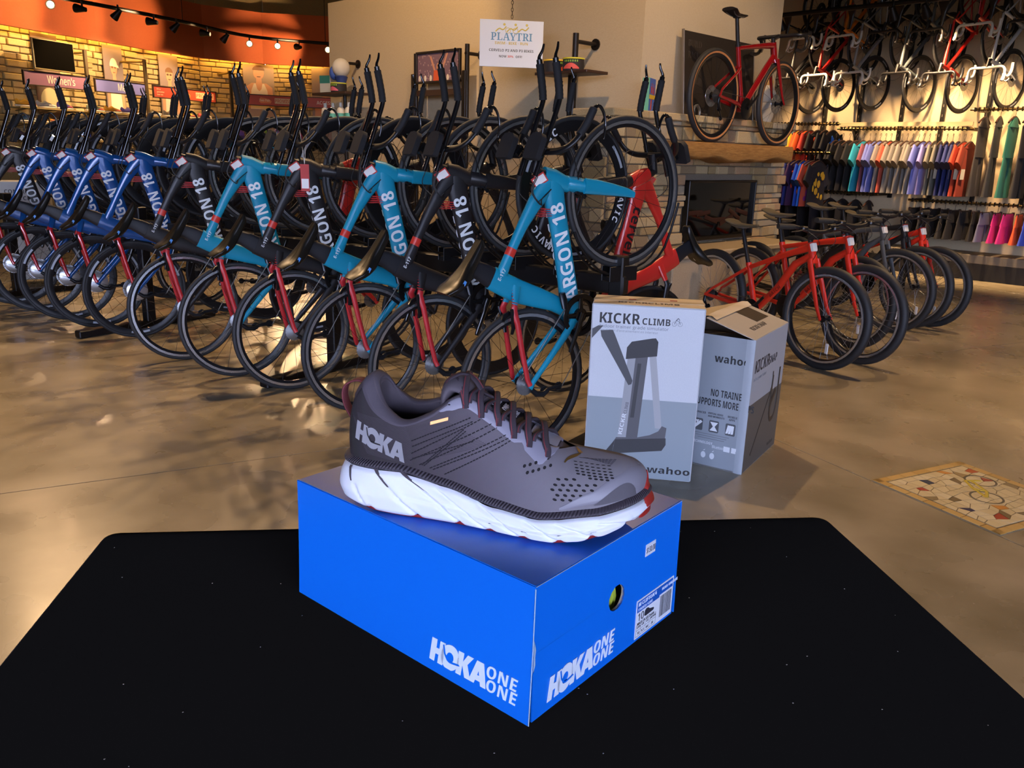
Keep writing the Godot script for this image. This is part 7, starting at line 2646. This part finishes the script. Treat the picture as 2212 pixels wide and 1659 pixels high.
func build_shoe() -> void:
	var cs := cos(deg_to_rad(13.5))
	var sn := sin(deg_to_rad(13.5))
	var sh := thing("running_shoe", "grey cushioned running shoe with a thick white sole standing on the blue shoe box", "shoe", Transform3D(Basis(v3(cs, 0, sn), Vector3.UP, v3(-sn, 0, cs)), v3(-0.172, 0.9732, -0.797)))
	# white midsole
	var N := 300
	var M := 26
	var rows := []
	for j in M + 1:
		var v := float(j) / M
		var r := []
		for i in N:
			var t := float(i) / N
			var o := s_out(t)
			var nn := s_norm(t)
			var y1 := lut(RBOT, o.x) - 0.0015
			var y0 := lut(BY, o.x)
			# scalloped lower edge
			var sc := 0.0
			if v > 0.6:
				for q in [0.045, 0.0945, 0.139, 0.172, 0.2055, 0.239, 0.268, 0.297]:
					sc += 0.0032 * exp(-pow((o.x - q) / 0.0035, 2.0))
			var y := lerpf(y1, y0 + sc, v)
			var off := lut([[0.0, -0.001], [0.06, 0.0022], [0.3, 0.0042], [0.6, 0.0055], [0.88, 0.0035], [0.97, 0.0002], [1.0, -0.005]], v)
			if o.x < 0.05:
				off += 0.0035 * (1.0 - o.x / 0.05) * sin(v * PI)
			if o.y > -0.02:
				off -= groove(o.x, y)
				off -= 0.0011 * sin(clampf((v - 0.42) / 0.12, 0.0, 1.0) * PI) * smoothstep(0.05, 0.1, o.x) * (1.0 - smoothstep(0.27, 0.3, o.x))
			r.append(v3(o.x + nn.x * off, y, o.y + nn.y * off))
		rows.append(r)
	var k := MB.new()
	k.grid(rows, true)
	var white := StandardMaterial3D.new()
	white.albedo_color = Color("e4e6ee")
	white.roughness = 0.5
	white.subsurf_scatter_enabled = true
	white.subsurf_scatter_strength = 0.05
	part("midsole", k, white, sh)
	# dark slashes that run from the rand down into the midsole
	k = MB.new()
	for g in [[0.0225, 0.045, 0.0262, 0.031, 0.0028], [0.0483, 0.05, 0.0655, 0.0311, 0.0045], [0.0745, 0.05, 0.1091, 0.0293, 0.0052]]:
		var ro := []
		for i in 11:
			var u := i / 10.0
			var x: float = lerpf(g[0], g[2], u)
			var y: float = lerpf(g[1], g[3], pow(u, 0.85))
			var w: float = g[4] * (1.0 - 0.45 * u)
			var r := []
			for q in 3:
				var xx := x + w * (q - 1) * 0.5
				var lo := 0.01
				var hi := 0.5
				var t := 0.0
				for b in 16:
					t = (lo + hi) / 2
					if s_out(t).x > xx:
						lo = t
					else:
						hi = t
				var o := s_out(t)
				var nn := s_norm(t)
				var vv := clampf((lut(RBOT, o.x) - y) / (lut(RBOT, o.x) - lut(BY, o.x)), 0.0, 1.0)
				var off := lut([[0.0, -0.001], [0.06, 0.0022], [0.3, 0.0042], [0.6, 0.0055], [1.0, 0.002]], vv) + (0.0035 * (1.0 - o.x / 0.05) * sin(vv * PI) if o.x < 0.05 else 0.0)
				off += 0.0009 if q == 1 else 0.0003
				r.append(v3(o.x + nn.x * off, y, o.y + nn.y * off))
			ro.append(r)
		k.grid(ro)
	part("midsole_slashes", k, mat("453b41", 0.7), sh)
	# red outsole under it and the toe bumper
	rows = []
	for j in 3:
		var r := []
		for i in N:
			var t := float(i) / N
			var o := s_out(t)
			var nn := s_norm(t)
			var off: float = [-0.0032, -0.004, -0.012][j]
			r.append(v3(o.x + nn.x * off, lut(BY, o.x) + [0.0022, -0.0012, -0.0016][j], o.y + nn.y * off))
		rows.append(r)
	var mid := []
	for i in N:
		mid.append(v3(rows[2][i].x, rows[2][i].y, rows[2][i].z * 0.0))
	rows.append(mid)
	k = MB.new()
	k.grid(rows, true)
	part("outsole", k, mat("9e2a26", 0.6), sh)
	k = MB.new()
	rows = []
	for j in 13:
		var u := j / 12.0
		var r := []
		var hw := lut([[0.0, 0.052], [0.35, 0.04], [0.7, 0.026], [1.0, 0.003]], u)
		for i in 15:
			var t := -0.008 + hw * (i / 7.0 - 1.0) * 0.95
			var o := s_out(t)
			var nn := s_norm(t)
			var y := lerpf(0.022, 0.064, u)
			var p: Vector3
			if y < lut(RT, o.x):
				var vv := (lut(RBOT, o.x) - y) / (lut(RBOT, o.x) - lut(BY, o.x))
				var off := lut([[-0.5, 0.0005], [0.0, 0.0025], [0.3, 0.0048], [0.7, 0.006], [1.0, 0.003]], vv)
				p = v3(o.x + nn.x * off, y, o.y + nn.y * off)
			else:
				var vq := clampf((y - lut(RT, o.x) + 0.004) / 0.024, 0.0, 1.0)
				p = s_upper(t, vq * 0.55, 0.0016)
			if i == 0 or i == 14:
				p -= v3(nn.x, 0, nn.y) * 0.0014
			r.append(p)
		rows.append(r)
	k.grid(rows)
	var red := stuffed("toe rubber", "9a2420", "b8322a", 0.45, 60.0, 0.06, 0.6, true)
	part("toe_bumper", k, red, sh)
	# corded rand between sole and upper
	rows = []
	for j in 9:
		var v := j / 8.0
		var r := []
		for i in N:
			var t := float(i) / N
			var o := s_out(t)
			var nn := s_norm(t)
			var off := -0.0035 + 0.0058 * sin(v * PI) + 0.0012 * (1.0 - v)
			r.append(v3(o.x + nn.x * off, lerpf(lut(RBOT, o.x) - 0.0015, lut(RT, o.x) + 0.0008, v), o.y + nn.y * off))
		rows.append(r)
	k = MB.new()
	k.grid(rows, true)
	part("rand", k, fabric("433c44", 2, 60.0, 0.7, 0.9, false, 0.55), sh)
	# upper
	var ramp_c := [[0.0, "2a2427"], [0.03, "2f292c"], [0.075, "3a3337"], [0.11, "4b4349"], [0.15, "5d555d"], [0.19, "6d676f"], [0.24, "7a757c"], [0.32, "837f86"]]
	var NU := 240
	var MU := 22
	rows = []
	var cols := []
	for j in MU + 1:
		var v := float(j) / MU
		var r := []
		var c := []
		for i in NU:
			var p := s_upper(float(i) / NU, v)
			r.append(p)
			c.append(ramp(ramp_c, p.x - 0.02 * (0.5 - v)))
		rows.append(r)
		cols.append(c)
	# the rolled edge
	for q in [[0.0022, 0.0015], [0.0032, 0.005], [0.001, 0.0085], [-0.003, 0.0095]]:
		var r := []
		var c := []
		for i in NU:
			var t := float(i) / NU
			var p := s_top(t)
			var o := s_out(t)
			var inn := v3(0.0, 0, -p.z)
			if p.x < 0.075:
				inn = v3(0.075 - p.x, 0, -p.z * 0.9)
			inn = inn.normalized()
			var open := smoothstep(0.226, 0.216, p.x)
			var pad := 1.0 + 0.5 * smoothstep(0.11, 0.05, p.x)
			r.append(p + (Vector3.UP * q[0] * pad + inn * q[1] * pad) * open * (0.35 if p.x > 0.135 else 1.0))
			c.append(Color("5f565c").srgb_to_linear() if p.x < 0.14 else Color("7c7780").srgb_to_linear())
		rows.append(r)
		cols.append(c)
	k = MB.new()
	k.colored = true
	k.grid(rows, true, false, cols)
	part("upper", k, fabric("ffffff", 0, 130.0, 26.0, 0.5, true), sh)
	# collar band of the rolled edge and the lining down to the footbed
	rows = []
	for i in range(0, 61):
		var t := lerpf(0.322, 0.678, i / 60.0)
		var p := s_top(t)
		var o := s_out(t)
		var inn := v3(0.0, 0, -p.z)
		if p.x < 0.075:
			inn = v3(0.075 - p.x, 0, -p.z * 0.9)
		inn = inn.normalized()
		var pad := 1.0 + 0.5 * smoothstep(0.11, 0.05, p.x)
		var outn := v3(s_norm(t).x, 0, s_norm(t).y)
		var fl := v3(lerpf(o.x, 0.075, 0.35), 0.05, o.y * 0.62)
		var a := p + inn * 0.0092 * pad - Vector3.UP * 0.001
		rows.append([s_upper(t, 0.86, 0.0004), s_upper(t, 0.93, 0.0012), p + outn * 0.0012 * pad + Vector3.UP * 0.001, p + (Vector3.UP * 0.0036 + inn * 0.0035) * pad, p + (Vector3.UP * 0.002 + inn * 0.0078) * pad, a, a.lerp(fl, 0.2) + inn * 0.0022, a.lerp(fl, 0.5) - inn * 0.001, a.lerp(fl, 0.85) - inn * 0.002, fl])
	k = MB.new()
	k.grid(rows)
	part("collar_lining", k, fabric("564e57", 0, 8.0, 60.0, 0.7), sh)
	k = MB.new()
	rows = []
	for i in 21:
		var u := i / 20.0
		var x := lerpf(0.03, 0.26, u)
		var hw := lut([[0.0, 0.012], [0.1, 0.025], [0.5, 0.03], [1.0, 0.03]], u)
		rows.append([v3(x, 0.051 - 0.02 * u, -hw), v3(x, 0.049 - 0.02 * u, 0), v3(x, 0.051 - 0.02 * u, hw)])
	k.grid(rows)
	part("insole", k, mat("2c2a33", 0.9), sh)
	# padded tongue
	k = MB.new()
	var tp := [v3(0.238, 0.0745, 0), v3(0.222, 0.0795, 0), v3(0.196, 0.0925, 0), v3(0.168, 0.1075, 0), v3(0.143, 0.1225, 0), v3(0.1315, 0.131, 0), v3(0.121, 0.1325, 0), v3(0.1145, 0.1235, 0), v3(0.113, 0.112, 0)]
	rows = []
	for i in 29:
		var u := i / 28.0
		var p := crom(tp, u)
		var d := (crom(tp, u + 0.02) - crom(tp, u - 0.02)).normalized()
		var up := v3(-d.y, d.x, 0) * -1.0
		var hw := lut([[0.0, 0.012], [0.15, 0.018], [0.5, 0.021], [0.7, 0.024], [0.88, 0.025], [1.0, 0.02]], u)
		var th := lut([[0.0, 0.002], [0.5, 0.004], [0.62, 0.007], [0.8, 0.0075], [1.0, 0.004]], u)
		var ring := []
		for q in 18:
			var a := TAU * q / 18
			ring.append(p + up * (sin(a) * th - 0.12 * pow(cos(a), 2.0) * hw * 0.6) + v3(0, 0, cos(a) * hw))
		rows.append(ring)
	k.grid(rows, true)
	var tg := part("tongue", k, fabric("5b535b", 0, 12.0, 30.0, 0.7), sh)
	# pale lower tongue, a black woven patch with letters
	k = MB.new()
	for z0 in [[0.2, 0.226, 0.0135]]:
		rows = []
		for i in 7:
			var x: float = lerpf(z0[0], z0[1], i / 6.0)
			var u := 0.0
			var y := lut([[0.168, 0.1075], [0.196, 0.0925], [0.222, 0.0795], [0.238, 0.0745]], x) + 0.0043
			rows.append([v3(x, y - 0.0012, -z0[2]), v3(x, y, 0), v3(x, y - 0.0012, z0[2])])
		k.grid(rows)
	part("pale_panel", k, fabric("a7a6b4", 0, 10.0, 20.0, 0.8), tg)
	k = MB.new()
	rows = []
	for i in 7:
		var x := lerpf(0.158, 0.19, i / 6.0)
		var y := lut([[0.143, 0.1225], [0.168, 0.1075], [0.196, 0.0925]], x) + 0.0048
		rows.append([v3(x, y - 0.001, -0.0145), v3(x, y, 0), v3(x, y - 0.001, 0.0145)])
	k.grid(rows)
	part("woven_patch", k, mat("1b171b", 0.7), tg)
	var pb := Basis(v3(0.0, 0.0, -1.0), v3(-0.88, 0.475, 0), v3(0.475, 0.88, 0))
	for i in 3:
		part("patch_lettering", words(["HOKA", "ONE", "ONE"][i], 0.0062, true, 0.0003, true), mat("c9c6cc", 0.6), tg, Transform3D(pb, v3(0.163 + i * 0.0092, lut([[0.143, 0.1225], [0.168, 0.1075], [0.196, 0.0925]], 0.163 + i * 0.0092) + 0.0056, 0.0)))
	# pale eyestay panels on both sides of the throat
	for sd in 2:
		k = MB.new()
		rows = []
		for i in 41:
			var u := i / 40.0
			var t := lerpf(0.183, 0.338, u) if sd == 0 else lerpf(0.662, 0.817, u)
			var w := u if sd == 0 else 1.0 - u
			var low := lut([[0.0, 0.86], [0.06, 0.6], [0.22, 0.7], [0.27, 0.8], [0.33, 0.72], [0.55, 0.78], [0.74, 0.8], [0.84, 0.72], [0.93, 0.8], [1.0, 0.96]], w)
			var r := []
			for j in 7:
				var v := lerpf(low, 1.0, j / 6.0)
				r.append(s_upper(t, v, 0.0009 if j > 0 else 0.0001))
			var p := s_top(t)
			var sg := -signf(p.z)
			r.append(p + v3(0, 0.0018, 0.0018 * sg))
			r.append(p + v3(0, -0.0005, 0.0042 * sg))
			rows.append(r)
		k.grid(rows)
		part("eyestay", k, mat("8d8a99", 0.55), sh)
	# toe cap overlay with its window of mesh
	for sd in 2:
		k = MB.new()
		rows = []
		for i in 41:
			var u := i / 40.0
			var t := lerpf(-0.012, 0.158, u) if sd == 0 else lerpf(-0.012, -0.15, u)
			var top := lut([[0.0, 0.86], [0.2, 0.84], [0.38, 0.74], [0.6, 0.5], [0.8, 0.27], [1.0, 0.1]], u)
			var bot := lut([[0.0, 0.06], [0.3, 0.06], [0.55, 0.13], [0.75, 0.12], [1.0, 0.06]], u)
			var r := []
			for j in 9:
				r.append(s_upper(t, lerpf(bot, maxf(top, bot + 0.02), j / 8.0), 0.0007 if j > 0 and j < 8 else 0.00005))
			rows.append(r)
		k.grid(rows)
		part("toe_overlay", k, mat("86838d", 0.42), sh)
	k = MB.new()
	rows = []
	for i in 15:
		var u := i / 14.0
		var t := lerpf(0.045, 0.118, u)
		var hi := 0.1 + 0.3 * sin(pow(u, 0.7) * PI) * (1.0 - 0.3 * u)
		var r := []
		for j in 5:
			r.append(s_upper(t, lerpf(0.1, hi, j / 4.0), 0.0012))
		rows.append(r)
	k.grid(rows)
	part("mesh_window", k, fabric("5c585f", 0, 8.0, 16.0, 0.9), sh)
	# vent holes
	k = MB.new()
	var hole := func(x: float, y: float, rx: float, ry: float, tilt: float) -> void:
		var p := s_at(x, y, 0.00035)
		var ax := (s_at(x + 0.002, y, 0.00035) - p).normalized()
		var ay := s_at(x, y + 0.0015, 0.00035) - p
		ay = (ay - ax * ay.dot(ax)).normalized()
		var nn := ax.cross(ay)
		if nn.z + nn.y < 0:
			nn = -nn
		var ring := []
		for i in 9:
			var a := TAU * i / 9
			var e := Vector2(cos(a) * rx, sin(a) * ry).rotated(tilt)
			ring.append(p + ax * e.x + ay * e.y)
		k.face(ring, nn)
	for r in 5:
		for c in 6:
			if (r == 0 and (c < 1 or c > 3)) or (r == 4 and c > 3):
				continue
			hole.call(0.226 + c * 0.0072 + (r % 2) * 0.0036 + r * 0.0015, 0.0595 - r * 0.0042 + c * 0.0004, 0.0021, 0.0012, -0.25)
	for r in 2:
		for c in 5:
			hole.call(0.2005 + c * 0.005 + r * 0.0035, 0.0685 + c * 0.0016 - r * 0.0052, 0.0014, 0.0019, -0.5)
	for r in 6:
		for c in 7:
			if r == 5 and (c < 2 or c > 5):
				continue
			hole.call(0.2455 + c * 0.0052 + r * 0.0012, 0.0725 - r * 0.0019 - c * 0.0004, 0.0019, 0.00055 + 0.0001 * r, -0.12)
	part("vent_holes", k, mat("1c191c", 0.9), sh).set_meta("kind", "stuff")
	k = MB.new()
	for r in 7:
		s_tube(k, 0.248 + r * 0.0012, 0.0745 + 0.0 * r, 0.283 - r * 0.0006, 0.073 - r * 0.0004, 0.0003, 10, true)
	for r in 60:
		var x := rng.randf_range(0.17, 0.235)
		var y := rng.randf_range(0.036, 0.056)
		hole.call(x, y, 0.0006, 0.0004, 0.0)
	part("fine_vents", k, mat("4a464d", 0.9), sh).set_meta("kind", "stuff")
	# stitched cables along the side
	k = MB.new()
	for q in [[0.0874, 0.0792, 0.1454, 0.1073], [0.0883, 0.0736, 0.1477, 0.1039], [0.0873, 0.0664, 0.1545, 0.106], [0.0859, 0.059, 0.1658, 0.1027], [0.0954, 0.0554, 0.1726, 0.1002], [0.1062, 0.0534, 0.1839, 0.0956], [0.1095, 0.0524, 0.1862, 0.0926], [0.1213, 0.049, 0.185, 0.0888], [0.088, 0.061, 0.15, 0.086], [0.1, 0.055, 0.142, 0.095], [0.098, 0.0555, 0.14, 0.0965]]:
		s_tube(k, q[0], q[1], q[2], q[3], 0.00055, 22, true)
	part("stitching", k, mat("201c22", 0.8), sh)
	k = MB.new()
	for i in 34:
		var y := 0.1 - i * 0.0012
		var x0 := 0.02 + i * 0.0006
		if y > 0.058:
			s_tube(k, x0, y, minf(0.088, x0 + 0.06), y - 0.006, 0.00022, 7)
	for i in 26:
		s_tube(k, 0.088 + i * 0.0012, 0.0925 - i * 0.001, 0.118 + i * 0.0018, 0.104 - i * 0.0008, 0.00022, 6)
	part("ribbing", k, mat("4b434a", 0.8), sh).set_meta("kind", "stuff")
	# brand on the heel, bent to the side of the shoe
	var flat := bird_logo(1.0, 0.0)
	var dirx := Vector2(0.945, -0.32)
	var org := Vector2(0.0268, 0.0738)
	var cap := 0.0196
	k = MB.new()
	var bent := func(src: MB, dst: MB, off: float) -> void:
		var base := dst.v.size()
		for i in src.v.size():
			var a: Vector3 = src.v[i]
			var xy := org + dirx * a.x * cap * 0.985 + Vector2(0.0, 1.0) * a.y * cap + Vector2(0.0, 0.0)
			dst.put(s_at(xy.x - a.y * cap * 0.02, xy.y, off), v3(0, 0.2, 1))
		for i in src.ix.size() / 3:
			dst.tri(base + src.ix[i * 3], base + src.ix[i * 3 + 1], base + src.ix[i * 3 + 2])
	bent.call(subdivided(flat, 0.12), k, 0.0009)
	part("brand_lettering", k, mat("b9b6bd", 0.45), sh)
	k = MB.new()
	bent.call(subdivided(bird(1.0, 0.0), 0.12), k, 0.0012)
	part("bird_mark", k, mat("2c2528", 0.6), sh)
	# copper bar and gold bird
	k = MB.new()
	rows = []
	for i in 9:
		var u := i / 8.0
		var x := lerpf(0.1058, 0.1235, u)
		var y := lerpf(0.0982, 0.1045, u)
		rows.append([s_at(x, y - 0.0015, 0.0006), s_at(x, y + 0.0015, 0.0006)])
	k.grid(rows)
	part("copper_bar", k, mat("b07a4c", 0.3, 0.8), sh)
	k = MB.new()
	rows = []
	for i in 11:
		var u := i / 10.0
		var c := v3(lerpf(0.237, 0.2495, u), 0, 0)
		var p := s_at(lerpf(0.236, 0.2485, u), lerpf(0.0715, 0.0765, sqrt(u)), 0.0007)
		var w := 0.0022 * sin(clampf(u, 0.05, 0.98) * PI) + 0.0003
		rows.append([p + v3(-w, 0.0004, 0), p + v3(w, -0.0002, 0)])
	k.grid(rows)
	rows = []
	for i in 9:
		var u := i / 8.0
		var p := s_at(lerpf(0.2485, 0.2425, u), lerpf(0.0765, 0.0792, u), 0.0009)
		var w := 0.0018 * (1.0 - u) + 0.0003
		rows.append([p + v3(-w, 0.0002, 0), p + v3(w, 0.0, -0.001)])
	k.grid(rows)
	part("gold_bird", k, mat("9a7a48", 0.3, 0.7), sh)
	k = MB.new()
	k.ball(s_at(0.1235, 0.1165, 0.0004) + v3(0, 0, -0.0006), v3(0.0026, 0.0013, 0.0012), 10)
	part("spare_eyelet", k, mat("17141a", 0.9), sh)
	# heel pull loop
	k = MB.new()
	k.tube(smooth_path([v3(0.03, 0.122, 0.0), v3(0.018, 0.1245, 0.0), v3(0.006, 0.119, 0.0), v3(0.0035, 0.108, 0.0), v3(0.008, 0.095, 0.0), v3(0.0125, 0.086, 0.0)], 20), 0.0065, 8, 0.2, false, Vector3.FORWARD.cross(Vector3.UP).cross(Vector3.FORWARD))
	k = MB.new()
	var lp := smooth_path([v3(0.034, 0.119, 0.0), v3(0.02, 0.1255, 0.0), v3(0.006, 0.1195, 0.0), v3(0.0025, 0.108, 0.0), v3(0.006, 0.095, 0.0), v3(0.0125, 0.0845, 0.0)], 22)
	rows = []
	for i in lp.size():
		var d: Vector3 = (lp[mini(i + 1, 22)] - lp[maxi(i - 1, 0)]).normalized()
		var nr := v3(-d.y, d.x, 0)
		var r := []
		for q in [[-1.0, -1.0], [1.0, -1.0], [1.0, 1.0], [-1.0, 1.0]]:
			r.append(lp[i] + nr * 0.0009 * q[0] + v3(0, 0, 0.0062 * q[1]))
		rows.append(r)
	k.grid(rows, true)
	part("pull_loop", k, fabric("94474f", 1, 4.0, 40.0, 0.6), sh)
	k = MB.new()
	rows = []
	for i in 15:
		var t := lerpf(0.462, 0.538, i / 14.0)
		var r := []
		for j in 6:
			r.append(s_upper(t, lerpf(0.62, 0.9, j / 5.0), 0.0008))
		rows.append(r)
	k.grid(rows)
	part("heel_tab", k, mat("4b4044", 0.8), sh)
	# laces: flat two-tone ribbons
	var lace_m := fabric("3a3038", 1, 1.0, 26.0, 0.7)
	var stripe_m := mat("7a3238", 0.8)
	var ey := [[0.1389, 0.1158], [0.1541, 0.1077], [0.1707, 0.1003], [0.1863, 0.0905], [0.2013, 0.0836], [0.2194, 0.0756]]
	var seg := func(path: Array, n: int) -> void:
		var p := smooth_path(path, n)
		var lk := MB.new()
		var sk := MB.new()
		var ro := []
		var rs := []
		for i in p.size():
			var d: Vector3 = (p[mini(i + 1, n)] - p[maxi(i - 1, 0)]).normalized()
			var rad: Vector3 = p[i] - v3(p[i].x + 0.012, p[i].y - 0.06, 0)
			var nr := (rad - d * rad.dot(d)).normalized()
			var w := d.cross(nr)
			var ring := []
			for q in 10:
				var a := TAU * q / 10
				ring.append(p[i] + w * cos(a) * 0.0034 + nr * sin(a) * 0.0017)
			ro.append(ring)
			rs.append([p[i] + w * 0.0013 + nr * 0.00152, p[i] + w * 0.0003 + nr * 0.0016, p[i] - w * 0.0003 + nr * 0.0016])
		lk.grid(ro, true)
		lk.face(ro[0], (p[0] - p[1]).normalized())
		lk.face(ro[n], (p[n] - p[n - 1]).normalized())
		var o := part("lace", lk, lace_m, sh)
		sk.grid(rs)
		var rs2 := []
		for r in rs:
			rs2.append([r[2] + (r[2] - r[1]) * 0.6, r[2] + (r[2] - r[0]) * 1.0])
		sk.grid(rs2)
		part("lace_stripe", sk, stripe_m, o)
	for i in 6:
		var e := v3(ey[i][0], ey[i][1], 0)
		var a: Vector3 = s_at(e.x, e.y, 0.0008)
		var a2: Vector3 = s_at(e.x - 0.001, e.y + 0.004, 0.0016)
		var m2 := v3(a.x, a.y, -a.z)
		# from the outer eyelet up and over to the next inner eyelet towards the ankle
		var b := v3(ey[maxi(i - 1, 0)][0] - (0.012 if i == 0 else 0.0), ey[maxi(i - 1, 0)][1] + (0.007 if i == 0 else 0.0), -0.021)
		var xm := (a.x + b.x) / 2.0
		seg.call([a - v3(0, 0.001, 0.0002), a2, v3(lerpf(a.x, b.x, 0.22), tong(lerpf(a.x, b.x, 0.22)) + 0.005, 0.0185), v3(xm, tong(xm) + 0.0105, 0.0), v3(lerpf(a.x, b.x, 0.8), tong(lerpf(a.x, b.x, 0.8)) + 0.0065, -0.0165), b + v3(0, 0.0, -0.001)], 24)
		if i > 0:
			var c: Vector3 = s_at(ey[i - 1][0], ey[i - 1][1] - 0.001, 0.0012)
			var d := v3(ey[i][0], ey[i][1] + 0.001, -0.022)
			var xd := (c.x + d.x) / 2.0
			seg.call([d, v3(lerpf(d.x, c.x, 0.2), tong(lerpf(d.x, c.x, 0.2)) + 0.005, -0.0165), v3(xd, tong(xd) + 0.0075, 0), v3(lerpf(c.x, d.x, 0.2), tong(lerpf(c.x, d.x, 0.2)) + 0.0045, 0.0175), s_at(ey[i - 1][0] + 0.002, ey[i - 1][1] + 0.004, 0.0012) + v3(0, -0.0006, 0)], 20)
	# loop round the top of the tongue
	seg.call([s_at(0.1389, 0.1175, 0.0016), v3(0.1335, 0.1295, 0.0205), v3(0.125, 0.137, 0.012), v3(0.118, 0.1385, 0.0), v3(0.119, 0.135, -0.012), v3(0.128, 0.128, -0.021)], 22)
	seg.call([v3(0.1335, 0.1405, 0.001), v3(0.127, 0.1425, 0.006), v3(0.1165, 0.136, 0.012), v3(0.1145, 0.124, 0.0165), v3(0.117, 0.1165, 0.0175)], 18)
	seg.call([v3(0.1335, 0.141, 0.0), v3(0.143, 0.137, 0.006), v3(0.151, 0.127, 0.0075), v3(0.158, 0.121, 0.002)], 16)

func subdivided(m: MB, most: float) -> MB:
	var o := MB.new()
	var todo := []
	for i in m.ix.size() / 3:
		todo.append([m.v[m.ix[i * 3]], m.v[m.ix[i * 3 + 1]], m.v[m.ix[i * 3 + 2]]])
	while todo.size():
		var t: Array = todo.pop_back()
		var l := [t[0].distance_to(t[1]), t[1].distance_to(t[2]), t[2].distance_to(t[0])]
		var k := 0
		if l[1] > l[k]:
			k = 1
		if l[2] > l[k]:
			k = 2
		if l[k] <= most or absf(t[0].z) > 0.0006:
			if absf((t[1] - t[0]).cross(t[2] - t[0]).z) > 1e-9:
				o.face(t, Vector3.BACK)
			continue
		var a: Vector3 = t[k]
		var b: Vector3 = t[(k + 1) % 3]
		var c: Vector3 = t[(k + 2) % 3]
		var h := (a + b) / 2.0
		todo.append([a, h, c])
		todo.append([h, b, c])
	return o

const EXPO := 0.55
const SKY_E := 4.5
const SPOT_E := 10.0
const CEIL_E := 16.0
const COVE_E := 1.5

func _ready() -> void:
	rng.seed = 7
	build_camera_and_light()
	build_room()
	build_tracks()
	build_rack_bikes()
	build_front()
	build_cycles()
	build_fireplace()
	build_tan_wall()
	build_shoe_wall()
	build_clothes()
	build_mosaic()
	build_shoe()
